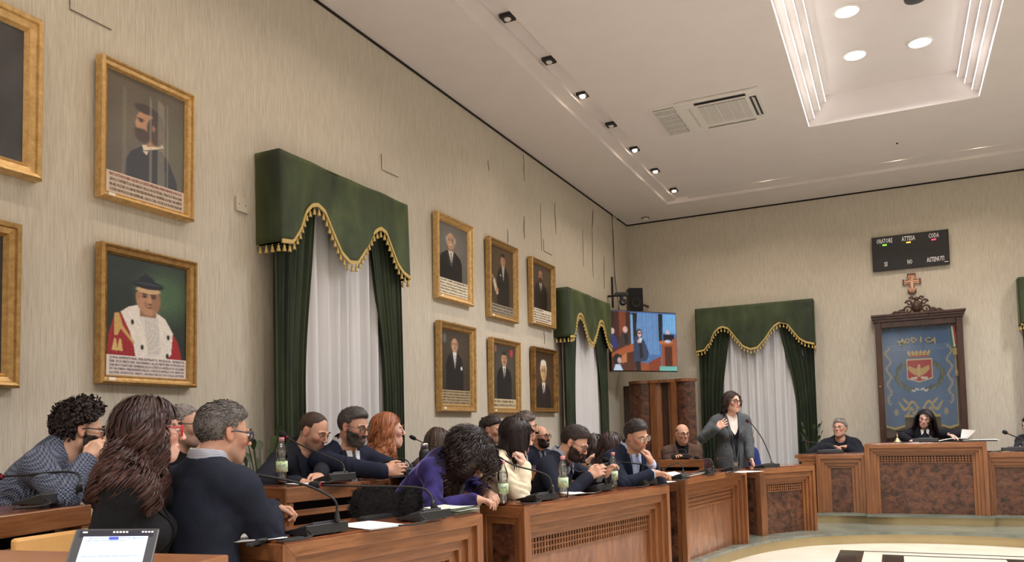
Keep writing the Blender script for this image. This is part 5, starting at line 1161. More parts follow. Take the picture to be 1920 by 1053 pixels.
def surf(f, lo, hi, h):
    lo = np.array(lo, float); hi = np.array(hi, float); c = 4
    nc = np.ceil((hi-lo)/(h*c)).astype(int)+1; n = nc*c
    g = [lo[i]+h*c*(np.arange(nc[i])+.5)-h*.5 for i in range(3)]
    G = np.stack(np.meshgrid(*g, indexing='ij'), -1).reshape(-1, 3); dc = f(G).reshape(nc)
    act = np.abs(dc) < h*c*1.35+.004
    V = np.repeat(np.repeat(np.repeat(dc, c, 0), c, 1), c, 2); M_ = np.repeat(np.repeat(np.repeat(act, c, 0), c, 1), c, 2)
    ii = np.argwhere(M_); V[M_] = f(lo+ii*h)
    ins = V < 0
    s = ins[:-1, :-1, :-1].astype(np.int8)
    for a in (0, 1):
        for b in (0, 1):
            for e in (0, 1):
                if a+b+e: s = s+ins[a:n[0]-1+a, b:n[1]-1+b, e:n[2]-1+e]
    cells = np.argwhere((s > 0) & (s < 8))
    idx = np.full(s.shape, -1, dtype=np.int64); idx[tuple(cells.T)] = np.arange(len(cells))
    acc = np.zeros((len(cells), 3)); cnt = np.zeros(len(cells))
    cor = [(a, b, e) for a in (0, 1) for b in (0, 1) for e in (0, 1)]
    val = {q: V[cells[:, 0]+q[0], cells[:, 1]+q[1], cells[:, 2]+q[2]] for q in cor}
    for q in cor:
        for ax in range(3):
            if q[ax] == 0:
                q2 = list(q); q2[ax] = 1; q2 = tuple(q2); a, b = val[q], val[q2]; m_ = (a < 0) != (b < 0)
                t = np.where(m_, a/(a-b+1e-12), 0); p = np.tile(np.array(q, float), (len(cells), 1)); p[:, ax] = t
                acc[m_] += p[m_]; cnt[m_] += 1
    P = lo+h*(cells+acc/cnt[:, None])
    F = []
    for ax in range(3):
        sl1 = [slice(None)]*3; sl2 = [slice(None)]*3; sl1[ax] = slice(0, -1); sl2[ax] = slice(1, None)
        e = np.argwhere(ins[tuple(sl1)] != ins[tuple(sl2)]); o1, o2 = [(1, 2), (2, 0), (0, 1)][ax]
        e = e[(e[:, o1] > 0) & (e[:, o2] > 0)]
        e = e[(e[:, 0] < n[0]-1) & (e[:, 1] < n[1]-1) & (e[:, 2] < n[2]-1)]
        d1 = np.zeros(3, int); d1[o1] = 1; d2 = np.zeros(3, int); d2[o2] = 1
        q = np.stack([idx[tuple((e-d1-d2).T)], idx[tuple((e-d2).T)], idx[tuple(e.T)], idx[tuple((e-d1).T)]], 1)
        fl = ~ins[tuple(e.T)]; q[fl] = q[fl][:, ::-1]
        F.append(q[(q >= 0).all(1)])
    return P, np.concatenate(F)
def grad(f, P, e=.002):
    g = np.stack([f(P+np.array(v)*e)-f(P-np.array(v)*e) for v in ((1, 0, 0), (0, 1, 0), (0, 0, 1))], 1); return g/(np.linalg.norm(g, axis=1, keepdims=True)+1e-9)
def unit(v): v = np.array(v, float); return v/(np.linalg.norm(v)+1e-12)
def pnoise(P, k, seed, n=5):
    r = np.random.default_rng(seed); o = np.zeros(len(P))
    for i in range(n): d = unit(r.normal(0, 1, 3))*k*r.uniform(.6, 1.5); o += np.sin(P@d+r.uniform(0, 6.28))
    return o/n**.5
_lockmats = {}
def hairmat(col, rough=.42):
    key = str(col)
    if key in _lockmats: return _lockmats[key]
    m_ = bpy.data.materials.new('hair'); m_.use_nodes = True; nt = m_.node_tree; N = nt.nodes; L = nt.links; bs = N['Principled BSDF']
    at = N.new('ShaderNodeAttribute'); at.attribute_name = 'tint'; L.new(at.outputs['Color'], bs.inputs['Base Color'])
    bs.inputs['Roughness'].default_value = rough; bs.inputs['Specular IOR Level'].default_value = .35
    _lockmats[key] = m_; return m_
SKINM = mat_tint('skin', rough=.5, sss=.0, spec=.35, bump=.15)
EYEW = mat('eye_white', srgb(215, 208, 200), .3); IRIS = mat('dark_iris', srgb(40, 26, 18), .2)
def cloth(name, col, kind='plain', rough=.85):
    if name in _mc: return _mc[name]
    if kind == 'plain': 
        m_ = mat(name, srgb(*col), rough, noise=.12, nscale=30, bump=.25, bscale=120, sheen=.0)
        bs = m_.node_tree.nodes['Principled BSDF']; bs.inputs['Specular IOR Level'].default_value = .2; return m_
    m_ = mat(name, srgb(*col), rough); nt = m_.node_tree; N = nt.nodes; L = nt.links; bs = N['Principled BSDF']
    bs.inputs['Specular IOR Level'].default_value = .2
    tc = N.new('ShaderNodeTexCoord'); mp = N.new('ShaderNodeMapping'); L.new(tc.outputs['Object'], mp.inputs[0])
    if kind == 'check':
        mp.inputs['Rotation'].default_value = (.3, .35, .5)
        ck = N.new('ShaderNodeTexChecker'); ck.inputs['Scale'].default_value = 115; L.new(mp.outputs[0], ck.inputs['Vector'])
        ck.inputs['Color1'].default_value = (*srgb(44, 50, 68), 1); ck.inputs['Color2'].default_value = (*srgb(108, 114, 130), 1)
        L.new(ck.outputs[0], bs.inputs['Base Color'])
    if kind == 'stripe':
        wv = N.new('ShaderNodeTexWave'); wv.inputs['Scale'].default_value = 70; wv.bands_direction = 'Z'; L.new(mp.outputs[0], wv.inputs['Vector'])
        rp = N.new('ShaderNodeValToRGB'); rp.color_ramp.elements[0].position = .4; rp.color_ramp.elements[0].color = (*srgb(60, 66, 88), 1); rp.color_ramp.elements[1].position = .5; rp.color_ramp.elements[1].color = (*srgb(*col), 1)
        L.new(wv.outputs['Fac'], rp.inputs[0]); L.new(rp.outputs[0], bs.inputs['Base Color'])
    if kind == 'velvet':
        bs.inputs['Sheen Weight'].default_value = 1.; bs.inputs['Sheen Roughness'].default_value = .3; bs.inputs['Sheen Tint'].default_value = (*srgb(170, 160, 250), 1)
        nb = N.new('ShaderNodeTexNoise'); nb.inputs['Scale'].default_value = 9; L.new(mp.outputs[0], nb.inputs['Vector'])
        rp = N.new('ShaderNodeValToRGB'); rp.color_ramp.elements[0].position = .38; rp.color_ramp.elements[0].color = (*srgb(*[int(c*.5) for c in col]), 1); rp.color_ramp.elements[1].position = .66; rp.color_ramp.elements[1].color = (*srgb(*[min(255, int(c*1.3)) for c in col]), 1)
        L.new(nb.outputs[0], rp.inputs[0]); L.new(rp.outputs[0], bs.inputs['Base Color'])
    if kind == 'floral':
        nb = N.new('ShaderNodeTexVoronoi'); nb.inputs['Scale'].default_value = 45; L.new(mp.outputs[0], nb.inputs['Vector'])
        rp = N.new('ShaderNodeValToRGB'); rp.color_ramp.elements[0].position = .3; rp.color_ramp.elements[0].color = (*srgb(60, 50, 46), 1); rp.color_ramp.elements[1].position = .4; rp.color_ramp.elements[1].color = (*srgb(*col), 1)
        L.new(nb.outputs[0], rp.inputs[0]); L.new(rp.outputs[0], bs.inputs['Base Color'])
    return m_

def hand_sdf(S, Wp, d, n, side, s, curl=.6, thumb=.5, spread=.0, k=.008):
    """d finger direction, n palm-facing direction, side: unit vector toward the thumb"""
    d = unit(d); n = unit(n-d*(n@d)); sd = unit(np.cross(d, n)); 
    if sd@side < 0: sd = -sd
    lens = [.072, .080, .075, .060]; offs = [.030, .010, -.011, -.031]; tips = []
    S.cone(Wp-d*.02*s, Wp+d*.03*s, .027*s, .026*s, .02)
    for i in range(4):
        a = Wp+d*.015*s+sd*offs[i]*.6*s; b = Wp+d*(.088-.006*abs(i-1))*s+sd*offs[i]*s
        S.cone(a, b, .0145*s, .0115*s, .014)
    for i in range(4):
        p = Wp+d*(.088-.006*abs(i-1))*s+sd*offs[i]*s; ang = 0; L_ = lens[i]*s; r = [.0098, .0088, .0078, .0068]
        cu = curl+.08*i
        for j, fr in enumerate((.45, .3, .25)):
            ang += cu*(.75, 1., .7)[j]; dd = d*math.cos(ang)+n*math.sin(ang)+sd*spread*(1.5-i)*.15
            q = p+unit(dd)*L_*fr; S.cone(p, q, r[j]*s, r[j+1]*s, .004); p = q
        tips.append(p)
    p = Wp+d*.018*s+sd*.024*s; q = p+(sd*.62+d*.68+n*.25*thumb)*.042*s; S.cone(p, q, .0155*s, .012*s, .012)
    q2 = q+unit(d*.9+sd*.15+n*.7*thumb)*.032*s; S.cone(q, q2, .0115*s, .010*s, .004); q3 = q2+unit(d*.9-sd*.2+n*.9*thumb)*.026*s; S.cone(q2, q3, .010*s, .0078*s, .004)
    return tips
def ik(S, T, l1, l2, hint):
    v = T-S; L_ = np.linalg.norm(v)
    if L_ > (l1+l2)*.995: T = S+v/L_*(l1+l2)*.995; v = T-S; L_ = np.linalg.norm(v)
    if L_ < .12: v = unit(v)*.12; L_ = .12
    a = (l1*l1-l2*l2+L_*L_)/(2*L_); h = math.sqrt(max(0, l1*l1-a*a)); u = v/L_; w = hint-S; w = w-u*(w@u); w = unit(w)
    return S+u*a+w*h, T

def rotm(ax, a):
    ax = unit(ax); K = np.array([[0, -ax[2], ax[1]], [ax[2], 0, -ax[0]], [-ax[1], ax[0], 0]]); return np.eye(3)+math.sin(a)*K+(1-math.cos(a))*K@K
R_ = math.radians
def person(label, px, py, D, ph=0, pitch=0, roll=0, pt=None, lean=8, s=1., sex='m', skin=(196, 150, 124), hair=None, beard=None, top=None, hands={}, glasses=None, floor=None, pose='sit', group=None, mouth=(150, 88, 80), nlean=0, shw=1., hipdrop=None, sway=0, hr=1., torso_only=False, brow=True, name='person', girth=1., legdir=None):
    Hc = W(px, py, D); v = ray(px, py); v = unit([v[0], v[1], 0]); rt = np.array([v[1], -v[0], 0])
    def fdir(a): a = R_(a); return -math.cos(a)*v+math.sin(a)*rt
    if pt is None: pt = ph
    # head frame
    Yh = fdir(ph); Xh = np.cross(Yh, UP); Zh = UP.copy()
    Rp = rotm(Xh, -R_(pitch)); Yh = Rp@Yh; Zh = Rp@Zh; Rr = rotm(Yh, R_(roll)); Xh = Rr@Xh; Zh = Rr@Zh
    RH = np.array([Xh, Yh, Zh]).T       # local->world columns
    hs = s*hr
    def Hd(x, y, z): return Hc+RH@(np.array([x, y, z])*hs)
    # torso frame
    Yt = fdir(pt); Xt = np.cross(Yt, UP); Zt = UP.copy(); Rl = rotm(Xt, -R_(lean)); Zt = Rl@Zt; Yt = Rl@Yt
    if sway: Rs = rotm(Yt, R_(sway)); Zt = Rs@Zt; Xt = Rs@Xt
    RT = np.array([Xt, Yt, Zt]).T
    hp = Hd(0, -.025, -.075)
    N = hp-(Zt*.048+UP*.022)*s-Yt*.02*s+(Yt*nlean)
    def T(x, y, z): return N+RT@(np.array([x, y, z])*s)
    fem = sex == 'f'; sw = (.155 if fem else .178)*shw
    near = D < 6.5; hf = min(max(.00098*D, .0030), .0065)
    # ---- body ----
    root = thing(name, label, 'person', (0, 0, 0), group)
    hip = T(0, -.02, -.50); 
    if hipdrop is not None: hip = N+hipdrop
    zf = floor if floor is not None else P1Z+.02
    root.location = (hip[0], hip[1], zf)
    sk = np.array(srgb(*skin))
    f = SDF()
    f.ell(Hd(0, -.018, .030), np.array([.0735, .0935, .083])*hs, RH, .02)
    f.ell(Hd(0, .018, -.028), np.array([.0565, .070, .082] if not fem else [.053, .068, .080])*hs, RH, .03)
    f.cone(Hd(0, .02, -.07), Hd(0, .062, -.098), .035*hs, (.022 if not fem else .018)*hs, .03)
    f.cone(Hd(-.045, -.0, -.06), Hd(-.012, .055, -.092), .02*hs, .018*hs, .03); f.cone(Hd(.045, -.0, -.06), Hd(.012, .055, -.092), .02*hs, .018*hs, .03)
    for q in (-1, 1):
        f.ell(Hd(q*.031, .093, .004), np.array([.019, .014, .013])*hs, RH, .014, '-')
        f.ell(Hd(q*.038, .058, -.018), .019*hs, None, .025)
        f.cone(Hd(q*.014, .086, .019), Hd(q*.045, .072, .020), .009*hs, .007*hs, .010)
        f.ell(Hd(q*.0765, -.008, -.004), np.array([.0075, .019, .031])*hs, RH@rotm([1, 0, 0], .25)@rotm([0, 0, 1], q*.28), .006)
        f.ell(Hd(q*.0835, -.002, -.003), np.array([.004, .009, .016])*hs, RH, .004, '-')
        f.ell(Hd(q*.011, .098, -.031), np.array([.0062, .009, .0055])*hs, RH, .005)
    f.cone(Hd(0, .084, .012), Hd(0, .1065, -.027), .0072*hs, .0088*hs, .009)
    f.ell(Hd(0, .074, -.069), np.array([.028, .018, .022])*hs, RH, .015)
    f.ell(Hd(0, .0865, -.0575), np.array([.021, .0078, .005])*hs, RH, .005); f.ell(Hd(0, .0850, -.0675), np.array([.018, .0078, .006])*hs, RH, .005)
    f.cone(Hd(-.019, .090, -.0645), Hd(0, .0955, -.0620), .0017*hs, .0017*hs, .004, '-'); f.cone(Hd(.019, .090, -.0645), Hd(0, .0955, -.0620), .0017*hs, .0017*hs, .004, '-')
    nr = (.059 if not fem else .048)*s*(1+.5*(girth-1))
    f.cone(Hd(0, -.022, -.045), N+Zt*.01*s, nr, nr*1.06, .03)
    f.cone(N+Zt*.0, T(0, -.02, -.06), nr*1.08, nr*1.25, .03)
    lo = np.minimum.reduce([Hc-.16*hs, N-.12]); hi = np.maximum.reduce([Hc+.16*hs, N+.1])
    VH, FH = surf(f, lo, hi, hf)
    # tint
    q = (VH-Hc)@RH/hs; col = np.tile(sk, (len(VH), 1))
    nz = pnoise(q, 60, 3); col *= (1+.035*nz)[:, None]
    red = np.exp(-(((np.abs(q[:, 0])-.042)/.02)**2+((q[:, 2]+.03)/.025)**2))*(q[:, 1] > .03)+.8*np.exp(-((q[:, 0]/.014)**2+((q[:, 2]+.03)/.014)**2))*(q[:, 1] > .09)+.8*(np.abs(q[:, 0]) > .072)*(np.abs(q[:, 2]) < .04)
    col = col*(1-.22*red[:, None]*np.array([0, 1, 1]))
    lip = np.clip(1.3-np.sqrt((q[:, 0]/.023)**2+((q[:, 2]+.0625)/.0105)**2), 0, .3)/.3*(q[:, 1] > .07); col = col*(1-lip[:, None]*.75)+np.array(srgb(*mouth))*lip[:, None]*.75
    sock = np.exp(-(((np.abs(q[:, 0])-.031)/.02)**2+((q[:, 2]-.003)/.013)**2))*(q[:, 1] > .05); col *= (1-.25*sock[:, None])
    if beard:
        bm = np.clip((-.024-q[:, 2])/.022, 0, 1)*np.clip((q[:, 1]+.008)/.02, 0, 1)
        bm = bm*(1-np.clip(1.3-np.sqrt((q[:, 0]/.022)**2+((q[:, 2]+.0625)/.009)**2), 0, 1)); chk = np.clip(1-((np.abs(q[:, 0])-.03)/.02)**2, 0, 1)*np.clip((q[:, 2]+.055)/.02, 0, 1)*(q[:, 1] > .03)
        bm *= 1-.8*chk; bm = np.maximum(bm, np.exp(-((q[:, 2]+.046)/.007)**2)*np.exp(-(q[:, 0]/.026)**4)*(q[:, 1] > .07)*.9); a_ = beard.get('a', .85)
        sb = np.clip((.05-q[:, 2])/.03, 0, 1)*np.clip(1-np.abs(q[:, 1]-.012)/.014, 0, 1)*(np.abs(q[:, 0]) > .055); bm = np.maximum(bm, sb*.8*(q[:, 2] > -.05))
        bm *= q[:, 2] > -.125; bm = bm*a_*(.85+.15*nz); bm = np.clip(bm, 0, 1); col = col*(1-bm[:, None])+np.array(srgb(*beard['c']))*bm[:, None]
    if hair and hair.get('buzz'):
        hl = scalp_mask(q, hair)*hair['buzz']*(.9+.1*nz); hl = np.clip(hl, 0, 1); col = col*(1-hl[:, None])+np.array(srgb(*hair['c']))*hl[:, None]
    VV = [VH]; FF = [FH]; CC = [col]; nv = len(VH)
    # ---- limbs ----
    l1, l2 = (.285 if not fem else .26)*s, (.255 if not fem else .235)*s
    arms = {}
    for sd, q in (('R', 1), ('L', -1)):
        Sh = T(q*sw, -.015, -.075); h = hands.get(sd, {})
        if 't' in h: Wt = W(*h['t'])
        elif 'loc' in h: Wt = T(*h['loc'])
        else: Wt = T(q*.14, .26, -.42) if pose == 'sit' else T(q*.22, .05, -.60)
        hint = W(*h['e']) if 'e' in h else T(q*(.36), -.12, -.42)
        E, Wt = ik(Sh, Wt, l1, l2, hint); arms[sd] = (Sh, E, Wt, h, q)
    for sd, (Sh, E, Wt, h, q) in arms.items():
        if h.get('skip'): continue
        fd = unit(Wt-E); 
        def vb(t): return t[0]*rt+t[1]*UP-t[2]*v
        d = vb(h['d']) if 'd' in h else fd
        n_ = vb(h['n']) if 'n' in h else -UP+.2*Yt
        n_ = unit(n_-unit(d)*(n_@unit(d)))
        # thumb side: right hand, palm down (n=-Z), fingers forward (+Y): thumb toward -X => side = cross(n,d)*... 
        side = np.cross(d, n_)*(1 if sd == 'R' else -1)
        side = vb(h['th']) if 'th' in h else side
        g = SDF(); g.cone(Wt-fd*.07*s, Wt, .031*s, .025*s, .02); hand_sdf(g, Wt, d, n_, side, s*(.88 if fem else .95), h.get('curl', .5), h.get('thumb', .6), h.get('spread', 0))
        V, F_ = surf(g, Wt-.21, Wt+.21, min(max(.0011*D, .0036), .0062)); c = np.tile(sk*.96, (len(V), 1)); c *= (1+.04*pnoise(V, 70, 4))[:, None]
        VV.append(V); FF.append(F_+nv); nv += len(V); CC.append(c)
    # under-clothes body, coarse
    g = SDF(); torso_prims(g, T, RT, s, fem, sw, arms, -.016, girth)
    legs = leg_points(T, Xt, fdir(pt) if legdir is None else unit(np.array(legdir, float)), hip, zf, s, pose)
    for a, b, c_ in legs: g.cone(a, b, .07*s, .05*s, .03); g.cone(b, c_, .05*s, .035*s, .02)
    V, F_ = surf(g, *bounds([T(0, 0, 0), hip]+[p for l in legs for p in l]+[p for k in arms.values() for p in k[:3]], .16), .022)
    VV.append(V); FF.append(F_+nv); nv += len(V); CC.append(np.tile(sk, (len(V), 1)))
    obj('body', np.concatenate(VV), np.concatenate(FF), SKINM, root, smooth=True, cols=np.concatenate(CC))
    # eyes, brows
    hide_face = abs(((ph+180) % 360)-180) > 125
    if not hide_face:
        for q in (-1, 1):
            c = Hd(q*.031, .0762, .004); r = .0117*hs; mb = MB().ball(c, r, 20, R=RH@rotm([1, 0, 0], PI/2)@np.eye(3))
            V = np.array(mb.V); mi = []
            g0 = unit(RH@np.array([0, 1, -.12 if pitch > 12 else 0])); 
            for fc in mb.F:
                u = unit(V[list(fc)].mean(0)-c); z = u@Zh; lid = .22 if pitch < 12 else -.10
                mi.append(0 if (z > lid or z < -.32) else (2 if u@g0 > .90 else 1))
            lidm = mat('eyelid_%d' % skin[0], srgb(*[int(k*.86) for k in skin]), .5)
            o = obj('eye', V, mb.F, [lidm, EYEW, IRIS], root, mi, True)
            if brow and hair:
                hc = hair.get('brow', tuple(int(k*.9) for k in hair['c']))
                mb = MB().tube([Hd(q*.014, .0935, .0235), Hd(q*.03, .0925, .029), Hd(q*.048, .080, .0255)], [.0035*hs, .0042*hs, .002*hs], 6); mb.build('eyebrow', mat('brow_%d_%d' % hc[:2], srgb(*hc), .8), root, True)
    if glasses: make_glasses(root, Hd, RH, hs, glasses, hide_face)
    if hair: make_hair(root, hair, Hc, RH, hs, Hd, T, N, s, D, f, arms, fem, sw, RT)
    if beard and beard.get('full'): make_beard(root, beard, Hd, RH, hs, Hc, D, f)
    if top: make_top(root, top, T, RT, s, fem, sw, arms, D, N, Hd, Zt, nr, legs, hip, fdir(pt), pose, Xt, girth)
    return root
def bounds(P, m_): P = np.array(P); return P.min(0)-m_, P.max(0)+m_
def leg_points(T, Xt, fw, hip, zf, s, pose):
    out = []; Xh = unit([Xt[0], Xt[1], 0])
    for q in (-1, 1):
        Xh2 = np.array([fw[1], -fw[0], 0.]); a = hip+Xh2*q*.09*s; Xh = Xh2
        if pose == 'sit':
            b = a+fw*.36*s+Xh*q*.04-UP*.02; b[2] = max(b[2], zf+.35); b[2] = min(b[2], zf+.62); c = np.array([b[0], b[1], zf+.08])+fw*.02-fw*.14
        else: b = a+fw*.03; b[2] = (a[2]+zf)/2+.03; c = np.array([a[0], a[1], zf+.08])
        out.append((a, b, c))
    return out
def scalp_mask(q, hair):
    """1 where hair grows; q in head coordinates"""
    hlz = hair.get('line', .062); rec = hair.get('recede', 0.)
    front = q[:, 2] > hlz+rec*np.clip(1-np.abs(q[:, 0])/.05, 0, 1)-.55*np.clip(.062-q[:, 1], -.02, .2)
    back = (q[:, 1] < .018-.3*np.clip(-q[:, 2], 0, .1)*2) & (q[:, 2] > -.055)
    ear = (np.abs(q[:, 0]) > .058) & (q[:, 2] < .028) & (q[:, 1] > -.028)
    m_ = ((front) | (back & (q[:, 2] > -.055))) & ~ear & (q[:, 1] < .088)
    m_ = m_ & ~((q[:, 2] < .03) & (q[:, 1] > .018))
    if hair.get('crown'):   # bald on top
        m_ = m_ & ~((q[:, 2] > hair['crown']+.02*pnoise(q, 40, 2)*0))
    return m_.astype(float)
def torso_prims(g, T, RT, s, fem, sw, arms, t, gi=1.):
    r = lambda x: (x+t/s)*s
    g.ell(T(0, -.012, -.20), np.array([r((.150 if not fem else .132)*gi), r((.112 if not fem else .100)*gi), r(.205)]), RT, .05)
    g.cone(T(-sw*.82, -.02, -.075), T(sw*.82, -.02, -.075), r(.058), r(.058), .05)
    for q in (-1, 1): g.cone(T(0, -.025, -.005), T(q*sw*.75, -.02, -.062), r(.052), r(.05), .045)
    g.ell(T(0, .008, -.42), np.array([r((.150 if not fem else .135)*gi), r(.115*gi), r(.16)]), RT, .06)
    g.ell(T(0, -.01, -.53), np.array([r(.165), r(.125), r(.12)]), RT, .05)
    if fem:
        for q in (-1, 1): g.ell(T(q*.068, .082, -.225), r(.056), None, .04)
    for sd, (Sh, E, Wt, h, q) in arms.items():
        g.cone(Sh, E, r(.056 if not fem else .047), r(.043 if not fem else .037), .035); g.cone(E, Wt-unit(Wt-E)*(.012*s), r(.043 if not fem else .037), r(.031 if not fem else .027), .02)
def make_glasses(root, Hd, RH, hs, g, hide):
    fm = mat('spectacle_frame_%d_%d' % (g['c'][0], g['c'][2]), srgb(*g['c']), .3)
    r0 = g.get('r', .0024); w, h = g.get('w', .0235), g.get('h', .0185); yb = .098
    gl = thing('glasses', None, None, (0, 0, 0)); 
    del_ = None
    bpy.data.objects.remove(gl)
    mb = MB()
    if not hide:
        for q in (-1, 1):
            c = (q*.0335, yb, .002); pts = []
            for k in range(21):
                a = 2*PI*k/20; ca, sa = math.cos(a), math.sin(a); p_ = g.get('sq', 3.)
                x = w*np.sign(ca)*abs(ca)**(2/p_); z = h*np.sign(sa)*abs(sa)**(2/p_); pts.append(Hd(c[0]+x, yb-abs(x+q*.03)*.12+.002, c[2]+z-.002))
            mb.tube(pts, r0*hs*(1.25 if g.get('thick') else .8), 6, cap=False)
        mb.tube([Hd(-.0105, yb+.003, .006), Hd(0, yb+.005, .008), Hd(.0105, yb+.003, .006)], r0*hs, 6)
    for q in (-1, 1): mb.tube([Hd(q*.057, yb-.005, .009), Hd(q*.074, .07, .010), Hd(q*.0795, .01, .010), Hd(q*.079, -.015, .002), Hd(q*.078, -.026, -.012)], r0*hs*(1.2 if g.get('thick') else .8), 6)
    fr = mb.build('glasses', fm, root, True)
    if not hide:
        lb = MB()
        for q in (-1, 1):
            P0 = [Hd(q*.0335+w*.98*math.cos(a), yb-.001, .0+h*.98*math.sin(a)) for a in np.linspace(0, 2*PI, 17)[:-1]]
            lb = MB().add(P0, [tuple(range(16))])
            o = lb.build('lens', LENS, root); wl = np.array(o.matrix_world.translation)
            o.parent = fr; o.location = (np.array(o.location)-np.array(fr.location)).tolist()
def locks(root, paths, widths, col, D, name='hair_locks', var=.25, centre=None, mt=None, flat=.35, tipcol=None, hil=None, hgrp=None):
    """paths (N, K, 3) -> tapered ribbons with a raised middle, lying flat on the head of hair"""
    N_, K, _ = paths.shape; tng = np.gradient(paths, axis=1); tng /= np.linalg.norm(tng, axis=2, keepdims=True)+1e-9
    rad = paths-centre if centre is not None else np.ones_like(paths)*np.array([.3, .2, 1.])
    if centre is not None: rad = rad*np.array([1, 1, .35])
    U = np.cross(tng, rad); U /= np.linalg.norm(U, axis=2, keepdims=True)+1e-9
    Vv = np.cross(U, tng)
    tp = np.linspace(0, 1, K); prof = np.minimum(1, .5+tp*3)*np.clip((1-tp)/.3, .1, 1)*(1+.5*tp)
    w = (widths[:, None]*prof[None])[..., None]
    P = np.stack([paths-U*w, paths+Vv*w*flat, paths+U*w], 2); sides = 3
    idx = np.arange(N_*K*3).reshape(N_, K, 3); a = idx[:, :-1]; b = idx[:, 1:]
    F = np.stack([a[..., :2], a[..., 1:], b[..., 1:], b[..., :2]], -1).reshape(-1, 4)
    c = np.array(srgb(*col)); cr = np.random.default_rng(3); m_ = np.exp(cr.normal(0, var, (N_, 1, 1)))
    cc = np.clip(c[None, None]*m_*np.ones((N_, K, 1)), 0, 1)
    if tipcol is not None: tt = (np.clip((tp-.35)/.65, 0, 1)[None, :, None])*cr.uniform(.1, 1, (N_, 1, 1)); cc = cc*(1-tt)+np.array(srgb(*tipcol))*tt
    if hil is not None: hh = (cr.random((N_, 1, 1)) < .35)*.45; cc = cc*(1-hh)+np.array(srgb(*hil))*hh
    cc = np.repeat(cc[:, :, None, :], sides, 2).reshape(-1, 3)
    return obj(name, P.reshape(-1, 3), F, mt or hairmat(col), root, smooth=True, cols=cc)
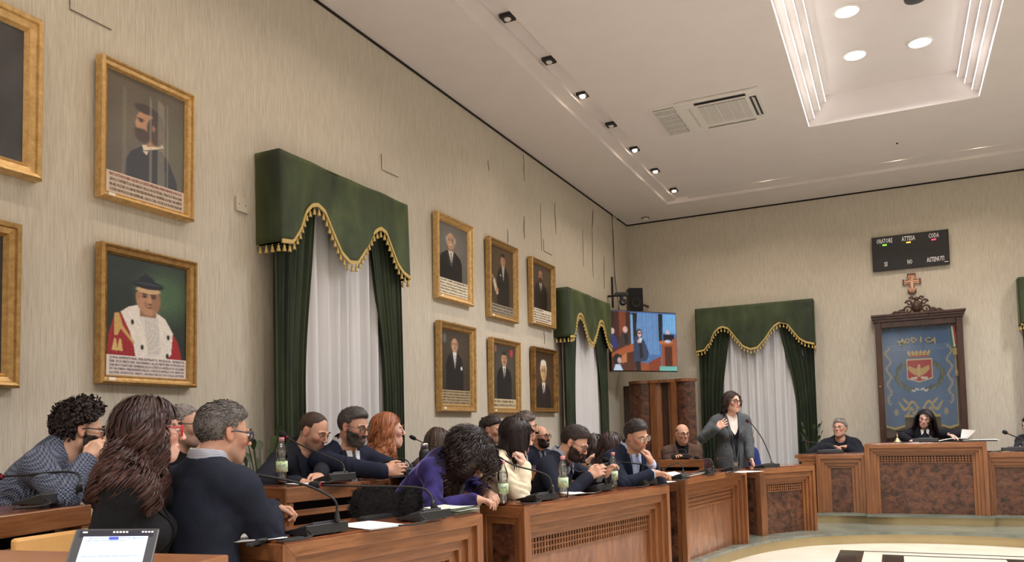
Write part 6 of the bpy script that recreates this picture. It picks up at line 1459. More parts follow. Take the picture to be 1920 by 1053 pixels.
def make_hair(root, hair, Hc, RH, hs, Hd, T, N, s, D, fhead, arms, fem, sw, RT):
    kind = hair.get('k', 'short'); col = hair['c']; rr = np.random.default_rng(hair.get('seed', int(abs(Hc[0])*1000) % 997))
    th = hair.get('t', .012); hf = min(max(.0012*D, .0042), .0075)
    if kind == 'none': return
    # volume under the locks
    def mask_sdf(P):
        q = (P-Hc)@RH/hs; x, y, z = q[:, 0], q[:, 1], q[:, 2]
        hlz = hair.get('line', .062); rec = hair.get('recede', 0.)
        f1 = (hlz+rec*np.clip(1-np.abs(x)/.05, 0, 1)-.55*np.clip(.062-y, -.03, .2))-z        # <0 above the line
        f2 = np.maximum(y-.022+.6*np.clip(-z, 0, .1), -.058-z)
        d = np.minimum(f1, f2)
        d = np.maximum(d, np.minimum(.026-z, y-.02)*-1*-1 if False else -1)
        ear = np.maximum(np.maximum(.056-np.abs(x), z-.026), -.026-y); d = np.maximum(d, -ear)
        d = np.maximum(d, np.minimum(-(z-.03), (y-.012)) ) if True else d
        if hair.get('crown'): d = np.maximum(d, z-hair['crown'])
        return d*hs
    if kind in ('short', 'curlytop', 'receding'):
        g = SDF(); tf = hair.get('top', th)
        g.ell(Hd(0, -.018, .030), np.array([.0735+th, .0935+th, .083+th*.8])*hs, RH, .02)
        if tf > th: g.ell(Hd(0, .008, .062), np.array([.062, .078, .045+tf])*hs, RH, .03)
        ns = hair.get('ns', 90); na = hair.get('na', .0022)
        base = g
        def gg(P):
            m_ = mask_sdf(P); ed = np.clip((m_/hs+.022)/.022, 0, 1); return np.maximum(base(P)+na*pnoise(P, ns, 5)*hs+ed*ed*th*.9*hs, m_)
        V, F_ = surf(gg, Hc-.17*hs, Hc+.17*hs, hf)
        c = np.array(srgb(*col)); cc = c*(1+.18*pnoise(V, 130, 9, 6))[:, None]
        if hair.get('grey'): 
            q = (V-Hc)@RH/hs; gm = np.clip((.06-q[:, 2])/.07, 0, 1)*.75+.1+.05*pnoise(V, 300, 2); gm = np.clip(gm, 0, 1)[:, None]; cc = cc*(1-gm)+np.array(srgb(*hair['grey']))*gm
        obj('hair', V, F_, hairmat(col, .6), root, smooth=True, cols=np.clip(cc, 0, 1))
        # tufts
        n = hair.get('n', 420 if D < 6.5 else 160); q = rr.normal(0, 1, (n*4, 3)); q /= np.linalg.norm(q, axis=1, keepdims=True)
        R0 = np.array([.0735+th*1.02, .0935+th*1.02, .083+th*.85]); p = q*R0+np.array([0, -.018, .030])
        m_ = scalp_mask(p*np.array([1, 1, 1]), hair) > .5
        m_ &= ~((p[:, 1] > .055) & (p[:, 2] < hair.get('line', .062)))
        p = p[m_][:n]; q = q[m_][:n]; top = np.clip((p[:, 2]-.05)/.04, 0, 1)[:, None]
        if tf > th: p = p+top*np.array([0, 0, tf-th*.5])*np.clip((p[:, 1:2]+.06)/.1, 0, 1)
        ln = hair.get('len', .022)*(.5+.6*top)*rr.uniform(.7, 1.3, (len(p), 1)); K = 6
        comb = hair.get('comb', (.3, -.8, .1))
        dirn = np.array(comb)*top+(1-top)*np.array([0, -.5, -.8]); dirn = dirn-q*(dirn*q).sum(1, keepdims=True)*.85+q*hair.get('lift', .12)+rr.normal(0, hair.get('mess', .18), p.shape); dirn /= np.linalg.norm(dirn, axis=1, keepdims=True)
        paths = np.zeros((len(p), K, 3)); cu = hair.get('curl', 0)
        for k in range(K):
            t = k/(K-1); paths[:, k] = p+dirn*ln*t-q*.25*ln*t*t
        if cu:
            a = rr.uniform(0, 6.28, len(p)); K2 = 12; paths = np.zeros((len(p), K2, 3)); e1 = np.cross(dirn, q); e2 = q
            for k in range(K2):
                t = k/(K2-1); an = a+t*7.; paths[:, k] = p+dirn*ln*.6*t+cu*(np.cos(an)[:, None]*e1+np.sin(an)[:, None]*e2)
        Wp = Hc+(paths*hs)@RH.T
        locks(root, Wp, np.full(len(p), hair.get('w', .0032)*hs)*rr.uniform(.7, 1.4, len(p)), col, D, 'hair_tufts', var=.28, hil=hair.get('grey'), centre=Hc)
        return
    # long hair: locks grown from the scalp, falling with gravity
    L0 = hair.get('len', .45)*s; n = hair.get('n', 420); K = hair.get('K', 26); wav = hair.get('wave', .012); wf = hair.get('wf', 2.5)
    q = rr.normal(0, 1, (n*5, 3)); q /= np.linalg.norm(q, axis=1, keepdims=True); R0 = np.array([.077, .097, .087]); p = q*R0+np.array([0, -.018, .030])
    m_ = (scalp_mask(p, hair) > .5) & ~((p[:, 1] > .05) & (p[:, 2] < hair.get('line', .062))); p = p[m_][:n]; q = q[m_][:n]; n = len(p)
    bt = SDF(); torso_prims(bt, T, RT, s, fem, sw, {k: v for k, v in arms.items()}, .012)
    Cw = Hc+RH@(np.array([0, -.018, .030])*hs); Rw = (R0+np.array([.006, .006, .006])*1)*hs
    pos = Hc+(p*hs)@RH.T; part = hair.get('part', 0.0)
    side = np.where(p[:, 0:1] > part, 1., -1.)
    dirl = np.concatenate([side*(.9), np.full((n, 1), -.35), np.full((n, 1), .1)], 1); bk = p[:, 1] < -.01; dirl[bk] = np.array([0, -.25, -1])+dirl[bk]*.25
    dirw = dirl@RH.T; nrm = q@RH.T; dirw = dirw-nrm*(dirw*nrm).sum(1, keepdims=True)*.9; dirw /= np.linalg.norm(dirw, axis=1, keepdims=True)+1e-9
    vel = dirw+nrm*hair.get('puff', .25); L_ = L0*rr.uniform(.72, 1.08, n); lay = rr.uniform(0, 1, n)*hair.get('vol', .03)
    g_ = np.array(hair.get('grav', (0, 0, -1.)), float); fwd = np.array(hair.get('fwd', (0, 0, 0)), float)
    path = np.zeros((n, K, 3)); path[:, 0] = pos
    for k in range(1, K):
        t = k/K; st = (L_/K)[:, None]
        vel = vel/(np.linalg.norm(vel, axis=1, keepdims=True)+1e-9); vel = vel*(1-hair.get('gk', .22))+g_*hair.get('gk', .22)+fwd@RH.T*0+ (RH@fwd)*.1
        vel += rr.normal(0, hair.get('jit', .03), (n, 3)); vel /= np.linalg.norm(vel, axis=1, keepdims=True)
        pos = pos+vel*st
        # head collision (ellipsoid), face kept open, torso collision
        for it in range(2):
            ql = (pos-Hc)@RH/hs-np.array([0, -.018, .030]); kk = np.linalg.norm(ql/(R0+.008+lay[:, None]*min(1, t*3)), axis=1, keepdims=True); inside = (kk < 1)[:, 0]; ql[inside] /= kk[inside]
            pl = ql+np.array([0, -.018, .030])
            fc = (pl[:, 1] > .02) & (np.abs(pl[:, 0]) < .071) & (pl[:, 2] < .06) & (pl[:, 2] > -.14)
            if not hair.get('overface'): pl[fc, 0] = side[fc, 0]*.073; 
            ty = hair.get('tuck', .05); tk = (pl[:, 1] > ty) & (np.abs(pl[:, 0]) >= .055) & (pl[:, 2] < .045) & (pl[:, 2] > -.16); pl[tk, 1] = ty
            nk = np.maximum(np.linalg.norm((pl-np.array([0, -.02, 0]))[:, :2], axis=1), 1e-6); nin = (nk < .058) & (pl[:, 2] < -.05); pl[nin, :2] *= (.058/nk[nin])[:, None]
            pos = Hc+(pl*hs)@RH.T
        if t > .15:
            d = bt(pos); gap = .005+lay*.3; bad = d < gap
            if bad.any():
                gr = grad(bt, pos[bad]); pos[bad] += gr*(gap[bad]-d[bad])[:, None]; vel[bad] -= gr*np.minimum(0, (vel[bad]*gr).sum(1))[:, None]
        path[:, k] = pos
    # waves
    CL0 = hair.get('clump', .45)
    tng = np.gradient(path, axis=1); tng /= np.linalg.norm(tng, axis=2, keepdims=True)+1e-9
    e1 = np.cross(tng, np.array([.4, .3, .86])); e1 /= np.linalg.norm(e1, axis=2, keepdims=True)+1e-9; e2 = np.cross(tng, e1)
    ctr = p[rr.integers(0, n, hair.get('clumps', 40))]; grp = np.linalg.norm(p[:, None]-ctr[None]+rr.normal(0, .006, (n, 1, 3)), axis=2).argmin(1); pc = rr.uniform(0, 6.28, 500)[grp]; fc_ = rr.uniform(.8, 1.25, 500)[grp]
    tt = np.linspace(0, 1, K)[None]; amp = wav*np.clip(tt-hair.get('w0', .2), 0, 1)*1.3; an = pc[:, None]+rr.normal(0, hair.get('ph', .35), n)[:, None]+2*PI*wf*fc_[:, None]*tt*(L_/.4)[:, None]
    nc_ = grp.max()+1; cen = np.zeros((nc_, K, 3)); cnt = np.bincount(grp, minlength=nc_)
    np.add.at(cen, grp, path); cen /= np.maximum(cnt, 1)[:, None, None]
    pull = CL0*np.clip(tt/.5, 0, 1)[..., None]; path = path*(1-pull)+cen[grp]*pull
    path = path+e1*(amp*np.cos(an))[..., None]+e2*(amp*np.sin(an))[..., None]
    locks(root, path, np.full(n, hair.get('w', .006)*s*.8)*rr.uniform(.6, 1.3, n), col, D, 'hair_locks', var=hair.get('var', .3), tipcol=hair.get('tip'), hil=hair.get('hil'), centre=Cw)
    # inner cap so no scalp shows
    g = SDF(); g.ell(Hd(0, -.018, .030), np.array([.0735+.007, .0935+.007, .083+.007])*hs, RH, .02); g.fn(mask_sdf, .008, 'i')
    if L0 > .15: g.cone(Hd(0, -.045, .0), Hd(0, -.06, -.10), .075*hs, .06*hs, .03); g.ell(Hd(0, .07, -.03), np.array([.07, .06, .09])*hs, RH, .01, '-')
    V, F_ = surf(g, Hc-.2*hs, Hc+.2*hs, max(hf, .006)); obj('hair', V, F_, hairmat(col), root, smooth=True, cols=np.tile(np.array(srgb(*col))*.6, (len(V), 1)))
def make_beard(root, b, Hd, RH, hs, Hc, D, face):
    def cut(P):
        q = (P-Hc)@RH/hs; x, y, z = q[:, 0], q[:, 1], q[:, 2]
        line = -.034+.75*np.clip(np.abs(x)-.040, 0, .05)-.9*np.clip(.040-np.abs(x), 0, .016)*(np.abs(x) > .024)
        d = z-line; d = np.maximum(d, .004-y+.25*np.clip(-.05-z, 0, .1)); mo = np.sqrt((x/.022)**2+((z+.0625)/.0085)**2)*.012-.012; d = np.maximum(d, -mo); d = np.maximum(d, -.118-z+.5*np.clip(.03-y, 0, .1))
        return d*hs
    th = b.get('t', .0052)
    def gg(P):
        c_ = cut(P); ed = np.clip((c_/hs+.010)/.010, 0, 1); return np.maximum(face(P)-(th*(1-.85*ed)+.0009*pnoise(P, 260, 6))*hs, c_)
    V, F_ = surf(gg, Hc-.16*hs, Hc+.16*hs, min(max(.0012*D, .004), .007)); c = np.array(srgb(*b['c']))*(1+.2*pnoise(V, 200, 4, 6))[:, None]
    if b.get('grey'): q = (V-Hc)@RH/hs; gm = np.clip((-.07-q[:, 2])/.03, 0, 1)[:, None]*.7; c = c*(1-gm)+np.array(srgb(*b['grey']))*gm
    obj('beard', V, F_, hairmat(b['c'], .7), root, smooth=True, cols=np.clip(c, 0, 1))
def folds(V, g, arms, amp, seed):
    """cloth wrinkles: displacement along the normal, stronger round elbows and waist"""
    nrm = grad(g, V, .004); d = np.zeros(len(V)); r = np.random.default_rng(seed)
    for sd, (Sh, E, Wt, h, q) in arms.items():
        ax = unit(Wt-E); e2 = unit(E-Sh)
        dist = np.linalg.norm(V-E, axis=1); a = np.exp(-(dist/.11)**2); d += a*np.sin(((V-E)@unit(ax-e2*.3))*95+2*np.sin((V-E)@np.array([20, 30, 25.])+seed))
        dist = np.linalg.norm(V-Sh, axis=1); a = np.exp(-(dist/.13)**2)*.6; d += a*np.sin(((V-Sh)@e2)*60+1.5*np.sin((V-Sh)@np.array([30, -22, 18.])+seed))
        q_ = V-(Wt+E)/2; d += .4*np.exp(-(np.linalg.norm(q_, axis=1)/.1)**2)*np.sin((q_@ax)*70+seed)
    d += .45*pnoise(V, 22, seed+3)+.3*pnoise(V, 45, seed+7)
    return V+nrm*(d*amp)[:, None], d
def make_top(root, top, T, RT, s, fem, sw, arms, D, N, Hd, Zt, nr, legs, hip, fw, pose, Xt, gi):
    h = min(max(.0021*D, .0065), .014); kind = top['k']; t = top.get('t', .016 if kind in ('jacket', 'coat') else .006)
    outer = cloth(top['name'], top['c'], top.get('pat', 'plain'))
    lowz = top.get('low', -.60 if kind in ('jacket', 'coat') else -.55)
    g = SDF(); torso_prims(g, T, RT, s, fem, sw, arms, t*s, gi)
    if pose == 'stand' and kind in ('jacket', 'coat'): g.cone(T(0, 0, -.5), T(0, 0, -.66), .16*s, .165*s, .06)
    if kind in ('jacket', 'coat'):   # standing collar at the nape
        g.cone(T(0, -.03, -.01), T(0, -.032, .03), nr*1.34, nr*1.18, .02)
    elif kind == 'turtle': g.cone(N-Zt*.02*s, N+Zt*.055*s, nr*1.30, nr*1.22, .02)
    elif kind in ('sweater', 'blouse'): g.cone(T(0, -.012, -.03), T(0, -.012, .008), nr*1.35, nr*1.2, .03)
    # neck hole so the skin or shirt shows
    if kind not in ('turtle',):
        if kind in ('jacket', 'coat'):
            vd = top.get('v', .30); vw = top.get('vw', .062)
            def vcut(P):
                q = (P-N)@RT/s; x, y, z = q[:, 0], q[:, 1], q[:, 2]; w = np.clip((z+vd)/vd, top.get('vmin', -1), 1.3)*vw; return np.maximum(np.abs(x-top.get('vx', 0))-w, .035-y)*s
            g.fn(vcut, .006, '-')
            g.cone(T(0, .02, -.02), T(0, .0, .12), nr*1.08, nr*1.2, .008, '-')
        elif top.get('vneck'):
            vd = top['vneck']
            def vcut(P):
                q = (P-N)@RT/s; x, y, z = q[:, 0], q[:, 1], q[:, 2]; w = np.clip((z+vd)/vd, -1, 1.3)*.055; return np.maximum(np.abs(x)-w, .02-y)*s
            g.fn(vcut, .006, '-'); g.cone(T(0, .02, -.02), T(0, .0, .12), nr*1.1, nr*1.25, .008, '-')
    lw = lambda P: ((-((P-N)@RT/s)[:, 2])+lowz)*s
    g.fn(lw, .005, 'i')
    pts = [T(0, 0, .05), T(0, 0, lowz)]+[p for k in arms.values() for p in k[:3]]
    lo, hi = bounds(pts, .2)
    V, F_ = surf(g, lo, hi, h)
    V, dd = folds(V, g, arms, top.get('fold', .0035 if kind != 'blouse' else .005), top.get('seed', 3))
    obj(top.get('part', 'jacket' if kind in ('jacket', 'coat') else ('blouse' if kind == 'blouse' else 'sweater')), V, F_, outer, root, smooth=True)
    gtor = SDF(); torso_prims(gtor, T, RT, s, fem, sw, {}, t*s, gi)
    # inner layer
    if top.get('inner'):
        ic = cloth(top['inner'][0], top['inner'][1], top['inner'][2] if len(top['inner']) > 2 else 'plain'); g2 = SDF(); torso_prims(g2, T, RT, s, fem, sw, {}, .003*s, gi)
        if top.get('turtle'): g2.cone(N-Zt*.02*s, N+Zt*.05*s, nr*1.25, nr*1.18, .02)
        V, F_ = surf(g2, *bounds([T(-.2, 0, .05), T(.2, 0, -.6)], .12), h*1.1); obj('shirt', V, F_, ic, root, smooth=True)
    if top.get('bib'):
        g6 = SDF(); torso_prims(g6, T, RT, s, fem, sw, {}, .003*s, gi)
        patch(root, 'dress_bib', T, RT, s, g6, top['bib'][2], cloth(top['bib'][0], top['bib'][1]), .008, .004)
    if top.get('collar'):
        cc = cloth(top['collar'][0], top['collar'][1], top['collar'][2] if len(top['collar']) > 2 else 'plain'); g3 = SDF(); base = N+Zt*.0*s
        g3.cone(T(0, -.022, -.012), T(0, -.022, .034), nr*1.42, nr*1.30, .01); g3.cone(T(0, -.022, -.03), T(0, -.022, .12), nr*1.12, nr*1.12, .004, '-')
        def fr(P): q = (P-N)@RT/s; return np.maximum(q[:, 1]-.02-.0*q[:, 2], -(.010-np.abs(q[:, 0]))*1)*-1*s if False else (np.minimum(np.abs(q[:, 0])-.3*np.clip(.05-q[:, 2], 0, .1), 1)*-1)*s+(.5)*(q[:, 1] < .02)*0-(q[:, 1] < .02)*1.
        def slit(P): q = (P-N)@RT/s; return np.where(q[:, 1] > .01, np.abs(q[:, 0])-.28*np.clip(q[:, 2]+.035, 0, .1), .05)*s
        g3.fn(slit, .003, '-')
        V, F_ = surf(g3, *bounds([T(-.09, -.1, -.03), T(.09, .09, .07)], .05), min(h*.6, .007)); obj('shirt_collar', V, F_, cc, root, smooth=True)
        for q in (-1, 1):   # collar points
            patch(root, 'collar_point', T, RT, s, gtor, [(q*.012, .0), (q*.052, -.005), (q*.042, -.075), (q*.016, -.045)], cc, .012, .004, g2=None)
    if top.get('tie'):
        tcl = cloth(top['tie'][0], top['tie'][1]); g4 = SDF(); torso_prims(g4, T, RT, s, fem, sw, {}, .003*s, gi)
        patch(root, 'tie', T, RT, s, g4, [(-.012, -.028), (.012, -.028), (.009, -.05), (.022, -.24), (0, -.30), (-.022, -.24), (-.009, -.05)], tcl, .008, .006)
        yk = march(T, RT, s, g4, np.array([[0., -.034]]))[0]; MB().ball(T(0, yk+.008, -.034), np.array([.016, .012, .018])*s, 10, R=RT).build('tie_knot', tcl, root, True)
    if top.get('lapel'):
        gl = gtor; vd = top.get('v', .30); vw = top.get('vw', .062); lw_ = top['lapel']
        for q in (-1, 1):
            patch(root, 'lapel', T, RT, s, gl, [(q*(vw*1.0), .0), (q*(vw+.03), -.01), (q*(vw*.85+lw_), -.085), (q*(vw*.8+lw_*.62), -.10), (q*(vw*.72+lw_*.85), -.125), (q*.012, -vd-.015), (q*-.004, -vd+.0), (q*(vw*.75), -vd*.25)], outer, .009, .009)
    for bx, bz in top.get('buttons', ()): 
        gl = gtor; y = march(T, RT, s, gl, np.array([[bx, bz]]))[0]
        MB().lathe(T(bx, y-.002, bz), [(.009*s, 0), (.009*s, .005*s), (.006*s, .007*s)], 12, ax=RT[:, 1]).build('button', mat('button_%s' % top['name'], srgb(*top.get('bc', (30, 28, 28))), .35, metal=top.get('bm', 0)), root)
    if top.get('pocket'):
        gl = gtor
        for q in (-1, 1): patch(root, 'pocket_flap', T, RT, s, gl, [(q*.05, -.40), (q*.13, -.385), (q*.13, -.43), (q*.05, -.445)], outer, .006, .004)
    if top.get('cuff'):
        cc = cloth(*top['cuff'])
        for sd, (Sh, E, Wt, hh, q) in arms.items():
            if hh.get('skip'): continue
            d = unit(Wt-E); r_ = (.031 if not fem else .028)*s+.004; MB().lathe(Wt-d*.05*s, [(r_, 0), (r_+.002, .01), (r_+.001, .05*s), (r_-.004, .052*s)], 16, ax=d).build('shirt_cuff', cc, root, True)
    # trousers
    g5 = SDF(); g5.ell(hip, np.array([.17, .13, .13])*s, RT, .04)
    for a, b, c in legs: g5.cone(a, b, .088*s, .066*s, .04); g5.cone(b, c, .064*s, .048*s, .03)
    V, F_ = surf(g5, *bounds([hip]+[p for l in legs for p in l], .15), .024); obj('trousers', V, F_, cloth('dark_trousers', top.get('legs', (30, 30, 36))), root, smooth=True)
    for a, b, c in legs:
        f0 = np.array([c[0], c[1], root.location[2]]); MB().hexa([f0+fw*x*s+unit([Xt[0], Xt[1], 0])*y*s+UP*z for z in (0, .07) for x, y in ((-.08, -.04), (-.08, .04), (.17-.08*(z > 0), .035), (.17-.08*(z > 0), -.035))]).build('shoe', BLACK, root, True, bevel=.012)
def march(T, RT, s, g, XZ, y0=.32):
    y = np.full(len(XZ), y0); o = T(0, 0, 0)
    for _ in range(26):
        P = o+(np.stack([XZ[:, 0], y, XZ[:, 1]], 1)*s)@RT.T; y = y-np.clip(g(P)/s, -.05, .06)*.8
    return y
def patch(root, name, T, RT, s, g, poly, mt, off, th, g2=None):
    """polygon given in the torso's front plane, laid on the surface of g"""
    poly = np.array(poly, float); n = len(poly); c = poly.mean(0)
    # refine edges, rings to centre
    ring = []
    for i in range(n):
        a, b = poly[i], poly[(i+1) % n]; m_ = max(1, int(np.linalg.norm(b-a)/.02))
        for k in range(m_): ring.append(a+(b-a)*k/m_)
    ring = np.array(ring); m_ = len(ring); XZ = np.concatenate([ring, c+(ring-c)*.6, c+(ring-c)*.25, c[None]])
    y = march(T, RT, s, g, XZ); o = T(0, 0, 0)
    top_ = o+(np.stack([XZ[:, 0], y+off, XZ[:, 1]], 1)*s)@RT.T; bot = o+(np.stack([XZ[:m_, 0], y[:m_]+off-th-.004, XZ[:m_, 1]], 1)*s)@RT.T
    F = []
    for k in range(2): F += [(k*m_+i, k*m_+(i+1) % m_, (k+1)*m_+(i+1) % m_, (k+1)*m_+i) for i in range(m_)]
    F += [(2*m_+i, 2*m_+(i+1) % m_, 3*m_) for i in range(m_)]; b0 = 3*m_+1; F += [(i, (i+1) % m_, b0+(i+1) % m_, b0+i) for i in range(m_)]
    return obj(name, np.concatenate([top_, bot]), F, mt, root, smooth=False)
# ---------------- the people ----------------
SU = (26, 32, 48); WHT = ('white_shirt', (222, 222, 226))
# 1 man in the checked jacket
person('man in blue-grey checked jacket, hands joined at his mouth, at far left', 152, 806, 3.8, legdir=(0, 1, 0), ph=98, pitch=8, pt=80, lean=38, skin=(206, 164, 140), floor=.36, s=1.0, shw=1.0,
       hair=dict(k='short', c=(38, 28, 26), t=.013, top=.034, na=.006, ns=60, n=700, len=.05, curl=.011, mess=.5, lift=.5, w=.0045, line=.066), beard=dict(c=(48, 34, 30), a=.9, full=True),
       glasses=dict(c=(24, 24, 28), thick=True), top=dict(k='jacket', name='checked_jacket', c=(90, 100, 130), pat='check', inner=('cream_sweater', (222, 214, 204)), turtle=True, lapel=.03, cuff=('cream_cuff', (226, 220, 212)), seed=1),
       hands=dict(R=dict(t=(163, 862, 3.62), e=(150, 950, 3.35), d=(.55, .75, 0), n=(.5, -.3, -.8), curl=.9), L=dict(t=(176, 866, 3.85), e=(190, 940, 4.0), d=(.2, .9, 0), n=(-.3, -.3, .8), curl=.9)))
# 2 woman with wavy hair
person('woman with long wavy dark hair, red glasses and black blazer, in the foreground', 288, 806, 3.05, legdir=(0, 1, 0), ph=94, pitch=2, pt=84, lean=8, sex='f', s=1.02, skin=(212, 168, 150),
       hair=dict(k='long', c=(52, 34, 32), tuck=.025, n=5200, len=.325, K=34, wave=.042, wf=3.0, w0=.36, w=.0040, vol=.038, clumps=70, tip=(88, 56, 46), puff=.12, gk=.22, clump=.25, line=.07, part=.0, var=.32, jit=.02),
       glasses=dict(c=(196, 30, 44), thick=True), top=dict(k='jacket', name='black_blazer', c=(22, 22, 25), inner=('black_top', (20, 20, 22)), lapel=.045, v=.34, seed=2, buttons=[(.035, -.36), (.035, -.42), (.035, -.48), (-.05, -.36), (-.05, -.42)], bc=(210, 180, 120), bm=.8, fold=.0025),
       hands=dict(R=dict(t=(300, 1085, 2.95), e=(200, 1060, 2.85)), L=dict(t=(400, 1060, 3.3), e=(400, 1000, 3.4))))
# 3 man behind
person('grey-haired man in black with dark glasses, between the two nearest people', 347, 797, 4.45, legdir=(0, 1, 0), ph=66, pitch=4, pt=60, lean=10, skin=(198, 156, 134), floor=.36, s=.98,
       hair=dict(k='short', c=(120, 114, 110), t=.008, len=.014, recede=.012, line=.07, na=.001, grey=(160, 156, 152)), beard=dict(c=(130, 122, 116), a=.55), glasses=dict(c=(20, 20, 24), thick=True),
       top=dict(k='sweater', name='black_sweater', c=(24, 24, 27), seed=4), hands=dict(L=dict(t=(372, 852, 4.35), e=(350, 900, 4.4), d=(.6, .7, 0), n=(.3, -.3, -.8), curl=.3), R=dict(t=(330, 900, 4.2), e=(300, 900, 4.3))))
# 4 man in navy sweater
person('grey-haired man in navy sweater over striped shirt, back turned at near desk', 421, 812, 3.42, legdir=(0, 1, 0), ph=112, pitch=9, pt=138, lean=10, s=1.06, shw=1.0, girth=1.02, skin=(192, 146, 122), hr=1.03,
       hair=dict(k='short', c=(72, 66, 62), t=.010, top=.018, len=.02, n=2800, grey=(122, 117, 113), line=.068, mess=.14, lift=.05, na=.0012, w=.0019), beard=dict(c=(110, 96, 86), a=.35),
       glasses=dict(c=(44, 52, 74), thick=True), top=dict(k='sweater', name='navy_sweater', c=(31, 35, 48), t=.016, vneck=.09, collar=('striped_collar', (206, 208, 214), 'stripe'), seed=5, fold=.0045),
       hands=dict(R=dict(t=(507, 953, 3.62), e=(478, 965, 3.3), d=(.9, -.1, .1), n=(0, -1, .3), curl=1.0, th=(-.2, -.4, .9)), L=dict(t=(560, 985, 3.95), e=(530, 960, 4.0), skip=True)))
# 5 bald bearded man
person('balding short-bearded man in dark jacket looking down, left of the man with the tie', 590, 808, 5.15, legdir=(0, 1, 0), ph=52, pitch=24, pt=48, lean=16, s=1.03, skin=(206, 160, 136), floor=.36,
       hair=dict(k='short', c=(62, 46, 38), t=.0035, len=.006, n=500, line=.082, recede=.022, buzz=.6, na=.0004, w=.0016), beard=dict(c=(74, 54, 46), a=.62),
       top=dict(k='jacket', name='charcoal_navy_jacket', c=(30, 33, 42), inner=('navy_tee', (34, 40, 58)), lapel=.03, v=.36, vw=.085, seed=6), hands=dict(R=dict(t=(560, 905, 4.75), e=(500, 905, 4.8)), L=dict(t=(600, 900, 4.7), e=(640, 880, 5.1), n=(-.4, -.9, 0))))
# 6 grey beard with tie
person('man with grey beard, thin glasses, navy suit and grey tie, hands clasped', 664, 800, 5.25, legdir=(0, 1, 0), ph=52, pitch=14, pt=40, lean=12, s=1.04, skin=(200, 154, 130), floor=.36,
       hair=dict(k='short', c=(62, 58, 58), t=.010, top=.022, len=.016, n=1700, w=.002, mess=.12, lift=.05, grey=(104, 101, 100), line=.072, na=.0014), beard=dict(c=(66, 60, 58), a=.85, full=True, grey=(104, 98, 95), t=.004), glasses=dict(c=(60, 58, 60)),
       top=dict(k='jacket', name='navy_suit', c=(30, 36, 54), inner=WHT, collar=WHT, tie=('grey_tie', (120, 128, 146)), lapel=.036, v=.36, vw=.055, seed=7, cuff=WHT),
       hands=dict(R=dict(t=(722, 884, 4.85), e=(640, 900, 4.65), d=(1, .15, .1), n=(.1, -.2, -1), curl=.55), L=dict(t=(752, 886, 5.05), e=(745, 880, 5.4), d=(-.75, .2, .5), n=(0, -.4, -.9), curl=.5)))
# 7 red-haired woman
person('woman with long wavy ginger hair and dark top with beige vest, in profile', 729, 806, 5.75, legdir=(0, 1, 0), ph=100, pitch=0, pt=85, lean=8, sex='f', s=1.03, skin=(222, 180, 160), floor=.36, hr=1.05,
       hair=dict(k='long', c=(146, 88, 56), tuck=.02, n=1800, len=.40, K=26, wave=.030, wf=2.6, w=.0036, vol=.022, clumps=40, tip=(186, 122, 80), hil=(190, 130, 88), puff=.15, gk=.22, w0=.2, brow=(120, 70, 44)),
       top=dict(k='jacket', name='black_cardigan', c=(24, 24, 28), inner=('beige_vest', (150, 128, 94)), v=.42, vw=.1, seed=8), hands=dict(L=dict(t=(775, 905, 5.5), e=(760, 900, 5.7)), R=dict(t=(745, 900, 5.2), e=(700, 900, 5.3))))
# 8 woman with straight brown hair, face hidden
person('woman with straight brown hair, face hidden, behind the black flask', 822, 832, 6.4, legdir=(0, 1, 0), ph=150, pitch=12, pt=140, lean=12, sex='f', s=1.0, skin=(200, 160, 140), floor=.36, hr=1.06,
       hair=dict(k='long', c=(70, 54, 46), n=1000, len=.34, K=18, wave=.007, w=.0042, vol=.02, tip=(140, 112, 88), gk=.22, puff=.25), top=dict(k='sweater', name='dark_grey_top', c=(48, 50, 54), t=.014, seed=9), hands=dict(R=dict(skip=True), L=dict(skip=True)))
# 9 curly woman
person('woman with thick curly dark hair leaning forward in a purple velvet blazer', 880, 848, 4.95, legdir=(0, 1, 0), ph=80, pitch=52, pt=88, lean=40, sex='f', s=1.04, skin=(196, 150, 128), hr=1.15, nlean=-.03,
       hair=dict(k='long', c=(36, 27, 27), n=4600, len=.46, K=46, wave=.036, wf=4.4, w0=.0, w=.0026, clump=.5, vol=.05, clumps=200, tip=(78, 54, 48), puff=.7, gk=.17, var=.35, jit=.045, overface=True),
       top=dict(k='jacket', name='purple_velvet', c=(48, 42, 94), pat='velvet', inner=('dark_shell', (26, 22, 34)), v=.3, lapel=.035, seed=10, fold=.006), hands=dict(R=dict(t=(890, 936, 4.6), e=(838, 950, 4.6), d=(1, -.1, 0), curl=.5), L=dict(t=(915, 925, 5.0), e=(940, 930, 5.2))))
# 10 cream blouse
person('woman with sleek straight dark bob in a cream blouse, hand at her chin', 970, 818, 5.55, legdir=(0, 1, 0), ph=112, pitch=14, pt=82, lean=18, sex='f', s=1.03, skin=(214, 172, 152), hr=1.05,
       hair=dict(k='long', c=(34, 25, 25), n=1800, len=.20, K=20, wave=.001, w=.0036, vol=.014, clump=.1, gk=.28, puff=.2, var=.18, jit=.012, part=.01, fwd=(0, .3, 0)),
       top=dict(k='blouse', name='cream_blouse', c=(226, 214, 186), t=.020, seed=11, fold=.007, legs=(40, 36, 40)), hands=dict(R=dict(t=(984, 872, 5.4), e=(1012, 925, 5.3), d=(-.3, .9, .2), n=(-.8, -.3, -.3), curl=.9), L=dict(t=(968, 884, 5.7), e=(1000, 930, 5.6), d=(-.1, 1, 0), curl=.9)))
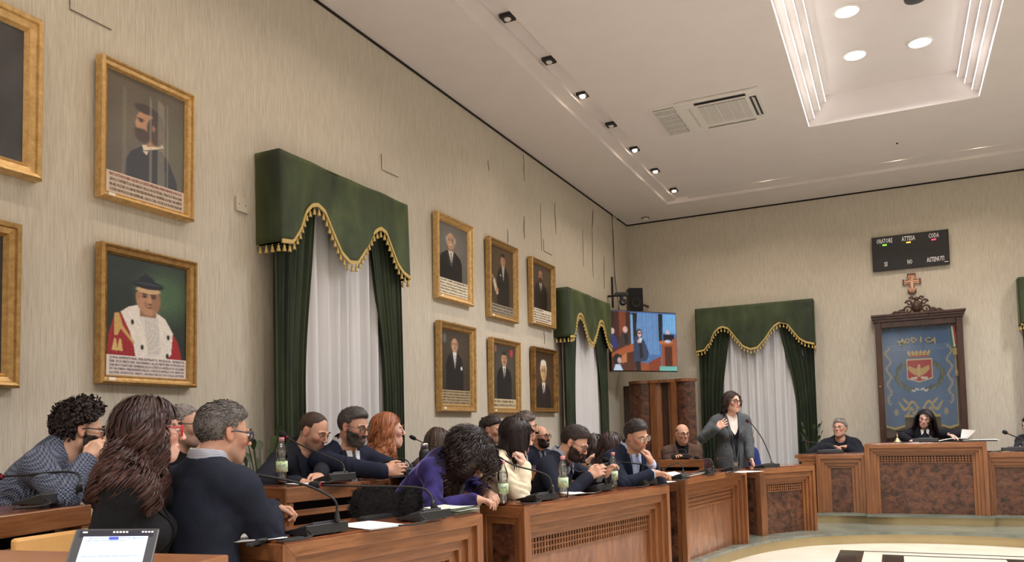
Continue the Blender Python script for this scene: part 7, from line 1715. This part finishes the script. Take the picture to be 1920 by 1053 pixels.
# 11,12,13 far outer row
person('dark-haired man whose forehead shows above the curly-haired woman', 921, 805, 7.3, legdir=(0, 1, 0), ph=70, pitch=10, pt=60, lean=8, skin=(196, 150, 126), floor=.36, hair=dict(k='short', c=(44, 34, 32), t=.012, top=.024, len=.025, mess=.3, n=160), top=dict(k='jacket', name='dark_suit_far', c=(28, 30, 38), inner=WHT, seed=12), hands=dict(R=dict(skip=True), L=dict(skip=True)))
person('man with tousled grey-brown hair in profile behind the cream-bloused woman', 985, 800, 6.9, legdir=(0, 1, 0), ph=88, pitch=6, pt=84, lean=10, skin=(206, 162, 138), floor=.36, hair=dict(k='short', c=(92, 80, 74), t=.012, top=.026, len=.03, mess=.4, curl=.006, lift=.3, n=300, grey=(140, 132, 128)), top=dict(k='jacket', name='navy_jacket_far', c=(32, 38, 56), inner=WHT, seed=13), hands=dict(R=dict(t=(1010, 885, 6.6), e=(985, 890, 6.5)), L=dict(skip=True)))
person('bald man with dark beard and black glasses by the wall, beyond the cream blouse', 1014, 818, 8.2, legdir=(0, 1, 0), ph=58, pitch=0, pt=45, lean=6, s=.97, skin=(196, 148, 122), floor=.36, hair=dict(k='short', c=(44, 34, 30), t=.004, crown=.07, line=.09, recede=.03, buzz=.6, n=60, len=.005, na=.0005), beard=dict(c=(40, 30, 27), a=.92, full=True), glasses=dict(c=(18, 18, 20), thick=True), top=dict(k='sweater', name='dark_navy_pullover', c=(28, 32, 46), t=.014, collar=('grey_collar', (90, 94, 104)), seed=14), hands=dict(R=dict(t=(1005, 880, 7.9), e=(970, 880, 8.0)), L=dict(t=(1040, 880, 8.0), e=(1060, 880, 8.3))))
# 14 young bearded man with denim collar
person('young dark-bearded man in navy sweater over denim shirt, looking down at a phone', 1078, 830, 6.0, legdir=(0, 1, 0), ph=70, pitch=30, pt=66, lean=24, s=1.06, skin=(206, 160, 136),
       hair=dict(k='short', c=(46, 35, 32), t=.010, top=.024, len=.018, n=1700, w=.002, lift=.05, line=.068, na=.0014, comb=(.2, -.9, .1)), beard=dict(c=(50, 37, 33), a=.92, full=True), glasses=dict(c=(30, 28, 30)),
       top=dict(k='sweater', name='dark_navy_sweater', c=(30, 34, 48), t=.016, vneck=.10, collar=('denim_collar', (150, 164, 186)), inner=('denim_shirt', (110, 122, 144)), seed=15), hands=dict(R=dict(t=(1104, 893, 5.8), e=(1045, 925, 5.75), d=(.8, .45, .1), n=(.3, -.2, -.9), curl=.5), L=dict(t=(1135, 890, 5.95), e=(1120, 905, 6.2), d=(.4, .6, .4), curl=.5)))
# 15 two dark-haired women farther back
person('woman in floral blouse, dark hair seen from behind, left of the cheek-resting man', 1146, 838, 6.9, legdir=(0, 1, 0), ph=168, pitch=8, pt=150, lean=8, sex='f', s=1., skin=(200, 160, 140), hr=1.08, hair=dict(k='long', c=(48, 32, 30), n=900, len=.26, K=16, wave=.010, w=.0048, vol=.022, tip=(84, 56, 48)), top=dict(k='blouse', name='floral_blouse', c=(196, 190, 176), pat='floral', t=.012, seed=16), hands=dict(R=dict(skip=True), L=dict(skip=True)))
person('woman with dark hair half hidden, holding papers beyond the young bearded man', 1114, 836, 7.7, legdir=(0, 1, 0), ph=130, pitch=10, pt=120, lean=10, sex='f', s=1., skin=(204, 164, 144), floor=.36, hair=dict(k='long', c=(42, 28, 27), n=300, len=.26, K=16, wave=.012, w=.007, vol=.025), top=dict(k='sweater', name='black_knit', c=(26, 25, 28), t=.012, seed=17), hands=dict(R=dict(t=(1100, 868, 7.4), e=(1090, 880, 7.4)), L=dict(skip=True)))
# 16 man with hand on cheek
person('black-haired man in navy suit and pale blue shirt, cheek resting on hand', 1194, 816, 6.5, legdir=(0, 1, 0), ph=48, pitch=20, roll=8, pt=44, lean=18, s=1.03, skin=(198, 150, 124),
       hair=dict(k='short', c=(40, 33, 33), t=.011, top=.024, len=.018, n=1500, w=.002, lift=.05, line=.066, grey=(84, 78, 78), comb=(.4, -.8, .1)), glasses=dict(c=(150, 130, 110)), beard=dict(c=(110, 84, 72), a=.25),
       top=dict(k='jacket', name='dark_navy_suit', c=(26, 31, 48), inner=('pale_blue_shirt', (176, 190, 220)), collar=('pale_blue_shirt', (176, 190, 220)), v=.38, vw=.07, lapel=.03, seed=18, cuff=('pale_blue_shirt', (176, 190, 220))),
       hands=dict(L=dict(t=(1220, 866, 6.42), e=(1238, 905, 6.45), d=(-.25, 1, 0), n=(-.9, .1, -.2), curl=1.0, th=(-.3, .3, .9)), R=dict(t=(1226, 887, 6.3), e=(1160, 905, 6.3), d=(1, 0, 0), curl=.55)))
# 17 brown jacket
person('bald man in brown jacket and black turtleneck, before the wooden booth', 1280, 813, 10.0, legdir=(0, 1, 0), ph=22, pitch=4, pt=10, lean=4, s=1.06, skin=(202, 156, 132),
       hair=dict(k='short', c=(110, 90, 80), t=.003, crown=.06, line=.09, recede=.04, buzz=.35, n=40, len=.004, na=.0003), glasses=dict(c=(60, 50, 48)), beard=dict(c=(130, 110, 98), a=.3),
       top=dict(k='jacket', name='brown_jacket', c=(82, 62, 52), inner=('black_turtleneck', (24, 23, 26)), turtle=True, lapel=.035, v=.34, vw=.07, seed=19), hands=dict(R=dict(t=(1268, 862, 9.7), e=(1256, 880, 9.95)), L=dict(t=(1292, 862, 9.7), e=(1306, 880, 9.95))), floor=P1Z)
# 18 standing speaker
person('woman standing and speaking, grey double-breasted blazer, black glasses, hand on her chest', 1373, 753, 9.35, ph=42, pitch=0, pt=20, lean=2, sex='f', s=1.03, skin=(212, 166, 144), pose='stand', hr=1.02, floor=P1Z, girth=1.12, shw=1.12,
       hair=dict(k='long', c=(48, 34, 30), n=500, len=.20, K=18, wave=.008, w=.005, vol=.018, gk=.25, line=.066, part=-.02, puff=.22, tip=(66, 46, 40)), glasses=dict(c=(18, 18, 20), thick=True, w=.026, h=.019), mouth=(150, 60, 60),
       top=dict(k='jacket', name='grey_blazer', c=(74, 77, 80), inner=('cream_knit', (216, 202, 192)), bib=('black_dress', (24, 24, 28), [(-.075, -.08), (-.02, -.20), (.0, -.23), (.02, -.20), (.075, -.08), (.085, -.2), (.08, -.62), (-.08, -.62), (-.085, -.2)]), lapel=.045, v=.52, vw=.066, vmin=.42, seed=20, low=-.76, buttons=[(.10, -.44), (.10, -.35), (-.10, -.44)], pocket=True, fold=.004, t=.018),
       hands=dict(R=dict(t=(1345, 803, 9.14), e=(1308, 838, 9.2), d=(.75, .6, .1), n=(.3, .0, -1), curl=.22, spread=1), L=dict(t=(1408, 866, 9.1), e=(1412, 820, 9.4), d=(.35, -.9, .3), n=(-.2, -.5, .3), curl=.4)))
person('grey-haired man in blue jacket seated behind the standing speaker', 1402, 818, 10.6, legdir=(0, 1, 0), ph=140, pitch=5, pt=130, lean=6, skin=(206, 158, 138), s=1., hair=dict(k='short', c=(150, 146, 142), t=.009, top=.018, len=.02, n=160, grey=(190, 188, 184)), top=dict(k='jacket', name='blue_jacket', c=(40, 54, 110), inner=WHT, seed=21), hands=dict(R=dict(skip=True), L=dict(skip=True)), floor=P1Z)
# 20 dark coat
person('grey-haired man in dark coat, head raised, behind the left low bench', 1574, 803, 11.15, legdir=(1, 0, 0), ph=-18, pitch=-10, pt=4, lean=6, s=1.07, skin=(204, 158, 136), floor=P2Z,
       hair=dict(k='short', c=(128, 122, 116), t=.013, top=.028, len=.034, n=260, grey=(176, 170, 162), mess=.25, line=.07, w=.005), beard=dict(c=(150, 130, 118), a=.2), glasses=dict(c=(150, 140, 130)),
       top=dict(k='coat', name='dark_coat', c=(30, 33, 42), inner=('black_pullover', (22, 24, 30)), lapel=.05, v=.26, vw=.075, seed=22, t=.03), hands=dict(R=dict(t=(1556, 838, 10.95), e=(1530, 850, 11.0), d=(.9, .1, .1), curl=.5), L=dict(t=(1588, 838, 10.95), e=(1612, 850, 11.0), d=(-.9, .1, .2), curl=.6)))
# 21 president
person('woman with long black hair and white collar turning a page at the tall bench', 1734, 784, 11.2, legdir=(1, 0, 0), ph=-6, pitch=14, roll=-12, pt=6, lean=10, sex='f', s=1.05, skin=(220, 178, 160), floor=P2Z, mouth=(170, 70, 76),
       hair=dict(k='long', c=(28, 24, 26), n=1700, len=.38, K=20, wave=.006, w=.0032, vol=.012, line=.07, part=.025, tip=(70, 46, 40), gk=.22), top=dict(k='jacket', name='president_blazer', c=(28, 30, 38), inner=('dark_lace', (40, 42, 52)), collar=('white_collar', (226, 222, 220)), lapel=.03, v=.3, vw=.05, seed=23),
       hands=dict(L=dict(t=(1782, 815, 10.95), e=(1772, 812, 11.3), d=(.8, -.4, .3), n=(0, -1, 0), curl=.45), R=dict(t=(1708, 826, 10.95), e=(1695, 820, 11.1), skip=False)))
person('dark-clothed person cut by the right photo edge behind the low bench', 1930, 797, 10.9, legdir=(1, 0, 0), ph=-40, pitch=5, pt=-30, lean=6, skin=(200, 156, 134), floor=P2Z, hair=dict(k='short', c=(28, 24, 26), t=.012, top=.02, n=120), top=dict(k='jacket', name='charcoal_suit', c=(44, 46, 54), inner=WHT, lapel=.03, seed=24), hands=dict(R=dict(t=(1912, 845, 10.6), e=(1905, 850, 10.8)), L=dict(skip=True)))
# spectator with dark sleeve, bottom left
person('dark coat shoulder of a person at the bottom left corner', -110, 930, 1.5, legdir=(0, 1, 0), ph=150, pitch=5, pt=140, lean=6, skin=(200, 156, 134), floor=0, hair=dict(k='short', c=(50, 40, 36), t=.01, n=100), top=dict(k='coat', name='spectator_coat', c=(34, 36, 40), seed=25), hands=dict(R=dict(skip=True), L=dict(skip=True)))
# hand-held and worn things
def phone(label, px, py, D, ax, up_):
    c = W(px, py, D); R = np.array([unit(ax), unit(np.cross(up_, ax)), unit(up_)]).T; t = thing('smartphone', label, 'phone', c)
    MB().box(c, (.036, .004, .075), R).build('case', BLACK, t, bevel=.004); MB().box(c-R[:, 1]*.0045, (.033, .0008, .07), R).build('display', mat('phone_glass', srgb(20, 22, 28), .1), t)
phone('black smartphone in the hands of the young bearded man', 1128, 886, 5.85, CR*.8+CF*.6, UP*.9+CR*.3)

PLANT = mat('plant_leaf', srgb(58, 74, 40), .5, noise=.3, nscale=30)
def plant(label, px, py, D, zf, seed, h=.3):
    r = np.random.default_rng(seed); top_ = W(px, py, D); b = np.array([top_[0], top_[1], zf]); t = thing('potted_plant', label, 'plant', b)
    MB().lathe(b, [(.09, 0), (.13, .2), (.135, .24), (.12, .24)], 18).build('pot', mat('terracotta_pot', srgb(120, 84, 64), .7), t, True)
    for k in range(12):
        a = r.uniform(0, 6.28); e = top_+np.array([math.cos(a)*.13, math.sin(a)*.13, r.uniform(-.12, .10)]); s0 = b+UP*.22; mid = (s0+e)/2+np.array([0, 0, .12])
        c = catmull([s0, mid, e], 5); MB().tube(c, .004, 5).build('stem', PLANT, t)
        d = unit(c[-1]-c[-3]); w = unit(np.cross(d, UP)); V = []
        for i in range(7):
            s_ = i/6; q = e+d*.13*s_-UP*.05*s_*s_; ww = .028*math.sin(PI*min(1, s_*.9+.08)); V += [q-w*ww+UP*.006, q, q+w*ww+UP*.006]
        obj('leaf', V, [f for i in range(6) for f in ((3*i, 3*i+1, 3*i+4, 3*i+3), (3*i+1, 3*i+2, 3*i+5, 3*i+4))], PLANT, t, smooth=True)
plant('green leafy plant before the large window drape, left of the bald bearded man', 492, 845, 5.35, .36, 3)
plant('green leafy plant beside the drape left of the man in the dark coat', 1522, 812, 11.9, P2Z, 5)
